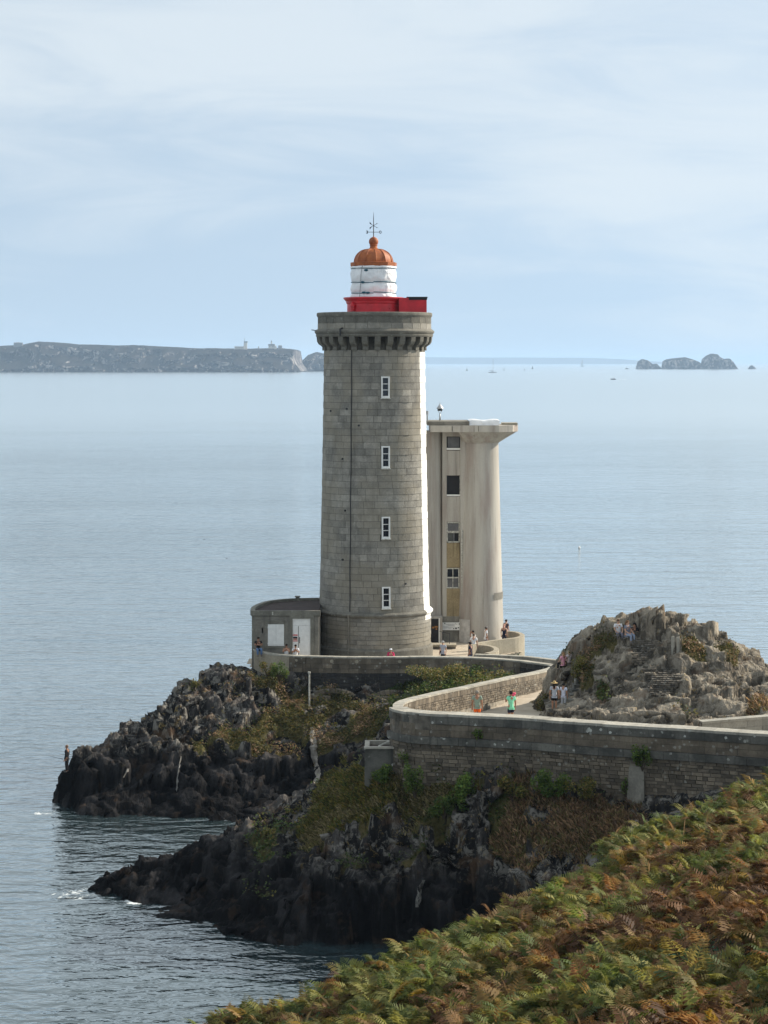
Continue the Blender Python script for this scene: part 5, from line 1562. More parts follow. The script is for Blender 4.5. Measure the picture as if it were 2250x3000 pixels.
# rendered pale end of the terrace wall
wall_core(pt_, 0.10, lambda t: 4.2, TT + 0.06, W0, 'rendered_end', M['parwall'], tw_, 0.0, t0=tend, t1=pt_.L - 0.02)
for px in (873, 973, 1046, 1170):
    t_ = min(np.linspace(0, pt_.L, 500), key=lambda t: abs(CX + pt_.at(t)[0] / pt_.at(t)[1] * F - px))
    p_, n_ = pt_.at(t_), pt_.nrm(t_)
    q = Vector((p_[0] + n_[0] * (TT / 2 + 0.03), p_[1] + n_[1] * (TT / 2 + 0.03), p_[2] - 0.30))
    mb = MB(W0); mb.tube([q, q + Vector((n_[0], n_[1], 0)) * 0.025], 0.12 if px > 900 else 0.09, 12)
    mb.build('pale_disc', M['parwall'], tw_)
for px in (1006, 1007):
    pass
# two low blind arches at the foot of the wall
for x0, x1, y0, y1, yb in ((905, 1045, 2030, 2062, 2062), (1085, 1215, 2034, 2064, 2064)):
    Yw = 146.1
    mb = MB(W0)
    nA = 15
    c_x, c_z, rx, rz_ = XX((x0 + x1) / 2, Yw), zz(yb, Yw), (XX(x1, Yw) - XX(x0, Yw)) / 2, zz(y0, Yw) - zz(yb, Yw)
    ar_ = tagprops(MB(W0).add([(c_x - rx * 0.8, Yw - 0.02, c_z - 0.6), (c_x + rx * 0.8, Yw - 0.02, c_z - 0.6), (c_x + rx * 0.8, Yw + 0.3, c_z - 0.6), (c_x - rx * 0.8, Yw + 0.3, c_z - 0.6), (c_x - rx * 0.8, Yw - 0.02, c_z + rz_ * 0.2), (c_x + rx * 0.8, Yw - 0.02, c_z + rz_ * 0.2), (c_x + rx * 0.8, Yw + 0.3, c_z + rz_ * 0.2), (c_x - rx * 0.8, Yw + 0.3, c_z + rz_ * 0.2)], BOXF, 0.3).build('arch_infill', M['darkstone'], tw_))
    for k in range(nA):
        a0, a1 = PI * k / nA + 0.012, PI * (k + 1) / nA - 0.012
        vs_ = [(c_x + math.cos(a) * (rx + o), Yw + dy, c_z + math.sin(a) * (rz_ + o)) for dy in (-0.14, 0.3) for a, o in ((a0, 0), (a0, 0.28), (a1, 0.28), (a1, 0))]
        MB(W0).add(vs_, [(0, 3, 2, 1), (4, 5, 6, 7), (0, 1, 5, 4), (1, 2, 6, 5), (2, 3, 7, 6), (3, 0, 4, 7)], Rn.uniform(0.4, 1.0)).build('arch_stone', M['wallstone'], tw_)
for x0, x1, y0 in ((918, 968, 2038), (1100, 1145, 2040)):
    mb = MB(W0); Yw = 145.7; mb.box(((XX(x0, Yw) + XX(x1, Yw)) / 2, Yw, zz(y0, Yw) - 0.5), (XX(x1, Yw) - XX(x0, Yw), 0.8, 1.0)); mb.build('plinth_block', M['wallstone'], tw_)
# slim pale post standing in front of the terrace wall
q = P(906, 2048, 144.6)
mb = MB(q); mb.tube([(q.x, q.y, q.z - 0.5), (q.x, q.y, zz(1972, 144.6))], 0.055, 8); mb.tube([(q.x, q.y, zz(1973, 144.6)), (q.x, q.y, zz(1968, 144.6))], 0.09, 8)
tagprops(mb.build('pole', M['white_old']), 'slim pale pole standing before the dark terrace wall', 'pole')

# 4: parapets beyond: the tan curved wall by the concrete tower and the block wall to the right
tan_pts = [onz(x, y, 7.62) for x, y in ((1478, 1849), (1505, 1850), (1524, 1855), (1530, 1862), (1512, 1868), (1470, 1873), (1430, 1878), (1398, 1884), (1378, 1890))]
pa = Plan(catmull(tan_pts))
O0 = Vector((*pa.at(pa.L / 2)[:2], 6.0))
o = wall_core(pa, 0.0, 5.2, 0.34, O0, 'curved_wall', M['parwall'], None)
tagprops(o, 'smooth tan parapet curving round the foot of the concrete tower', 'wall')
ni_pts = [onz(x, y, 7.5) for x, y in ((1400, 1889), (1425, 1890), (1446, 1895), (1455, 1902), (1446, 1909), (1425, 1913))]
pa2 = Plan(catmull(ni_pts))
O1 = Vector((*pa2.at(pa2.L / 2)[:2], 6.0))
o = wall_core(pa2, 0.0, 5.4, 0.36, O1, 'curved_wall', M['parwall'], None)
tagprops(o, 'short horseshoe wall end by the people in white', 'wall')
bw_pts = [onz(x, y, z) for x, y, z in ((1392, 1916, 7.55), (1450, 1918, 7.56), (1531, 1922, 7.62), (1590, 1928, 7.7), (1650, 1936, 7.78), (1700, 1944, 7.8))]
pw = Plan(catmull(bw_pts))
B0 = Vector((*pw.at(pw.L / 2)[:2], 6.0))
bw = thing('block_parapet', 'straight grey block parapet behind the sweeping one', 'wall', B0)
wall_core(pw, 0.05, 4.6, 0.36, B0, 'wall_core', M['wallmortar'], bw, 0.02)
lay(bw, B0, wall_top(pw, 0.36, 0.08, 1.2, 0.012, 0.03, tints=(0.4, 0.9), R=Rn), 'coping_stone', 'coping_stones_beyond', M['coping'])
bl = course(pw, -1, 0.0, 0.19, 0.085, 0.62, 1.3, 0.2, 0.018, tints=(0.1, 0.6), R=Rn) + course(pw, -1, 0.0, 0.19, 0.62, 1.2, 1.2, 0.2, 0.018, tints=(0.0, 0.5), R=Rn)
bl += course(pw, 1, 0.0, 0.19, 0.085, 0.62, 1.3, 0.2, 0.018, tints=(0.1, 0.6), R=Rn)
lay(bw, B0, bl, 'parapet_block', 'parapet_blocks_beyond', M['coping'])
# 5: far parapet of the causeway at the right edge
cw_pts = [onz(x, y, z) for x, y, z in ((2052, 2112, 10.0), (2110, 2107, 10.05), (2180, 2101, 10.1), (2260, 2095, 10.15), (2400, 2086, 10.2))]
pc = Plan(catmull(cw_pts))
C1 = Vector((*pc.at(pc.L / 2)[:2], 9.0))
cw = thing('causeway_parapet', 'low pale parapet at the foot of the outcrop by the picture edge', 'wall', C1)
wall_core(pc, 0.05, 7.6, 0.5, C1, 'wall_core', M['wallmortar_dark'], cw, 0.02)
lay(cw, C1, wall_top(pc, 0.5, 0.12, 1.3, 0.012, 0.03, tints=(0.5, 0.9), R=Rn), 'coping_stone', 'coping_stones_beyond', M['coping'])
bl = course(pc, -1, 0.0, 0.26, 0.125, 0.45, 1.2, 0.2, 0.014, tints=(0.2, 0.6), R=Rn) + course(pc, -1, 0.0, 0.26, 0.45, 0.9, 1.0, 0.2, 0.014, tints=(0.2, 0.6), R=Rn)
lay(cw, C1, bl, 'parapet_block', 'parapet_blocks_beyond', M['coping'])
# old cistern box against the wall's rounded end
q = P(1110, 2190, 109.2)
mb = MB((q.x, q.y, 6.5))
X0, X1, Yf, Yb = XX(1068, 108.8), XX(1156, 108.8), 108.8, 111.0
z1 = zz(2193, Yf)
cis = thing('cistern', 'square grey stone cistern box against the rounded wall end', 'cistern', ((X0 + X1) / 2, Yf, 6.2))
Q0 = Vector(((X0 + X1) / 2, Yf, 6.2))
mb = MB(Q0); mb.box(((X0 + X1) / 2, Yf + 0.12, (z1 + 5.4) / 2), (X1 - X0, 0.24, z1 - 5.4), tint=0.5); mb.build('front_wall', M['coping_dark'], cis)
mb = MB(Q0); mb.box((X0 + 0.12, (Yf + 0.24 + Yb) / 2, (z1 + 5.4) / 2), (0.24, Yb - Yf - 0.25, z1 - 5.41), tint=0.9); mb.build('side_wall', M['coping'], cis)
mb = MB(Q0); mb.box(((X0 + X1) / 2, Yb + 0.12, (z1 + 5.4) / 2), (X1 - X0, 0.24, z1 - 5.4), tint=0.7); mb.build('back_wall', M['coping'], cis)
mb = MB(Q0); mb.box(((X0 + X1) / 2 + 0.1, (Yf + Yb) / 2 + 0.1, z1 - 0.22), (X1 - X0 - 0.3, Yb - Yf - 0.25, 0.06)); mb.build('lid', M['roofing'], cis)
mb = MB(Q0); mb.box(((X0 + X1) / 2, Yf + 0.05, z1 + 0.04), (X1 - X0 + 0.06, 0.34, 0.08), tint=0.8); mb.build('coping_stone', M['coping'], cis)
mb = MB(Q0); mb.box((X1 - 0.45, Yf + 0.9, z1 + 0.12), (0.8, 0.14, 0.06), M=Matrix.Rotation(-0.45, 3, 'Y')); mb.build('plank', M['white_old'], cis)

# ------------------------------------------------------------------ steps, ledge and standing stones at the outcrop
S0 = P(1660, 2072, 120.5)
st = thing('stone_steps', 'narrow flight of worn stone steps climbing the outcrop behind the visitors', 'steps', S0)
for k in range(6):
    px0, px1 = 1655 + k * 6.2, 1678 + k * 6.2
    yy = 2063 - k * 14.3
    ph, _n = hit((px0 + px1) / 2, yy + 4, 1)
    Yk = (ph.y if ph else 120.2 + k * 0.32) - 0.12
    zt_ = zz(yy, Yk)
    mb = MB(S0); mb.box(((XX(px0, Yk) + XX(px1, Yk)) / 2, Yk + 0.3, zt_ - 0.35), (XX(px1, Yk) - XX(px0, Yk), 0.75, 0.7), 0.1, tint=0.7 + 0.05 * k)
    mb.build('step', M['coping_dark'], st)
# the low flat-topped bench of rock between path and outcrop
nu, nv_ = 90, 16
bv = []
for j in range(nv_):
    for i in range(nu):
        u = i / (nu - 1)
        px_b = 1604 + (2010 - 1604) * u
        Yf = 117.5 - 6.9 * u
        zt_ = zz(2084 + 10 * max(0, u - 0.75) * 4, Yf)
        if j < 8: y_, z_ = Yf - 0.02 + 0.10 * (j / 7), float(zpath(Yf)) - 0.4 + (zt_ - float(zpath(Yf)) + 0.4) * j / 7
        else: y_, z_ = Yf + 0.10 + 3.2 * (j - 7) / 8, zt_ + 0.02 * (j - 7)
        bv.append((XX(px_b, Yf), y_, z_))
bv = np.array(bv)
cb, eb, rb_ = cells(bv / np.array([0.7, 0.9, 0.6]), 701, 1.5)
bv[:, 1] -= (cb - 0.5) * 0.28 * (np.repeat(np.arange(nv_), nu) < 9)
bv[:, 2] += (cb - 0.5) * 0.10 + np.where(np.repeat(np.arange(nv_), nu) > 3, fbm(bv / 1.6, 3, 705) * 0.10, 0)
ob = fast_mesh('rock_bench', bv - np.array([XX(1800, 114), 114.0, 8.5]), grid_faces(nu, nv_), M['outcrop'], tint=np.clip(rb_, 0, 1))
ob.location = (XX(1800, 114), 114.0, 8.5)
ob.data.attributes.new('veg', 'FLOAT', 'POINT')
tagprops(ob, 'low flat-topped bench of rock in front of the outcrop', 'rock')
def slab_blk(name, x0, x1, y0, y1, Yk, dep, mat, parent, o):
    mb = MB(o); z0, z1 = zz(y1, Yk), zz(y0, Yk)
    rr = Rn.uniform
    vs_ = [((XX(x0, Yk) + rr(-.03, .03)), Yk + rr(-.03, .03), z0), (XX(x1, Yk) + rr(-.03, .03), Yk + rr(-.03, .03), z0), (XX(x1, Yk), Yk + dep, z0), (XX(x0, Yk), Yk + dep, z0)]
    vs_ += [(XX(x0, Yk) + rr(-.02, .04), Yk + rr(0, .06), z1 + rr(-.02, .02)), (XX(x1, Yk) + rr(-.04, .02), Yk + rr(0, .06), z1 + rr(-.02, .02)), (XX(x1, Yk), Yk + dep, z1 + rr(-.02, .03)), (XX(x0, Yk), Yk + dep, z1)]
    mb.hexa(vs_, rr(0.3, 0.8))
    return mb.build(name, mat, parent)
for px, lab in ((1968, 'left of two grey standing stones on the outcrop'), (1983, 'right of two grey standing stones on the outcrop')):
    pos_, nn_ = hit(px + 4, 1912, 1)
    Yk = (pos_.y if pos_ else 118.6)
    z0 = (pos_.z if pos_ else zz(1912, Yk)) - 0.3
    z1 = zz(1864 if px < 1975 else 1866, Yk)
    X0, X1 = XX(px - 1, Yk), XX(px + 9, Yk)
    mb = MB(((X0 + X1) / 2, Yk, z0)); mb.hexa([(X0, Yk, z0), (X1, Yk, z0), (X1, Yk + 0.16, z0), (X0, Yk + 0.16, z0), (X0 + 0.01, Yk, z1 - 0.02), (X1 - 0.02, Yk, z1), (X1 - 0.02, Yk + 0.13, z1), (X0 + 0.01, Yk + 0.13, z1 - 0.03)], 0.6)
    tagprops(mb.build('standing_stone', M['coping']), lab, 'standing stone', 'pair of standing stones')
# dry-stone patching built into the rock
def drystone(label, poly, n_rows, Yoff):
    xs = [p[0] for p in poly]; ys = [p[1] for p in poly]
    c, nn = hit(sum(xs) / len(xs), max(ys) - 5, 1)
    if c is None: return
    t = thing('drystone_wall', label, 'wall', c, None)
    k = 0
    y = min(ys) + 4
    hh = (max(ys) - min(ys)) / n_rows
    while y < max(ys):
        x = min(xs) - Rn.uniform(0, 12)
        while x < max(xs):
            wd = Rn.uniform(7, 15)
            if in_poly(np.array([x + wd / 2]), np.array([y + hh / 2]), poly)[0]:
                p_, n_ = hit(x + wd / 2, y + hh / 2, 1)
                if p_ is not None:
                    s_ = p_.y / F
                    Mq = Matrix.Rotation(Rn.uniform(-0.12, 0.12), 3, 'Z') @ Matrix.Rotation(Rn.uniform(-0.05, 0.05), 3, 'Y')
                    MB(c).box(p_ + Vector((0, 0.02, 0)), (wd * s_ * 0.95, 0.35 + Rn.uniform(0, 0.12), hh * s_ * 0.88), M=Mq, tint=Rn.random()).build('stone', M['drystone'], t)
            x += wd
        y += hh
M['drystone'] = stone_mat('dry_stone', (0.06, 0.053, 0.043), (0.17, 0.15, 0.12), 0.3, grime=0.4, streak=0.2)
drystone('dry-stone patch below the seated people on the outcrop top', [(1845, 1878), (1905, 1872), (1912, 1900), (1900, 1940), (1858, 1950)], 13, 0)
drystone('larger dry-stone patch in the middle of the outcrop face', [(1885, 1962), (1985, 1955), (1995, 1990), (1960, 2040), (1900, 2040)], 15, 0)

# ------------------------------------------------------------------ pale veins, a pale streak and drain on the cliffs
def strip(name, pts, mat, label, cat, seed, up=0.05):
    r_ = random.Random(seed)
    vs_, org = [], None
    cs = []
    for i in range(len(pts) - 1):
        n = max(2, int(math.hypot(pts[i + 1][0] - pts[i][0], pts[i + 1][1] - pts[i][1]) / 9))
        for k in range(n):
            t = k / n
            cs.append([pts[i][j] + (pts[i + 1][j] - pts[i][j]) * t for j in range(3)])
    cs.append(list(pts[-1]))
    rows = []
    for x, y, wd in cs:
        wd *= r_.uniform(0.6, 1.3)
        row = []
        for u in (-0.5, 0.0, 0.5):
            p_, n_ = hit(x + wd * u + r_.uniform(-2, 2), y, 0)
            if p_ is None: row = None; break
            d = (Vector((0, 0, HC)) - p_).normalized()
            row.append((p_ - d * 0.14, p_ + d * (up + (0.10 if u == 0 else 0.0))))
        if row and (not rows or abs(row[1][1].y - rows[-1][1][1].y) < 1.2): rows.append(row)
    if len(rows) < 2: return
    org = rows[0][1][0]
    mb = MB(org)
    for k in range(len(rows) - 1):
        a, b = rows[k], rows[k + 1]
        for j in (0, 1):
            mb.hexa([b[j][0], b[j + 1][0], a[j + 1][0], a[j][0], b[j][1], b[j + 1][1], a[j + 1][1], a[j][1]], r_.random())
    o = mb.build(name, mat)
    return tagprops(o, label, cat)
M['quartz'] = stone_mat('pale_streak', (0.16, 0.155, 0.14), (0.42, 0.41, 0.385), 0.0, grime=0.7, streak=0.2)
M['drain'] = stone_mat('drain_stone', (0.24, 0.22, 0.19), (0.36, 0.34, 0.30), 0.0, grime=0.6, streak=0.5)
strip('drain_run', [(914, 2130, 12), (918, 2170, 18), (920, 2215, 16), (928, 2245, 20), (934, 2275, 20), (926, 2295, 12), (912, 2315, 10)], M['drain'], 'pale stone drain run down the gully below the terrace', 'drain', 4)
strip('pale_streak', [(1240, 2578, 8), (1230, 2605, 14), (1228, 2630, 14), (1220, 2658, 12)], M['quartz'], 'bright white streak low on the dark near cliff', 'rock vein', 5)  # pale strip draped over the cliff face
strip('pale_streak', [(530, 2215, 5), (522, 2260, 6), (518, 2300, 5), (515, 2355, 4)], M['quartz'], 'thin upright pale vein in the far promontory', 'rock vein', 6)
strip('pale_streak', [(378, 2252, 10), (362, 2278, 7)], M['quartz'], 'short pale slanting vein left on the far promontory', 'rock vein', 7)
# ------------------------------------------------------------------ plants
GREEN = np.array([(0.075, 0.125, 0.026), (0.095, 0.15, 0.032), (0.05, 0.095, 0.026), (0.13, 0.165, 0.035)])
OLIVE = np.array([(0.13, 0.125, 0.028), (0.17, 0.145, 0.036), (0.07, 0.085, 0.022), (0.18, 0.125, 0.045), (0.04, 0.06, 0.018)])
DRY = np.array([(0.22, 0.18, 0.095), (0.17, 0.15, 0.07), (0.26, 0.21, 0.12), (0.13, 0.125, 0.045)])
BROWN = np.array([(0.22, 0.135, 0.08), (0.26, 0.17, 0.10), (0.15, 0.10, 0.06), (0.16, 0.14, 0.06)])
PAL = [GREEN, OLIVE, DRY, BROWN]
def leaves(c, size, col, flat=0.35):
    """leaf-shaped quads at points c"""
    n = len(c)
    a = rng.uniform(0, 2 * PI, n); tlt = rng.uniform(-0.2, 1.2, n)
    u = np.stack([np.cos(a) * np.cos(tlt), np.sin(a) * np.cos(tlt), np.sin(tlt) * 0.8], 1)
    v = np.stack([-np.sin(a), np.cos(a), rng.uniform(-0.5, 0.5, n)], 1)
    s = size if np.ndim(size) else np.full(n, size)
    s = (s * rng.uniform(0.7, 1.3, n))[:, None]
    V = np.stack([c - u * s * 0.5, c + v * s * 0.30, c + u * s * 0.6, c - v * s * 0.30], 1).reshape(-1, 3)
    return V, np.arange(n * 4).reshape(n, 4), np.repeat(col, 4, 0)
def blades(c, ln, lean, col, wd=0.012):
    n = len(c)
    a = rng.uniform(0, 2 * PI, n)
    w = np.stack([np.cos(a), np.sin(a), a * 0], 1) * (wd * rng.uniform(0.7, 1.4, n))[:, None]
    l = (ln * rng.uniform(0.5, 1.2, n))[:, None]
    d = lean + rng.normal(0, 0.28, (n, 3)); d[:, 2] = np.abs(d[:, 2]) * 0.4 + 0.55
    d /= np.linalg.norm(d, axis=1)[:, None]
    mid = c + d * l * 0.55
    tip = mid + (d * [1, 1, 0.35] + lean * 0.35) * l * 0.5
    V = np.stack([c - w, c + w, mid + w * 0.7, tip], 1).reshape(-1, 3)
    return V, np.arange(n * 4).reshape(n, 4), np.repeat(col, 4, 0)
class Stack_:
    def __init__(s): s.V, s.F, s.C, s.n = [], [], [], 0
    def add(s, V, F_, C):
        s.V.append(V); s.F.append(F_ + s.n); s.C.append(C); s.n += len(V)
    def build(s, name, mat, parent=None, o=None):
        V = np.vstack(s.V)
        if o is not None: V = V - np.array(o)
        return fast_mesh(name, V, np.vstack(s.F), mat, np.vstack(s.C), parent)
def pick(pal, n, spread=0.2):
    c = pal[rng.integers(0, len(pal), n)]
    return np.clip(c * rng.uniform(1 - spread, 1 + spread, (n, 1)), 0, 1)

def cover(P3, vmask, kinds, area, dens, name_l, name_g):
    """plant cover over a ground: leafy growth on kinds 0, 1 and 3, grass blades on kinds 2 and 3"""
    L, G = Stack_(), Stack_()
    w_ = vmask * (pxv(P3) > -60) * (pxv(P3) < 2330)
    for kd in (0, 1, 2, 3):
        m = np.where((kinds == kd) & (w_ > 0.15))[0]
        if len(m) == 0: continue
        n = int(w_[m].sum() * area * dens[kd])
        idx = rng.choice(m, n, p=w_[m] / w_[m].sum())
        c = P3[idx] + rng.uniform(-0.1, 0.1, (n, 3))
        hump = np.clip(fbm(c / 0.85, 3, 91) + 0.35, 0, 1.2)
        tone = fbm(c / 1.3, 3, 41)
        if kd in (0, 1):
            c[:, 2] += rng.uniform(0.0, 1.0, n) ** 0.7 * (0.10 + hump * (0.75 if kd == 0 else 0.6))
            col = pick(PAL[kd], n)
            br = tone > 0.28
            col[br] = pick(BROWN if kd == 1 else OLIVE, br.sum())
            L.add(*leaves(c, 0.17 if kd == 0 else 0.155, col * np.clip(0.75 + tone * 0.6, 0.4, 1.3)[:, None]))
        if kd in (2, 3):
            k = n * 2
            idx = rng.choice(m, k, p=w_[m] / w_[m].sum())
            c = P3[idx] + rng.uniform(-0.1, 0.1, (k, 3))
            c[:, 2] -= 0.04
            tone = fbm(c / 1.1, 3, 43)
            col = pick(PAL[kd], k)
            gr = tone > (-0.12 if kd == 2 else 0.1)
            col[gr] = pick(OLIVE if kd == 2 else BROWN, gr.sum())
            ln = np.full(k, 0.30 if kd == 2 else 0.42)
            lean = np.stack([np.full(k, -0.22), np.full(k, -0.1), np.zeros(k)], 1) * (1 if kd == 2 else 0.4) * (1 + fbm(c / 0.7, 2, 47))[:, None]
            G.add(*blades(c, ln, lean, col * rng.uniform(0.5, 1.6, (k, 1)), 0.032))
            c = P3[rng.choice(m, n // 2)] + rng.uniform(-0.1, 0.1, (n // 2, 3))
            hp = fbm(c / 0.9, 3, 93)
            c = c[hp > (0.0 if kd == 2 else -0.3)]; hp = hp[hp > (0.0 if kd == 2 else -0.3)]
            c[:, 2] += rng.uniform(0, 0.15, len(c)) + np.clip(hp, 0, 1) * 0.4 * rng.random(len(c))
            L.add(*leaves(c, 0.11, pick(BROWN if kd == 3 else OLIVE, len(c))))
    if L.n: tagprops(L.build(name_l, M['leaf']), kind='stuff')
    if G.n: tagprops(G.build(name_g, M['leaf']), kind='stuff')
def pxv(p): return CX + p[:, 0] / p[:, 1] * F
near_w = np.clip(vegs, 0, 1)
cover(TPOS, near_w, vkind, GS * GS, {0: 230, 1: 210, 2: 420, 3: 300}, 'low_shrub_cover', 'grass')
cover(opos, oveg, okind, GS2 * GS2, {0: 240, 1: 240, 2: 200, 3: 160}, 'outcrop_plant_cover', 'outcrop_grass')

def bush(x, y, w_px, h_px, label, pal=GREEN, Y=None, n=None, leaf=0.11, up=0.0, seed=0):
    """a bush of leaf clumps on short twigs, at the place seen at x, y (its foot)"""
    r_ = np.random.default_rng(seed)
    if Y is None:
        p_, _ = hit(x, y, 0)
        if p_ is None: return
    else:
        p_ = P(x, y, Y)
    s_ = p_.y / F
    W, Hh = w_px * s_ / 2, h_px * s_
    t = thing('bush', label, 'bush', p_)
    n = int((n or 420 * max(W * Hh * 2, 0.35)) * 1.7)
    nc = 9
    cc = np.stack([r_.uniform(-0.8, 0.8, nc) * W, r_.uniform(-0.7, 0.4, nc) * W, r_.uniform(0.2, 0.85, nc) * Hh], 1)
    k = r_.integers(0, nc, n)
    d = r_.normal(0, 1, (n, 3)); d /= np.linalg.norm(d, axis=1)[:, None]
    c = cc[k] + d * (r_.uniform(0.3, 1.0, n) ** 0.5)[:, None] * np.array([W * 0.42, W * 0.42, Hh * 0.28])
    c[:, 2] = np.maximum(c[:, 2], -0.05) + up
    S_ = Stack_()
    col = pick(pal, n)
    col *= (0.75 + 0.5 * _h(k, k, k, 5))[:, None]
    S_.add(*leaves(c, leaf * 1.2, np.clip(col * 1.35, 0, 1)))
    S_.build('foliage', M['leaf'], t)
    mb = MB((0, 0, 0))
    for q in cc[:5]:
        mb.tube([(0, 0, -0.15), tuple(q * 0.5), tuple(q)], [0.03, 0.02, 0.008], 5)
    mb.build('stem', plain_cache('twig', (0.07, 0.055, 0.04)), t)
_pc = {}
def plain_cache(name, col, rough=0.8):
    if name not in _pc: _pc[name] = plain(name, col, rough, 0.2)
    return _pc[name]
def wallY(px, off):
    t_ = min(np.linspace(0, pn.L, 500), key=lambda t: abs(CX + pn.at(t)[0] / pn.at(t)[1] * F - px))
    p_, n_ = pn.at(t_), pn.nrm(t_)
    return p_[1] - off
bush(1397, 2168, 34, 32, 'small green tuft growing out of the retaining wall face', GREEN, wallY(1397, 0.55), 130, 0.09, 0, 1)
bush(1882, 2250, 60, 66, 'leafy bush spilling over the wall ledge above the buttress', GREEN, wallY(1882, 0.75), 420, 0.10, 0, 2)
bush(1832, 2330, 26, 50, 'thin upright sprig against the wall left of the buttress', GREEN, wallY(1832, 0.62), 130, 0.08, 0, 3)
bush(1180, 2240, 30, 40, 'little bush clinging to the rounded wall end', GREEN, wallY(1195, 0.75), 140, 0.085, 0, 4)
bush(1215, 2330, 60, 90, 'green bush at the foot of the rounded wall end', GREEN, 106.6, None, 0.11, 0, 5)
bush(1360, 2370, 84, 110, 'bright rounded bush against the retaining wall middle', GREEN * 1.15, 105.9, None, 0.12, 0, 6)
bush(1300, 2390, 80, 70, 'dark bush left of the bright rounded one', GREEN * 0.8, 105.7, None, 0.11, 0, 7)
bush(1610, 2330, 110, 80, 'large green bush under the retaining wall', GREEN, 104.2, None, 0.12, 0, 8)
bush(1700, 2345, 90, 60, 'low spreading bush right of the large green one', OLIVE, 103.4, None, 0.11, 0, 9)
bush(1500, 2340, 90, 60, 'olive bush at the wall foot above the brown thicket', OLIVE, 104.8, None, 0.11, 0, 10)
bush(820, 1990, 50, 50, 'small green bush in the corner below the pale wall end', GREEN, 145.4, None, 0.10, 0, 11)
bush(782, 1975, 50, 36, 'olive tuft under the rendered wall end', OLIVE, 145.9, None, 0.09, 0, 12)
bush(1120, 2230, 70, 60, 'olive shrub behind the cistern', OLIVE, 112.5, None, 0.10, 0, 13)
bush(1110, 2290, 80, 50, 'green shrub at the foot of the cistern', GREEN, 108.2, None, 0.10, 0, 14)
bush(1290, 2010, 190, 60, 'broad yellow-green shrub in the hollow under the terrace wall', OLIVE, 141.8, 1500, 0.12, 0, 15)
bush(1480, 1908, 50, 14, 'low green tuft below the tan curved wall', GREEN, 157.4, 140, 0.09, 0, 16)
bush(1700, 1990, 64, 70, 'rounded yellow-green bush on the left flank of the outcrop', OLIVE * 1.15, 122.6, 700, 0.10, 0, 17)
bush(1592, 2082, 36, 50, 'leafy tuft at the corner of path and outcrop', OLIVE, 124.6, 320, 0.09, 0, 18)
bush(572, 2022, 40, 32, 'olive tuft between upright slabs on the far promontory', OLIVE, None, 200, 0.10, 0, 19)
bush(790, 2450, 40, 30, 'yellow-green tuft on the lower ridge crest', OLIVE * 1.2, None, 220, 0.09, 0, 20)
bush(860, 2390, 50, 34, 'pale green tuft at the edge of the gully', OLIVE, None, 240, 0.09, 0, 21)

# ------------------------------------------------------------------ bracken hillside in front
def ye(X): return np.interp(X, [-12, -5.1, 0.0, 4.6, 9.5, 15, 25, 34], [67, 68.8, 70.6, 72, 84.5, 85.5, 88, 90])
def zhill(X, Y):
    z = 18.62 + 0.36 * X - 0.16 * Y
    z = z + 0.0049 * np.clip(36 - Y, 0, None) ** 2
    d = np.clip(Y - ye(X), -6, None)
    z = z - 0.5 * np.clip(d, 0, None) ** 1.25
    z = z - 0.16 * np.clip(-5.5 - X, 0, None) ** 1.5
    q = np.stack([X, Y, X * 0], 1)
    return z + fbm(q / 5.0, 3, 201) * 0.32 + fbm(q / 1.3, 2, 207) * 0.10
bx_ = np.arange(-16, 36, 0.4); by_ = np.arange(-6, 99, 0.4)
HX, HY = np.meshgrid(bx_, by_); HX = HX.ravel(); HY = HY.ravel()
HZ = np.maximum(zhill(HX, HY), -2)
def soil_mat():
    t = NT('hill_soil', 0.95, 0.1)
    t.color(t.ramp(t.noise(1.5, 5, 0.6), [(0.3, (0.018, 0.014, 0.009)), (0.7, (0.05, 0.036, 0.02))]))
    return t.m
hill = fast_mesh('hillside', np.stack([HX, HY, HZ], 1), grid_faces(len(bx_), len(by_)), soil_mat(), smooth=True)
tagprops(hill, kind='structure')
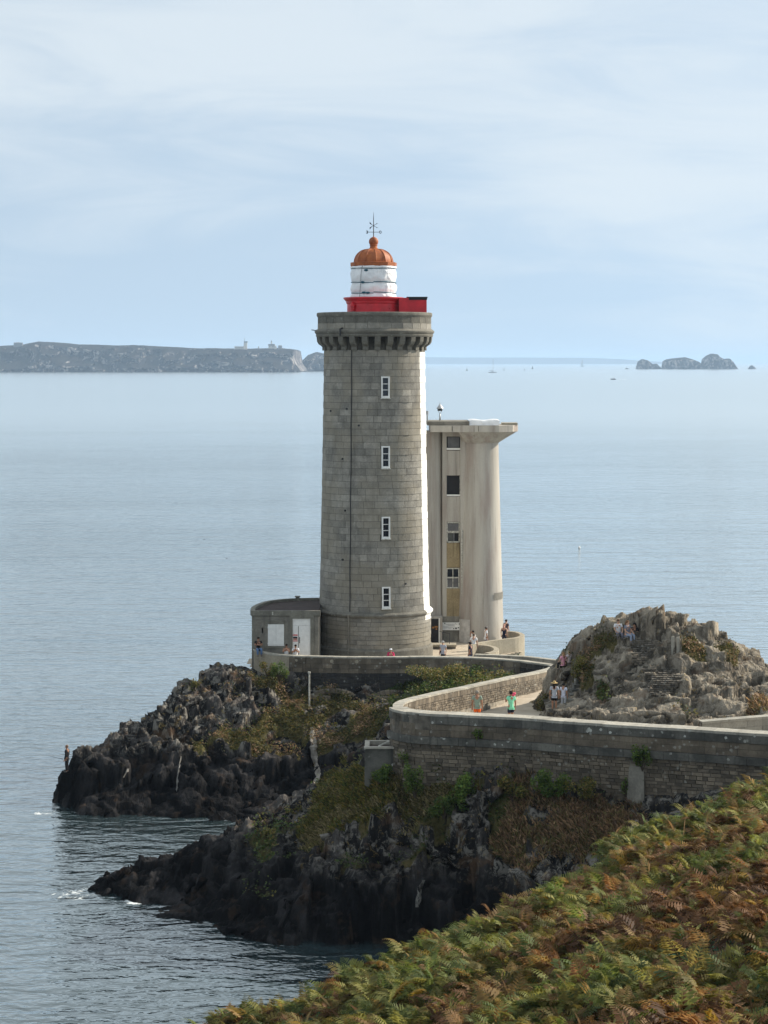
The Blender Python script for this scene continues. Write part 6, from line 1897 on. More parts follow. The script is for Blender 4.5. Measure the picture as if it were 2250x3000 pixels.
def frond_proto(npin, L, arch, droop, r_):
    """one bracken frond in its own frame: stalk, arching midrib, opposite pinnae that taper to the tip"""
    V, Fq = [], []
    def quad(a, b, c, d):
        i = len(V); V.extend([a, b, c, d]); Fq.append((i, i + 1, i + 2, i + 3))
    def mid(t):
        x = L * t * (1 - 0.12 * t)
        z = arch * math.sin(t * PI * 0.62) - droop * t ** 2.2
        return np.array([x, 0, z])
    w = 0.006
    base = np.array([-0.10, 0, -0.42])
    pts = [base] + [mid(t) for t in (0.0, 0.25, 0.5, 0.75, 1.0)]
    for a, b in zip(pts[:-1], pts[1:]):
        quad(a + [0, w, 0], b + [0, w * 0.8, 0], b - [0, w * 0.8, 0], a - [0, w, 0])
    for k in range(npin):
        t = 0.02 + 0.97 * (k / npin) ** 0.95
        c = mid(t)
        d = mid(min(t + 0.02, 1)) - mid(max(t - 0.02, 0)); d /= np.linalg.norm(d)
        ln = L * 0.40 * (1 - t) ** 0.85 * (0.78 + 0.5 * min(t * 5, 1) * (1 - t)) + 0.012
        for s in (-1, 1):
            ln2 = ln * r_.uniform(0.85, 1.12)
            o = np.array([0.32 * d[0], s * 0.95, -0.10 + 0.32 * d[2] - r_.uniform(0, 0.18)])
            o /= np.linalg.norm(o)
            tip = c + o * ln2 + np.array([0.03 * L, 0, -0.22 * ln2 * r_.uniform(0.3, 1.2)])
            # the pinna is toothed: two overlapping blades
            wv = d * max(ln2 * 0.135, 0.008)
            m1 = c + (tip - c) * 0.38
            quad(c - wv * 0.5, m1 - wv * 1.05, tip, m1 + wv * 0.95)
            m2 = c + (tip - c) * 0.68
            quad(c + (tip - c) * 0.30, m2 - wv * 1.15 + [0, 0, 0.006], c + (tip - c) * 0.86, m2 + wv * 1.05 + [0, 0, 0.006])
    return np.array(V), np.array(Fq)
rp_ = random.Random(5)
PROTO = [frond_proto(rp_.choice((9, 10, 11)), 1.0, rp_.uniform(0.12, 0.30), rp_.uniform(0.15, 0.5), rp_) for _ in range(8)]
def ivy_patch(px, py):
    return ((px - 2070) / 120) ** 2 + ((py - 2860) / 85) ** 2 < 1
def fern_field(n, x0, x1, y0, y1):
    """feet of the fronds over the hillside"""
    X = rng.uniform(x0, x1, n); Y = rng.uniform(y0, y1, n)
    px = CX + X / Y * F
    Z = zhill(X, Y)
    py = EY + (HC - Z) / Y * F
    gap = fbm(np.stack([X, Y, X * 0], 1) / 1.6, 2, 333)
    k = (px > -80) & (px < 2360) & (py < 3180) & (Y < ye(X) + 3.0) & (gap > -0.32 - 0.25 * (ye(X) - Y < 5))
    return X[k], Y[k], Z[k]
FXs, FYs, FZs = fern_field(78000, -9, 16.5, 33, 91)
_k = ~ivy_patch(CX + FXs / FYs * F, EY + (HC - FZs) / FYs * F) | (rng.random(len(FXs)) < 0.12)
FXs, FYs, FZs = FXs[_k], FYs[_k], FZs[_k]
nf = len(FXs)
q = np.stack([FXs, FYs, FXs * 0], 1)
t1 = fbm(q / 4.5, 3, 301); t2 = fbm(q / 1.1, 2, 305)
pxf = CX + FXs / FYs * F; pyf = EY + (HC - FZs) / FYs * F
# it stays greener along the crest and the upper slope, and has turned brown lower down
turn = t1 * 0.75 + t2 * 0.45 + np.interp(ye(FXs) - FYs, [0, 6, 16, 34], [-0.5, -0.3, 0.12, 0.32])
kind = np.where(turn < -0.2, 0, np.where(turn < 0.06, 1, 2))
kind = np.where(rng.random(nf) < 0.3, rng.integers(0, 3, nf), kind)
FERNC = [np.array([(0.155, 0.165, 0.045), (0.12, 0.145, 0.04), (0.21, 0.20, 0.06), (0.08, 0.11, 0.036)]),
         np.array([(0.175, 0.14, 0.046), (0.15, 0.13, 0.042), (0.215, 0.14, 0.052), (0.115, 0.11, 0.036)]),
         np.array([(0.15, 0.076, 0.036), (0.19, 0.10, 0.046), (0.09, 0.047, 0.025), (0.23, 0.14, 0.066)])]
ST = Stack_()
pr = rng.integers(0, len(PROTO), nf)
for k in range(len(PROTO)):
    V, Fq = PROTO[k]
    m = np.where(pr == k)[0]
    nk = len(m)
    sc_ = 0.26 + 0.75 * rng.random(nk) ** 1.8
    az = rng.normal(-2.3, 1.7, nk)             # they lean down the slope, towards the light and the sea
    pit = rng.normal(0.08, 0.38, nk); rol = rng.normal(0, 0.5, nk)
    ca, sa, cp_, sp_, cr, sr = np.cos(az), np.sin(az), np.cos(pit), np.sin(pit), np.cos(rol), np.sin(rol)
    x = V[None, :, 0]; y = V[None, :, 1] * cr[:, None] - V[None, :, 2] * sr[:, None]; z = V[None, :, 1] * sr[:, None] + V[None, :, 2] * cr[:, None]
    x2 = x * cp_[:, None] - z * sp_[:, None]; z2 = x * sp_[:, None] + z * cp_[:, None]
    X = x2 * ca[:, None] - y * sa[:, None]; Y = x2 * sa[:, None] + y * ca[:, None]
    lift_ = rng.uniform(0.12, 0.55, nk) + np.clip(fbm(np.stack([FXs[m], FYs[m], FXs[m] * 0], 1) / 1.25, 2, 351), -0.5, 0.6) * 0.55 + 0.12
    W = np.stack([X * sc_[:, None] + FXs[m][:, None], Y * sc_[:, None] + FYs[m][:, None], z2 * sc_[:, None] + (FZs[m] + lift_)[:, None]], 2)
    col = np.zeros((nk, 3))
    for j in range(3):
        mm = kind[m] == j
        col[mm] = pick(FERNC[j], mm.sum(), 0.25)
    col = col * 1.22
    yl = rng.random(nk) < 0.03
    col[yl] = (0.30, 0.19, 0.035)
    nv = V.shape[0]
    vc = np.repeat(col, nv, 0) * np.tile(np.repeat(rng.uniform(0.85, 1.15, (nv // 4, 1)), 4, 0), (nk, 1))
    ff = (Fq[None] + (np.arange(nk) * nv)[:, None, None]).reshape(-1, 4)
    ST.add(W.reshape(-1, 3), ff, vc)
tagprops(ST.build('bracken', M['fern']), 'green and rust-brown bracken covering the hillside', None, None, 'stuff')
# ivy and bramble leaves showing through the gaps
n = 9000
X, Y, Z = fern_field(n * 6, -6, 14, 33, 80)
tn = fbm(np.stack([X, Y, X * 0], 1) / 2.2, 2, 411)
k = (tn > 0.2) | ivy_patch(CX + X / Y * F, EY + (HC - Z) / Y * F)
c = np.stack([X[k], Y[k], Z[k] + rng.uniform(0.15, 0.55, k.sum())], 1)
S_ = Stack_(); S_.add(*leaves(c, 0.11, pick(np.array([(0.02, 0.07, 0.03), (0.03, 0.09, 0.035), (0.025, 0.06, 0.02)]), len(c))))
tagprops(S_.build('ivy_leaves', M['leaf']), kind='stuff')
# thin dry grass stalks at the lower left edge of the slope
px = rng.uniform(560, 900, 260)
Yg = rng.uniform(62, 69, 260)
c = np.stack([XX(px, Yg), Yg, zhill(XX(px, Yg), Yg) - 0.05], 1)
S_ = Stack_(); S_.add(*blades(c, np.full(260, 1.1), np.zeros((260, 3)), pick(DRY * 0.6, 260), 0.008))
tagprops(S_.build('dry_grass_stalks', M['leaf']), kind='stuff')

# dead stalks and grass standing through the bracken
X, Y, Z = fern_field(2600, -7, 15, 34, 86)
c = np.stack([X, Y, Z + 0.25], 1)
S_ = Stack_(); S_.add(*blades(c, np.full(len(c), 0.85), np.zeros((len(c), 3)), pick(np.array([(0.20, 0.12, 0.06), (0.28, 0.21, 0.11), (0.12, 0.07, 0.04)]), len(c)), 0.009))
tagprops(S_.build('dead_stalks', M['leaf']), kind='stuff')
# ------------------------------------------------------------------ people
_cl = {}
def cloth(col, rough=0.85):
    k = tuple(col)
    if k not in _cl: _cl[k] = plain('cloth_%d' % len(_cl), col, rough, 0.15, var=0.08, scale=20)
    return _cl[k]
SKIN1, SKIN2 = plain('skin_light', (0.50, 0.30, 0.21), 0.6, 0.3, var=0.05), plain('skin_tan', (0.36, 0.19, 0.12), 0.6, 0.3, var=0.05)
PENDING = []
def skin_obj(name, verts, edges, radii, mat, parent, root=0):
    me = bpy.data.meshes.new(name)
    me.from_pydata([tuple(v) for v in verts], edges, [])
    o = link(name, me, parent)
    md = o.modifiers.new('skin', 'SKIN')
    md.use_smooth_shade = True
    sv = me.skin_vertices[0].data
    for i, r in enumerate(radii):
        sv[i].radius = r if isinstance(r, tuple) else (r, r)
    sv[root].use_root = True
    ss = o.modifiers.new('sub', 'SUBSURF'); ss.levels = 1; ss.render_levels = 1
    PENDING.append((o, mat))
    return o
def person(label, loc, face, h=1.72, pose='stand', shirt=(0.7, 0.7, 0.7), legs=(0.05, 0.05, 0.07), short=False, hair=(0.03, 0.022, 0.016), skin=None, sleeves='short', long_hair=False, hat=None, shoes=(0.1, 0.1, 0.1), arms=None, bag=None, group='visitors', bare=False):
    """face: where the person looks, radians from +Y towards +X. Joints are in parts of the standing height; x right, y forward"""
    root = thing('person', label, 'person', loc, group, -face)
    skin = skin or SKIN1
    J = {'pel': (0, 0, .53), 'spi': (0, .004, .63), 'che': (0, .0, .745), 'nek': (0, -.004, .835), 'hd0': (0, .012, .885), 'hd1': (0, .014, .945), 'top': (0, .004, .985), 'nos': (0, .062, .915)}
    for s, n in ((1, 'r'), (-1, 'l')):
        J['sh' + n] = (s * .105, -.004, .805); J['el' + n] = (s * .142, -.012, .635); J['wr' + n] = (s * .150, .035, .495); J['ha' + n] = (s * .148, .05, .445)
        J['hi' + n] = (s * .052, 0, .505); J['kn' + n] = (s * .058, .008, .285); J['an' + n] = (s * .060, -.012, .05); J['to' + n] = (s * .068, .075, .02)
    if pose == 'walk':
        J['knr'] = (.058, .06, .29); J['anr'] = (.06, .09, .05); J['tor'] = (.066, .17, .025); J['knl'] = (-.056, .01, .285); J['anl'] = (-.056, -.11, .07); J['tol'] = (-.06, -.03, .02)
    if pose in ('lean', 'photo'):
        for s, n in ((1, 'r'), (-1, 'l')):
            J['el' + n] = (s * .135, .09, .66); J['wr' + n] = (s * .05, .16, .77); J['ha' + n] = (s * .02, .17, .81)
    if pose == 'crossed' or (arms == 'crossed'):
        for s, n in ((1, 'r'), (-1, 'l')):
            J['el' + n] = (s * .145, .055, .665); J['wr' + n] = (-s * .02, .10, .69 + s * .012); J['ha' + n] = (-s * .085, .09, .70 + s * .012)
    if arms == 'up':
        J['elr'] = (.15, .05, .74); J['war'] = None; J['wrr'] = (.09, .07, .87); J['har'] = (.06, .07, .92)
        J.pop('war')
    if arms == 'hold':
        J['ell'] = (-.15, .03, .67); J['wrl'] = (-.13, .10, .77); J['hal'] = (-.11, .10, .82)
    if arms == 'hips':
        for s, n in ((1, 'r'), (-1, 'l')):
            J['el' + n] = (s * .21, -.03, .66); J['wr' + n] = (s * .11, .01, .555); J['ha' + n] = (s * .09, .03, .54)
    if pose in ('sit', 'crouch'):
        dz = .53 - .085
        for k in list(J):
            if k == 'top' or k[:2] not in ('kn', 'an', 'to'): J[k] = (J[k][0], J[k][1], J[k][2] - dz)
        kz = .085 if pose == 'sit' else .27
        for s, n in ((1, 'r'), (-1, 'l')):
            J['kn' + n] = (s * .075, .235, kz); J['an' + n] = (s * .07, .25, -.15) if pose == 'sit' else (s * .07, .17, .03); J['to' + n] = (s * .075, .33, -.18) if pose == 'sit' else (s * .075, .25, .01)
        if arms is None:
            for s, n in ((1, 'r'), (-1, 'l')):
                J['el' + n] = (s * .14, .05, .20); J['wr' + n] = (s * .10, .16, .14); J['ha' + n] = (s * .08, .20, .13)
        elif arms == 'crossed':
            pass
    if pose == 'bend':
        for k in ('che', 'nek', 'hd0', 'hd1', 'top', 'nos', 'shr', 'shl', 'elr', 'ell', 'wrr', 'wrl', 'har', 'hal', 'spi'):
            x, y, z = J[k]; a = 0.75 if k != 'spi' else 0.4
            J[k] = (x, y * math.cos(a) + (z - .53) * math.sin(a), .53 + (z - .53) * math.cos(a) - y * math.sin(a))
    V = {k: Vector(v) * h for k, v in J.items()}
    RB = {'pel': (.082, .062), 'spi': (.074, .055), 'che': (.088, .060), 'nek': .030, 'hd0': .044, 'hd1': .050, 'top': .026, 'nos': .010}
    for n in 'rl':
        RB.update({'sh' + n: .040, 'el' + n: .026, 'wr' + n: .018, 'ha' + n: .019, 'hi' + n: .062, 'kn' + n: .038, 'an' + n: .024, 'to' + n: .020})
    E = [('pel', 'spi'), ('spi', 'che'), ('che', 'nek'), ('nek', 'hd0'), ('hd0', 'hd1'), ('hd1', 'top'), ('hd0', 'nos')]
    for n in 'rl':
        E += [('che', 'sh' + n), ('sh' + n, 'el' + n), ('el' + n, 'wr' + n), ('wr' + n, 'ha' + n), ('pel', 'hi' + n), ('hi' + n, 'kn' + n), ('kn' + n, 'an' + n), ('an' + n, 'to' + n)]
    def go(name, edges, grow, mat, extra=None, rootk='pel'):
        keys = []
        for a_, b_ in edges:
            for k in (a_, b_):
                if k not in keys: keys.append(k)
        X = dict(V)
        if extra: X.update(extra)
        vs_ = [X[k] for k in keys]
        rr_ = []
        for k in keys:
            r = RBX.get(k, RB.get(k, .03))
            r = r if isinstance(r, tuple) else (r, r)
            rr_.append((r[0] * h * grow[0] + grow[1], r[1] * h * grow[0] + grow[1]))
        return skin_obj(name, vs_, [(keys.index(a_), keys.index(b_)) for a_, b_ in edges], rr_, mat, root, keys.index(rootk))
    RBX = {}
    # fingers: four and a thumb on each hand
    FE, FX_ = [], {}
    for s, n in ((1, 'r'), (-1, 'l')):
        d = (V['ha' + n] - V['wr' + n]).normalized()
        side = d.cross(Vector((0, 0, 1)) if abs(d.z) < 0.8 else Vector((0, 1, 0))).normalized()
        pal = d.cross(side)
        for k in range(5):
            key = 'f%d%s' % (k, n)
            if k < 4:
                FX_[key] = V['ha' + n] + d * (.042 + (.008, .014, .010, 0)[k]) * h + side * (k - 1.5) * .011 * h + pal * .012 * h
            else:
                FX_[key] = V['ha' + n] + d * .010 * h + side * -.034 * h
            RBX[key] = .0055
            FE.append(('ha' + n, key))
    go('body', E + FE, (1.0, 0.0), skin, FX_)
    # clothes follow the same joints a little farther out
    se = [('pel', 'spi'), ('spi', 'che'), ('che', 'nb')]
    ex = {'nb': V['che'] + (V['nek'] - V['che']) * 0.62}
    RBX['nb'] = .046
    for n in 'rl':
        if sleeves == 'none':
            se += [('che', 'sx' + n)]; ex['sx' + n] = V['che'] + (V['sh' + n] - V['che']) * 0.9; RBX['sx' + n] = .038
        else:
            t = {'short': 0.62, 'long': 1.0}[sleeves]
            ex['sv' + n] = V['sh' + n] + (V['el' + n] - V['sh' + n]) * t; RBX['sv' + n] = .036
            se += [('che', 'sh' + n), ('sh' + n, 'sv' + n)]
            if sleeves == 'long': se += [('sv' + n, 'wr' + n)]
    ex['hem'] = V['pel'] + (V['pel'] - V['spi']) * 0.25; RBX['hem'] = (.088, .068)
    se += [('pel', 'hem')]
    go('shirt', se, (1.06, 0.010), cloth(shirt), ex)
    le = []
    ex2 = {'wst': V['pel'] + (V['spi'] - V['pel']) * 0.3}
    RBX['wst'] = (.078, .058)
    for n in 'rl':
        t = 0.80 if short else 1.0
        ex2['lg' + n] = V['hi' + n] + (V['kn' + n] - V['hi' + n]) * t
        RBX['lg' + n] = .050 if short else .042
        le += [('pel', 'hi' + n), ('hi' + n, 'lg' + n)]
        if not short:
            ex2['lo' + n] = V['kn' + n] + (V['an' + n] - V['kn' + n]) * 0.96; RBX['lo' + n] = .034
            le += [('lg' + n, 'lo' + n)]
    le += [('pel', 'wst')]
    go('shorts' if short else 'trousers', le, (1.05, 0.008), cloth(legs), ex2)
    for n in 'rl':
        a_, t_ = V['an' + n], V['to' + n]
        d = (t_ - a_); d.z = 0
        d = d.normalized() if d.length > 1e-4 else Vector((0, 1, 0))
        mb = MB(); c = (a_ + t_) / 2
        ang = math.atan2(d.x, d.y)
        mb.ell((c.x, c.y, min(a_.z, t_.z) + .018 * h), (.030 * h, .075 * h, .026 * h), 10, 6, Matrix.Rotation(-ang, 3, 'Z')); mb.build('shoe', cloth(shoes), root, True)
    hc = (V['hd0'] + V['hd1']) / 2
    if not bare:
        mb = MB(); mb.ell(hc + Vector((0, -.012 * h, .024 * h)), (.056 * h, .060 * h, .056 * h), 12, 8)
        if long_hair:
            mb.tube([hc + Vector((0, -.045 * h, .02 * h)), hc + Vector((0, -.062 * h, -.06 * h)), hc + Vector((0, -.066 * h, -.16 * h))], [.045 * h, .046 * h, .018 * h], 10)
        mb.build('hair', cloth(hair), root, True)
    if hat:
        kind, hcol = hat
        mb = MB()
        c = hc + Vector((0, 0, .045 * h))
        if kind == 'straw':
            mb.lathe(c, [(.0, .062 * h), (.035 * h, .060 * h), (.052 * h, .030 * h), (.058 * h, .004 * h), (.118 * h, -.012 * h), (.120 * h, -.008 * h), (.058 * h, .0)], 18)
        else:
            mb.lathe(c, [(.0, .040 * h), (.035 * h, .034 * h), (.057 * h, .008 * h), (.062 * h, -.014 * h)], 16)
            mb.box(c + Vector((0, .075 * h, -.010 * h)), (.075 * h, .065 * h, .007 * h))
        mb.build('hat', cloth(hcol), root, True, angle=0.6)
    if bag:
        mb = MB(); sh_ = V['shr'] if bag == 'strap' else V['shl']
        mb.tube([V['shl'] + Vector((.02, -.05 * h, .03)), V['che'] + Vector((0, -.085 * h, 0)), V['hir'] + Vector((.05 * h, -.06 * h, .03))], .012, 6)
        mb.box(V['hir'] + Vector((.07 * h, -.04 * h, .02)), (.05 * h, .12 * h, .12 * h)); mb.build('shoulder_bag', cloth((0.02, 0.02, 0.025)), root)
    return root
def flush_people():
    dg = bpy.context.evaluated_depsgraph_get()
    for o, mat in PENDING:
        me = bpy.data.meshes.new_from_object(o.evaluated_get(dg))
        nm = o.data.name
        o.modifiers.clear()
        o.data = me
        me.materials.clear(); me.materials.append(mat)
    PENDING.clear()
CAM = PI                      # facing the camera
WHITE, NAVY, BLACK = (0.72, 0.73, 0.75), (0.02, 0.022, 0.045), (0.012, 0.012, 0.014)
def on_path(x, y):
    Y = 115.0
    for _ in range(12):
        Y = (HC - float(zpath(Y))) * F / (y - EY)
        Y = 0.5 * Y + 0.5 * (HC - float(zpath(Y))) * F / (y - EY)
    return Vector((XX(x, Y), Y, float(zpath(Y)) + 0.02))
def terr_at(x, Y):
    return Vector((XX(x, Y), Y, TERR + 0.02))
# on the path
person('man in sage green T-shirt and orange shorts seen from behind on the path', on_path(1398, 2122), 0.1, 1.78, 'stand', (0.26, 0.34, 0.28), (0.85, 0.16, 0.03), True, (0.25, 0.23, 0.2), SKIN2, bag=None)
mint = on_path(1497, 2124)
person('man in mint green T-shirt and navy shorts carrying a child on the path', mint, -0.35, 1.78, 'walk', (0.25, 0.72, 0.48), NAVY, True, (0.02, 0.018, 0.016), SKIN2, arms='hold')
person('small fair-haired child in pink riding on the shoulders of the man in mint', mint + Vector((0.12, 0.06, 1.30)), -0.35, 0.95, 'sit', (0.85, 0.12, 0.22), (0.75, 0.10, 0.18), True, (0.40, 0.27, 0.14), SKIN1)
ps, _ = hit(1624, 2084, 1)
sp = Vector((XX(1624, 118.3), 118.3, zz(2083, 118.3)))
person('woman in straw hat, grey top and black shorts at the foot of the outcrop', sp, 0.15, 1.60, 'stand', (0.42, 0.46, 0.52), BLACK, True, (0.02, 0.016, 0.014), SKIN2, 'short', True, ('straw', (0.52, 0.38, 0.18)))
sp2 = Vector((XX(1651, 118.9), 118.9, zz(2077, 118.9)))
person('dark-haired person in white T-shirt and pale trousers beside the straw hat woman', sp2, 0.5, 1.42, 'stand', (0.62, 0.66, 0.78), (0.45, 0.48, 0.52), False, (0.012, 0.011, 0.011), SKIN2)
# by the far end of the parapet
pk = onz(1646, 1962, 7.55)
def on_rock(x, y):
    p_, _ = hit(x, y, 1)
    return p_ if p_ else P(x, y, 122)
person('girl in pink top and black leggings sitting at the end of the block parapet', on_rock(1652, 1950) + Vector((-0.05, -0.15, 0.02)), -0.6, 1.45, 'sit', (0.78, 0.38, 0.48), BLACK, False, (0.28, 0.17, 0.09), SKIN1, 'short', True)
person('small child in white sitting close beside the girl in pink', on_rock(1667, 1940) + Vector((0, -0.15, 0.02)), -0.4, 1.15, 'sit', (0.62, 0.55, 0.56), (0.55, 0.4, 0.4), True, (0.40, 0.28, 0.16), SKIN1)
# on top of the outcrop
def on_rock(x, y):
    p_, _ = hit(x, y, 1)
    return p_ if p_ else P(x, y, 122)
pr_ = on_rock(1838, 1872)
person('long-haired woman in slate grey top sitting on the outcrop top', pr_ + Vector((0, 0.05, 0.12)), CAM - 0.7, 1.68, 'sit', (0.16, 0.18, 0.23), (0.25, 0.3, 0.4), False, (0.16, 0.09, 0.05), SKIN1, 'short', True)
person('person in white half hidden behind the long-haired woman on the outcrop', pr_ + Vector((-0.42, 0.9, 0.1)), CAM - 0.2, 1.66, 'sit', WHITE, (0.2, 0.2, 0.25), False, (0.10, 0.06, 0.04), SKIN1)
person('person in black top with bushy black hair leaning over on the outcrop', pr_ + Vector((0.45, 0.35, -0.05)), CAM + 0.7, 1.70, 'sit', BLACK, (0.65, 0.65, 0.66), False, (0.010, 0.009, 0.009), SKIN2, 'short', True)
# on the terrace
ft = Plan(terr_path)
def wall_y(px):
    t_ = min(np.linspace(0, ft.L, 500), key=lambda t: abs(CX + ft.at(t)[0] / ft.at(t)[1] * F - px))
    return ft.at(t_)
q = wall_y(757)
person('man in black T-shirt and jeans sitting cross-armed on the pale wall end', Vector((XX(757, q[1]), q[1] - 0.05, q[2] + 0.0)), CAM - 0.25, 1.74, 'sit', BLACK, (0.10, 0.17, 0.30), False, (0.02, 0.017, 0.015), SKIN2, arms='crossed')
for px, lab, sh, hr, ht, sl, sk in ((839, 'woman in white vest leaning on the terrace wall', WHITE, (0.03, 0.02, 0.015), None, 'none', SKIN2), (866, 'dark-haired person in white T-shirt leaning on the terrace wall by the door', WHITE, (0.02, 0.016, 0.014), None, 'short', SKIN2), (1145, 'person in crimson top and white cap leaning on the wall before the lighthouse', (0.52, 0.03, 0.11), (0.05, 0.04, 0.03), ('cap', (0.75, 0.76, 0.78)), 'long', SKIN1)):
    q = wall_y(px)
    person(lab, Vector((XX(px, q[1] + 0.5), q[1] + 0.52, TERR + (0.05 if px < 1000 else -0.1))), CAM, 1.66 if px < 1000 else 1.62, 'lean', sh, (0.06, 0.07, 0.1), False, hr, sk, sl, px == 839, ht)
person('grey-capped person in pale shirt with shoulder strap by the tower foot', terr_at(1298, 150.6), CAM + 0.5, 1.66, 'stand', (0.40, 0.42, 0.48), BLACK, False, (0.3, 0.28, 0.26), SKIN1, 'short', False, ('cap', (0.42, 0.42, 0.40)), bag='strap')
person('man in navy T-shirt and black cap walking on the terrace', terr_at(1378, 149.4), -1.2, 1.74, 'walk', NAVY, (0.30, 0.36, 0.45), True, (0.03, 0.025, 0.02), SKIN2, 'short', False, ('cap', BLACK))
person('man in white T-shirt and white trousers behind the man in navy', terr_at(1388, 154.0), 0.2, 1.74, 'stand', (0.80, 0.80, 0.80), (0.72, 0.71, 0.66), False, (0.12, 0.10, 0.08), SKIN1)
person('dark-haired person with raised arm behind the man in white', terr_at(1386, 156.4), CAM + 1.0, 1.66, 'stand', (0.65, 0.64, 0.62), (0.08, 0.08, 0.1), False, (0.02, 0.016, 0.014), SKIN2, 'short', False, None, arms='up')
person('man in white T-shirt and grey cap beyond the tan wall', terr_at(1424, 158.4), 1.3, 1.70, 'stand', WHITE, (0.2, 0.2, 0.24), False, (0.05, 0.04, 0.03), SKIN2, 'short', False, ('cap', (0.22, 0.20, 0.19)))
person('woman in navy sleeveless top by the concrete tower corner', terr_at(1477, 160.2), 0.4, 1.66, 'stand', NAVY, (0.05, 0.05, 0.08), False, (0.45, 0.25, 0.2), SKIN1, 'none', True)
person('dark-coated person half hidden by the concrete tower corner', terr_at(1483, 162.6), 0.8, 1.72, 'stand', (0.07, 0.06, 0.08), (0.1, 0.1, 0.13), False, (0.04, 0.03, 0.03), SKIN1)
# angler on the far promontory
pf_, _ = hit(196, 2262, 0)
ang_pos = (pf_ if pf_ is not None else P(196, 2262, 136.0)) + Vector((0, -0.15, 0.0))
ang_pos.y -= 0.55
ang_pos.x = XX(196, ang_pos.y)
ang_pos.z = zz(2263, ang_pos.y)
mb = MB(ang_pos)                                   # the rock shelf under his feet
mb.hexa([ang_pos + Vector(v) for v in ((-0.55, -0.5, -2.2), (0.6, -0.45, -2.2), (0.7, 1.2, -2.2), (-0.5, 1.1, -2.2), (-0.3, -0.26, 0.0), (0.42, -0.22, -0.05), (0.6, 0.9, 0.06), (-0.28, 0.8, 0.02))], 0.4)
lg_ = mb.build('rock_shelf', M['rock'])
lg_.data.attributes.new('veg', 'FLOAT', 'POINT')
tagprops(lg_, kind='structure')
person('lone angler in dark clothes standing at the seaward tip of the rocks', ang_pos, -1.35, 1.74, 'stand', (0.018, 0.018, 0.022), (0.015, 0.015, 0.018), False, (0.20, 0.13, 0.09), SKIN2, 'long', group='anglers')
# the rod he holds
mb = MB(ang_pos); mb.tube([ang_pos + Vector((-0.22, -0.1, 0.85)), ang_pos + Vector((-1.0, -0.3, 1.05))], [0.02, 0.006], 5)
tagprops(mb.build('fishing_rod', M['iron']), 'thin rod held out by the lone angler', 'fishing rod')
flush_people()

# ------------------------------------------------------------------ far shores
def far_rock_mat(name, cols, heath):
    t = NT(name, 0.95, 0.1)
    n1 = t.noise(0.045, 7, 0.68, t.map((1.2, 1, 0.8), (0, 0.5, 0)), 0.6)
    base = t.ramp(n1, [(0.38, cols[0]), (0.49, cols[1]), (0.58, cols[2])])
    n2 = t.noise(0.012, 4, 0.6)
    base = t.mix(t.rng(n2, 0.48, 0.66, 0, 0.7), base, cols[0])
    up = t.xyz(t.geo('Normal'))[2]
    base = t.mix(t.rng(t.math('ADD', up, t.math('MULTIPLY', t.math('SUBTRACT', t.noise(0.03, 4), 0.5), 0.5)), 0.62, 0.82), base, heath)
    t.color(base)
    t.bump(t.noise(0.08, 6, 0.7), 0.8, 6.0)
    return t.m
M['far'] = far_rock_mat('far_cliff', [(0.012, 0.011, 0.015), (0.045, 0.04, 0.044), (0.36, 0.33, 0.31)], (0.018, 0.015, 0.012))
def headland(name, prof, Y0, depth, label, nx, ny=44, rough=9.0, seed=0, mat=None):
    """a ridge along the picture: prof = (column, top row) at depth Y0; cliffs to the sea in front"""
    xs = np.linspace(prof[0][0], prof[-1][0], nx)
    tops = np.interp(xs, [p[0] for p in prof], [p[1] for p in prof])
    sc_ = Y0 / F
    Htop = HC - (tops - EY) * sc_
    v = np.linspace(0, 1, ny)
    # profile across: sea, cliff, rim, moor behind, down again
    vy = np.interp(v, [0, 0.5, 0.62, 0.85, 1.0], [-0.16, 0.06, 0.16, 0.8, 1.0])
    vz = np.interp(v, [0, 0.12, 0.5, 0.62, 0.85, 1.0], [-0.06, 0.14, 0.9, 1.0, 1.0, -0.05])
    X = np.repeat(((xs - CX) * sc_)[None], ny, 0); Y = Y0 + np.repeat((vy * depth)[:, None], nx, 1)
    Z = vz[:, None] * Htop[None]
    q = np.stack([X.ravel(), Y.ravel(), Z.ravel()], 1)
    d = ridged(q / 90, 5, seed) * rough + (cells(q / np.array([40, 60, 60]), seed + 3)[0] - 0.5) * rough * 1.1
    fade = np.interp(np.repeat(v, nx), [0, 0.1, 0.45, 0.6, 0.7, 1], [0.3, 1, 1, 0.25, 0.1, 0.1])
    q[:, 1] -= d * fade * 2.4
    q[:, 2] += (fbm(q / 60, 4, seed + 9) * rough * 0.22) * np.interp(np.repeat(v, nx), [0, 0.2, 0.5, 1], [0, 1, 0.5, 0.5]) * np.clip(np.tile(Htop, ny) / 40, 0, 1)
    c = Vector((float(np.mean(X)), Y0, 0))
    o = fast_mesh(name, q - np.array(c), grid_faces(nx, ny), mat or M['far'])
    o.location = c
    return tagprops(o, kind='structure') if label is None else tagprops(o, label, 'rock', 'sea stacks off the point')
YH = HC * F / 30.0
headland('headland', [(-260, 1010), (0, 1012), (40, 1010), (70, 1004), (95, 1000), (130, 1002), (180, 1008), (300, 1011), (380, 1010), (450, 1014), (520, 1018), (560, 1020), (620, 1019), (690, 1021), (800, 1019), (848, 1022), (859, 1026), (862, 1052), (870, 1066), (885, 1088)], YH, 700, None, 520, 56, 11.0, 3)
headland('headland_islet', [(862, 1089), (872, 1072), (882, 1058), (900, 1040), (922, 1031), (945, 1036), (975, 1052), (1010, 1078), (1020, 1089)], YH + 500, 380, None, 130, 40, 9.0, 14)
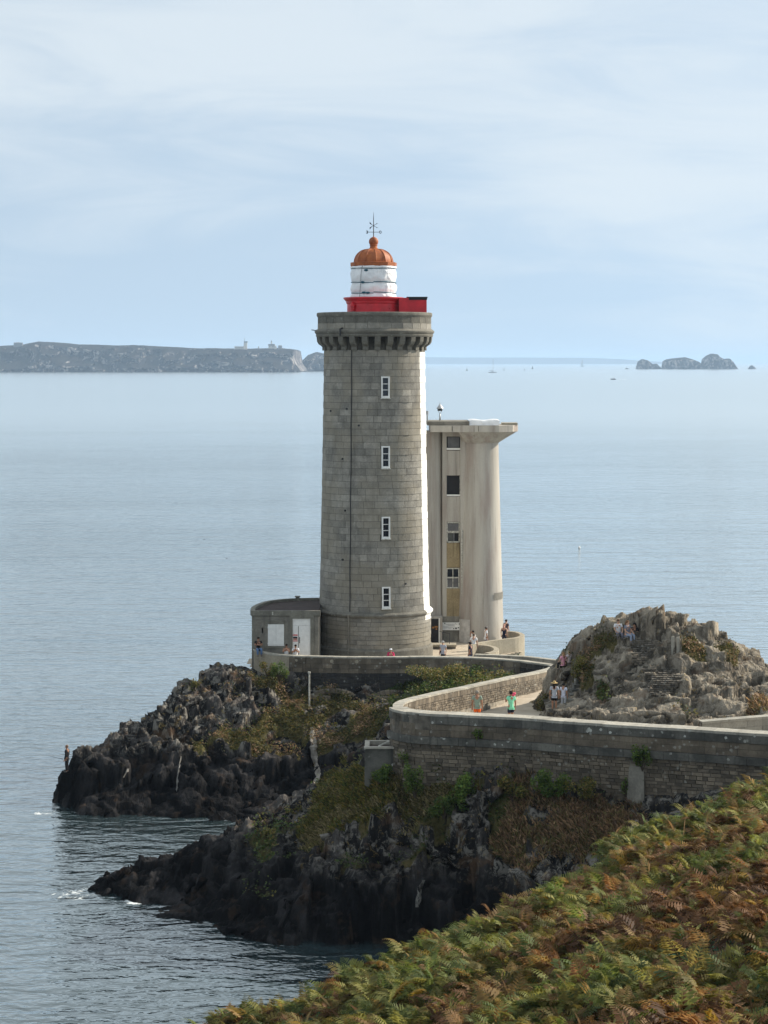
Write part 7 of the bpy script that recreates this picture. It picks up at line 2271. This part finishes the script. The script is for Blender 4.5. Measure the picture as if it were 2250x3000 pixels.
headland('distant_coast', [(840, 1058), (900, 1050), (1000, 1046), (1250, 1046), (1400, 1047), (1560, 1047), (1730, 1048), (1820, 1051), (1880, 1056), (1960, 1060)], 27000, 3000, None, 220, 16, 14.0, 24)
for prof, lab, sd in (([(1868, 1082), (1874, 1060), (1885, 1052), (1900, 1056), (1915, 1068), (1926, 1066), (1938, 1078), (1944, 1082)], 'low jagged sea stack, first of the row', 31),
                      ([(1944, 1082), (1948, 1058), (1960, 1052), (1990, 1048), (2010, 1046), (2030, 1052), (2050, 1060), (2066, 1076), (2070, 1082)], 'long flat-topped sea stack in the middle of the row', 37),
                      ([(2058, 1082), (2064, 1052), (2076, 1042), (2090, 1036), (2104, 1038), (2112, 1046), (2124, 1052), (2140, 1050), (2152, 1062), (2162, 1082)], 'tallest domed sea stack at the end of the row', 43),
                      ([(2194, 1081), (2198, 1074), (2204, 1070), (2210, 1074), (2216, 1081)], 'small lone sea rock beyond the tall stack', 47),
                      ([(1246, 1086), (1252, 1084), (1262, 1086), (1270, 1088)], 'tiny reef just clear of the lighthouse stripe', 53),
                      ([(1832, 1082), (1836, 1078), (1842, 1080), (1848, 1082)], 'tiny reef in front of the jagged sea stack', 59)):
    headland('sea_stack', prof, HC * F / 21.5, 90 if sd < 45 else 30, lab, 60 if sd < 45 else 16, 34 if sd < 45 else 14, 6.0 if sd < 45 else 1.5, sd)
# buildings on the headland
def far_box(m, x0, x1, y0, y1, dep, dY=0):
    Y = YH + 40 + dY
    m.box(((XX(x0, Y) + XX(x1, Y)) / 2, Y + dep / 2, (zz(y0, Y) + zz(y1, Y)) / 2), (XX(x1, Y) - XX(x0, Y), dep, zz(y0, Y) - zz(y1, Y)))
wallp, grey = plain('far_white', (0.62, 0.6, 0.55), 0.8), plain('far_grey', (0.22, 0.22, 0.23), 0.8)
o0 = P(705, 1021, YH + 40)
sm = thing('signal_station', 'pale signal station with square tower and mast on the far headland', 'building', o0)
m = MB(o0); far_box(m, 687, 717, 1014.5, 1023, 12); m.build('wall', wallp, sm)
m = MB(o0); far_box(m, 714, 724, 1003, 1024, 8, 14); m.build('tower', wallp, sm)
m = MB(o0); far_box(m, 714.5, 725.5, 999.5, 1003.5, 10, 12); m.build('lookout_cabin', plain('far_glass', (0.3, 0.36, 0.4), 0.4), sm)
m = MB(o0); Y = YH + 58; m.tube([(XX(716.5, Y), Y, zz(1000, Y)), (XX(716.5, Y), Y, zz(990, Y))], 0.45, 5); m.build('mast', grey, sm)
for k in range(6):
    m = MB(o0); far_box(m, 689 + k * 4, 691 + k * 4, 1017, 1019.5, 0.4, -0.6); m.build('window', grey, sm)
o1 = P(795, 1019, YH + 40)
lt = thing('distant_lighthouse', 'small square lighthouse building with dark roof on the far headland', 'lighthouse', o1)
m = MB(o1); far_box(m, 786.5, 804, 1012, 1021, 12); m.build('wall', wallp, lt)
m = MB(o1); far_box(m, 785.8, 804.8, 1008, 1012.2, 14, -1); m.build('roof', grey, lt)
m = MB(o1); far_box(m, 793, 797.5, 1001.5, 1008, 4, 4); m.build('tower', wallp, lt)
m = MB(o1); Y = YH + 46; m.lathe((XX(795.2, Y), Y, 0), [(1.6, zz(1001.5, Y)), (1.6, zz(999.5, Y)), (0.0, zz(996.5, Y))], 8); m.build('lantern', grey, lt)
for xa in (789, 798.5):
    m = MB(o1); far_box(m, xa, xa + 2.4, 1014, 1017, 0.4, -0.6); m.build('window', grey, lt)
for x0, x1, y0, lab in ((803.5, 809.5, 1013, 'low white shed beside the far lighthouse building'), (815, 826, 1012.5, 'flat grey bunker on the far headland end'), (40, 66, 1004, 'square fort block on the far headland crest'), (756, 759, 1016, 'tiny hut on the far headland between the buildings')):
    c = P((x0 + x1) / 2, 1020, YH + 40)
    m = MB(c); far_box(m, x0, x1, y0, 1023, 9)
    m.add([v for v in [(XX(x0, YH + 40) - 0.5, YH + 39.6, zz(y0, YH + 40)), (XX(x1, YH + 40) + 0.5, YH + 39.6, zz(y0, YH + 40)), (XX(x1, YH + 40) + 0.5, YH + 49.6, zz(y0, YH + 40)), (XX(x0, YH + 40) - 0.5, YH + 49.6, zz(y0, YH + 40)), (XX((x0 + x1) / 2, YH + 45), YH + 45, zz(y0, YH + 40) + 1.4)]], [(0, 1, 4), (1, 2, 4), (2, 3, 4), (3, 0, 4)])
    tagprops(m.build('hut', wallp if 'white' in lab else grey), lab, 'building')
c = P(25, 1030, YH)
# ------------------------------------------------------------------ boats and marks on the water
def sailboat(x, y, hpx, label, sail=True):
    p_ = onz(x, y, 0.0)
    L = 11.0 * hpx / 42.0 * p_.y / (HC * F / 32)
    t = thing('sailboat', label, 'boat', p_, 'sailing boats')
    hgt_ = hpx * p_.y / F
    ln = hgt_ * 0.62
    mb = MB(); n = 9
    vs_, fs = [], []
    for k in range(n):
        u = k / (n - 1)
        b_ = ln * 0.14 * math.sin(min(u * 1.25 + 0.18, 1.0) * PI * 0.5) * (1 - max(0, u - 0.55) ** 2 * 4.6)
        for s in (-1, 1): vs_.append(((u - 0.5) * ln, s * b_, ln * 0.11))
        for s in (-1, 1): vs_.append(((u - 0.5) * ln * 0.94, s * b_ * 0.6, -0.1))
    for k in range(n - 1):
        a, b = k * 4, k * 4 + 4
        fs += [(a, b, b + 1, a + 1), (a, a + 2, b + 2, b), (a + 1, b + 1, b + 3, a + 3), (a + 2, a + 3, b + 3, b + 2)]
    fs += [(0, 1, 3, 2)]
    mb.add(vs_, fs); mb.build('hull', plain_cache('hull_white', (0.6, 0.62, 0.64)), t)
    mb = MB(); mb.box((-ln * 0.03, 0, ln * 0.14), (ln * 0.34, ln * 0.13, ln * 0.07)); mb.build('cabin', plain_cache('hull_white', (0.6, 0.62, 0.64)), t)
    mb = MB(); mb.tube([(ln * 0.06, 0, ln * 0.1), (ln * 0.06, 0, hgt_)], ln * 0.012, 6); mb.build('mast', M['iron'], t)
    mb = MB(); mb.tube([(ln * 0.06, 0, ln * 0.27), (-ln * 0.36, 0, ln * 0.27)], ln * 0.018, 6); mb.build('boom', M['iron'], t)
    if sail:
        mb = MB(); mb.add([(ln * 0.05, 0.05, ln * 0.29), (-ln * 0.34, 0.12, ln * 0.29), (ln * 0.05, 0.05, hgt_ * 0.97), (-ln * 0.15, 0.25, hgt_ * 0.6)], [(0, 1, 3), (0, 3, 2)]); mb.build('sail', plain_cache('sailcloth', (0.42, 0.42, 0.44)), t)
    return t
sailboat(1443, 1092, 40, 'moored sailing boat with tall bare mast, larger of two', False)
sailboat(1706, 1074, 22, 'far sailing boat with small grey sail, nearer the sea stacks', True)
sailboat(1477, 1086, 10, 'tiny white sail just past the tall-masted boat', True)
# launch with its wake
p_ = onz(1797, 1112, 0.0)
t = thing('motor_launch', 'small motor launch trailing a white wake', 'boat', p_)
ln = 15 * p_.y / F
mb = MB(); mb.hexa([(-ln * .5, -ln * .1, 0), (ln * .5, -ln * .14, 0), (ln * .5, ln * .14, 0), (-ln * .5, ln * .1, 0), (-ln * .62, -ln * .04, ln * .17), (ln * .5, -ln * .17, ln * .14), (ln * .5, ln * .17, ln * .14), (-ln * .62, ln * .04, ln * .17)]); mb.build('hull', plain_cache('hull_dark', (0.08, 0.08, 0.09)), t)
mb = MB(); mb.hexa([(-ln * .12, -ln * .1, ln * .14), (ln * .26, -ln * .1, ln * .14), (ln * .26, ln * .1, ln * .14), (-ln * .12, ln * .1, ln * .14), (-ln * .04, -ln * .08, ln * .30), (ln * .24, -ln * .08, ln * .30), (ln * .24, ln * .08, ln * .30), (-ln * .04, ln * .08, ln * .30)]); mb.build('cabin', plain_cache('hull_white', (0.6, 0.62, 0.64)), t)
mb = MB(); mb.add([(ln * .5, -ln * .1, 0.12), (ln * 2.4, -ln * 1.6, 0.12), (ln * 2.7, 0, 0.12), (ln * 2.4, ln * 1.6, 0.12), (ln * .5, ln * .1, 0.12)], [(0, 1, 2, 3, 4)]); tagprops(mb.build('wake', plain_cache('wake_foam', (0.75, 0.78, 0.8)), t), kind='stuff')
for x, y, hp, lab in ((1368, 1086, 8, 'dark navigation buoy left of the tall-masted boat'), (1537, 1085, 5, 'small dark buoy, left of a pair'), (1560, 1081, 9, 'taller dark buoy, right of a pair')):
    p_ = onz(x, y, 0.0)
    hh = hp * p_.y / F
    t = thing('buoy', lab, 'buoy', p_, 'navigation buoys')
    mb = MB(); mb.lathe((0, 0, 0), [(hh * .30, -0.3), (hh * .32, hh * .22), (hh * .14, hh * .34)], 12); mb.build('float', M['iron'], t, True, angle=.6)
    mb = MB(); mb.lathe((0, 0, 0), [(hh * .14, hh * .34), (hh * .06, hh * .8)], 8); mb.build('lattice', M['iron'], t)
    mb = MB(); mb.lathe((0, 0, 0), [(hh * .14, hh * .8), (0.0, hh)], 8); mb.build('topmark', M['iron'], t)
p_ = onz(1697, 1606, 0.0)
mb = MB(p_); mb.lathe((p_.x, p_.y, 0), [(0.0, -0.1), (0.14, -0.03), (0.18, 0.08), (0.13, 0.19), (0.045, 0.24), (0.035, 0.31), (0.0, 0.32)], 12)
tagprops(mb.build('mooring_float', M['white'], None, True), 'lone white mooring float right of the concrete tower', 'buoy')
# gulls low over the water
for x, y, lab, rz in ((664, 1636, 'dark seabird flying low over the water left of the tower', 0.6), (598, 1580, 'smaller seabird sitting farther out left of the tower', 0.1)):
    Y = 300.0
    p_ = P(x, y, Y)
    t = thing('seabird', lab, 'bird', p_, 'seabirds', rz)
    t.scale = (0.55, 0.55, 0.55)
    mb = MB(); mb.ell((0, 0, 0), (0.22, 0.07, 0.07), 10, 6); mb.ell((0.24, 0, 0.03), (0.07, 0.05, 0.05), 8, 5); mb.add([(-.2, -.03, 0), (-.2, .03, 0), (-.36, .07, 0), (-.36, -.07, 0)], [(0, 1, 2, 3)]); mb.build('body', plain_cache('gull_grey', (0.10, 0.10, 0.11)), t, True)
    for s in (-1, 1):
        mb = MB(); mb.add([(.08, s * .04, .03), (-.08, s * .04, .03), (-.06, s * .32, .16), (.08, s * .3, .17), (-.08, s * .66, .08), (-.02, s * .66, .085)], [(0, 1, 2, 3), (3, 2, 4, 5)]); mb.build('wing', plain_cache('gull_grey', (0.10, 0.10, 0.11)), t)
# ------------------------------------------------------------------ the air
hz = MB((0, 0, 0))
hz.box((0, 33000, 64), (130000, 70000, 130))
hm = bpy.data.materials.new('sea_haze')
hm.use_nodes = True
hm.node_tree.nodes.clear()
pv = hm.node_tree.nodes.new('ShaderNodeVolumePrincipled')
pv.inputs['Color'].default_value = (0.56, 0.76, 1.0, 1)
pv.inputs['Density'].default_value = 0.00006
pv.inputs['Anisotropy'].default_value = 0.0
mo = hm.node_tree.nodes.new('ShaderNodeOutputMaterial')
hm.node_tree.links.new(pv.outputs[0], mo.inputs['Volume'])
ho = hz.build('haze', hm)
tagprops(ho, kind='stuff')
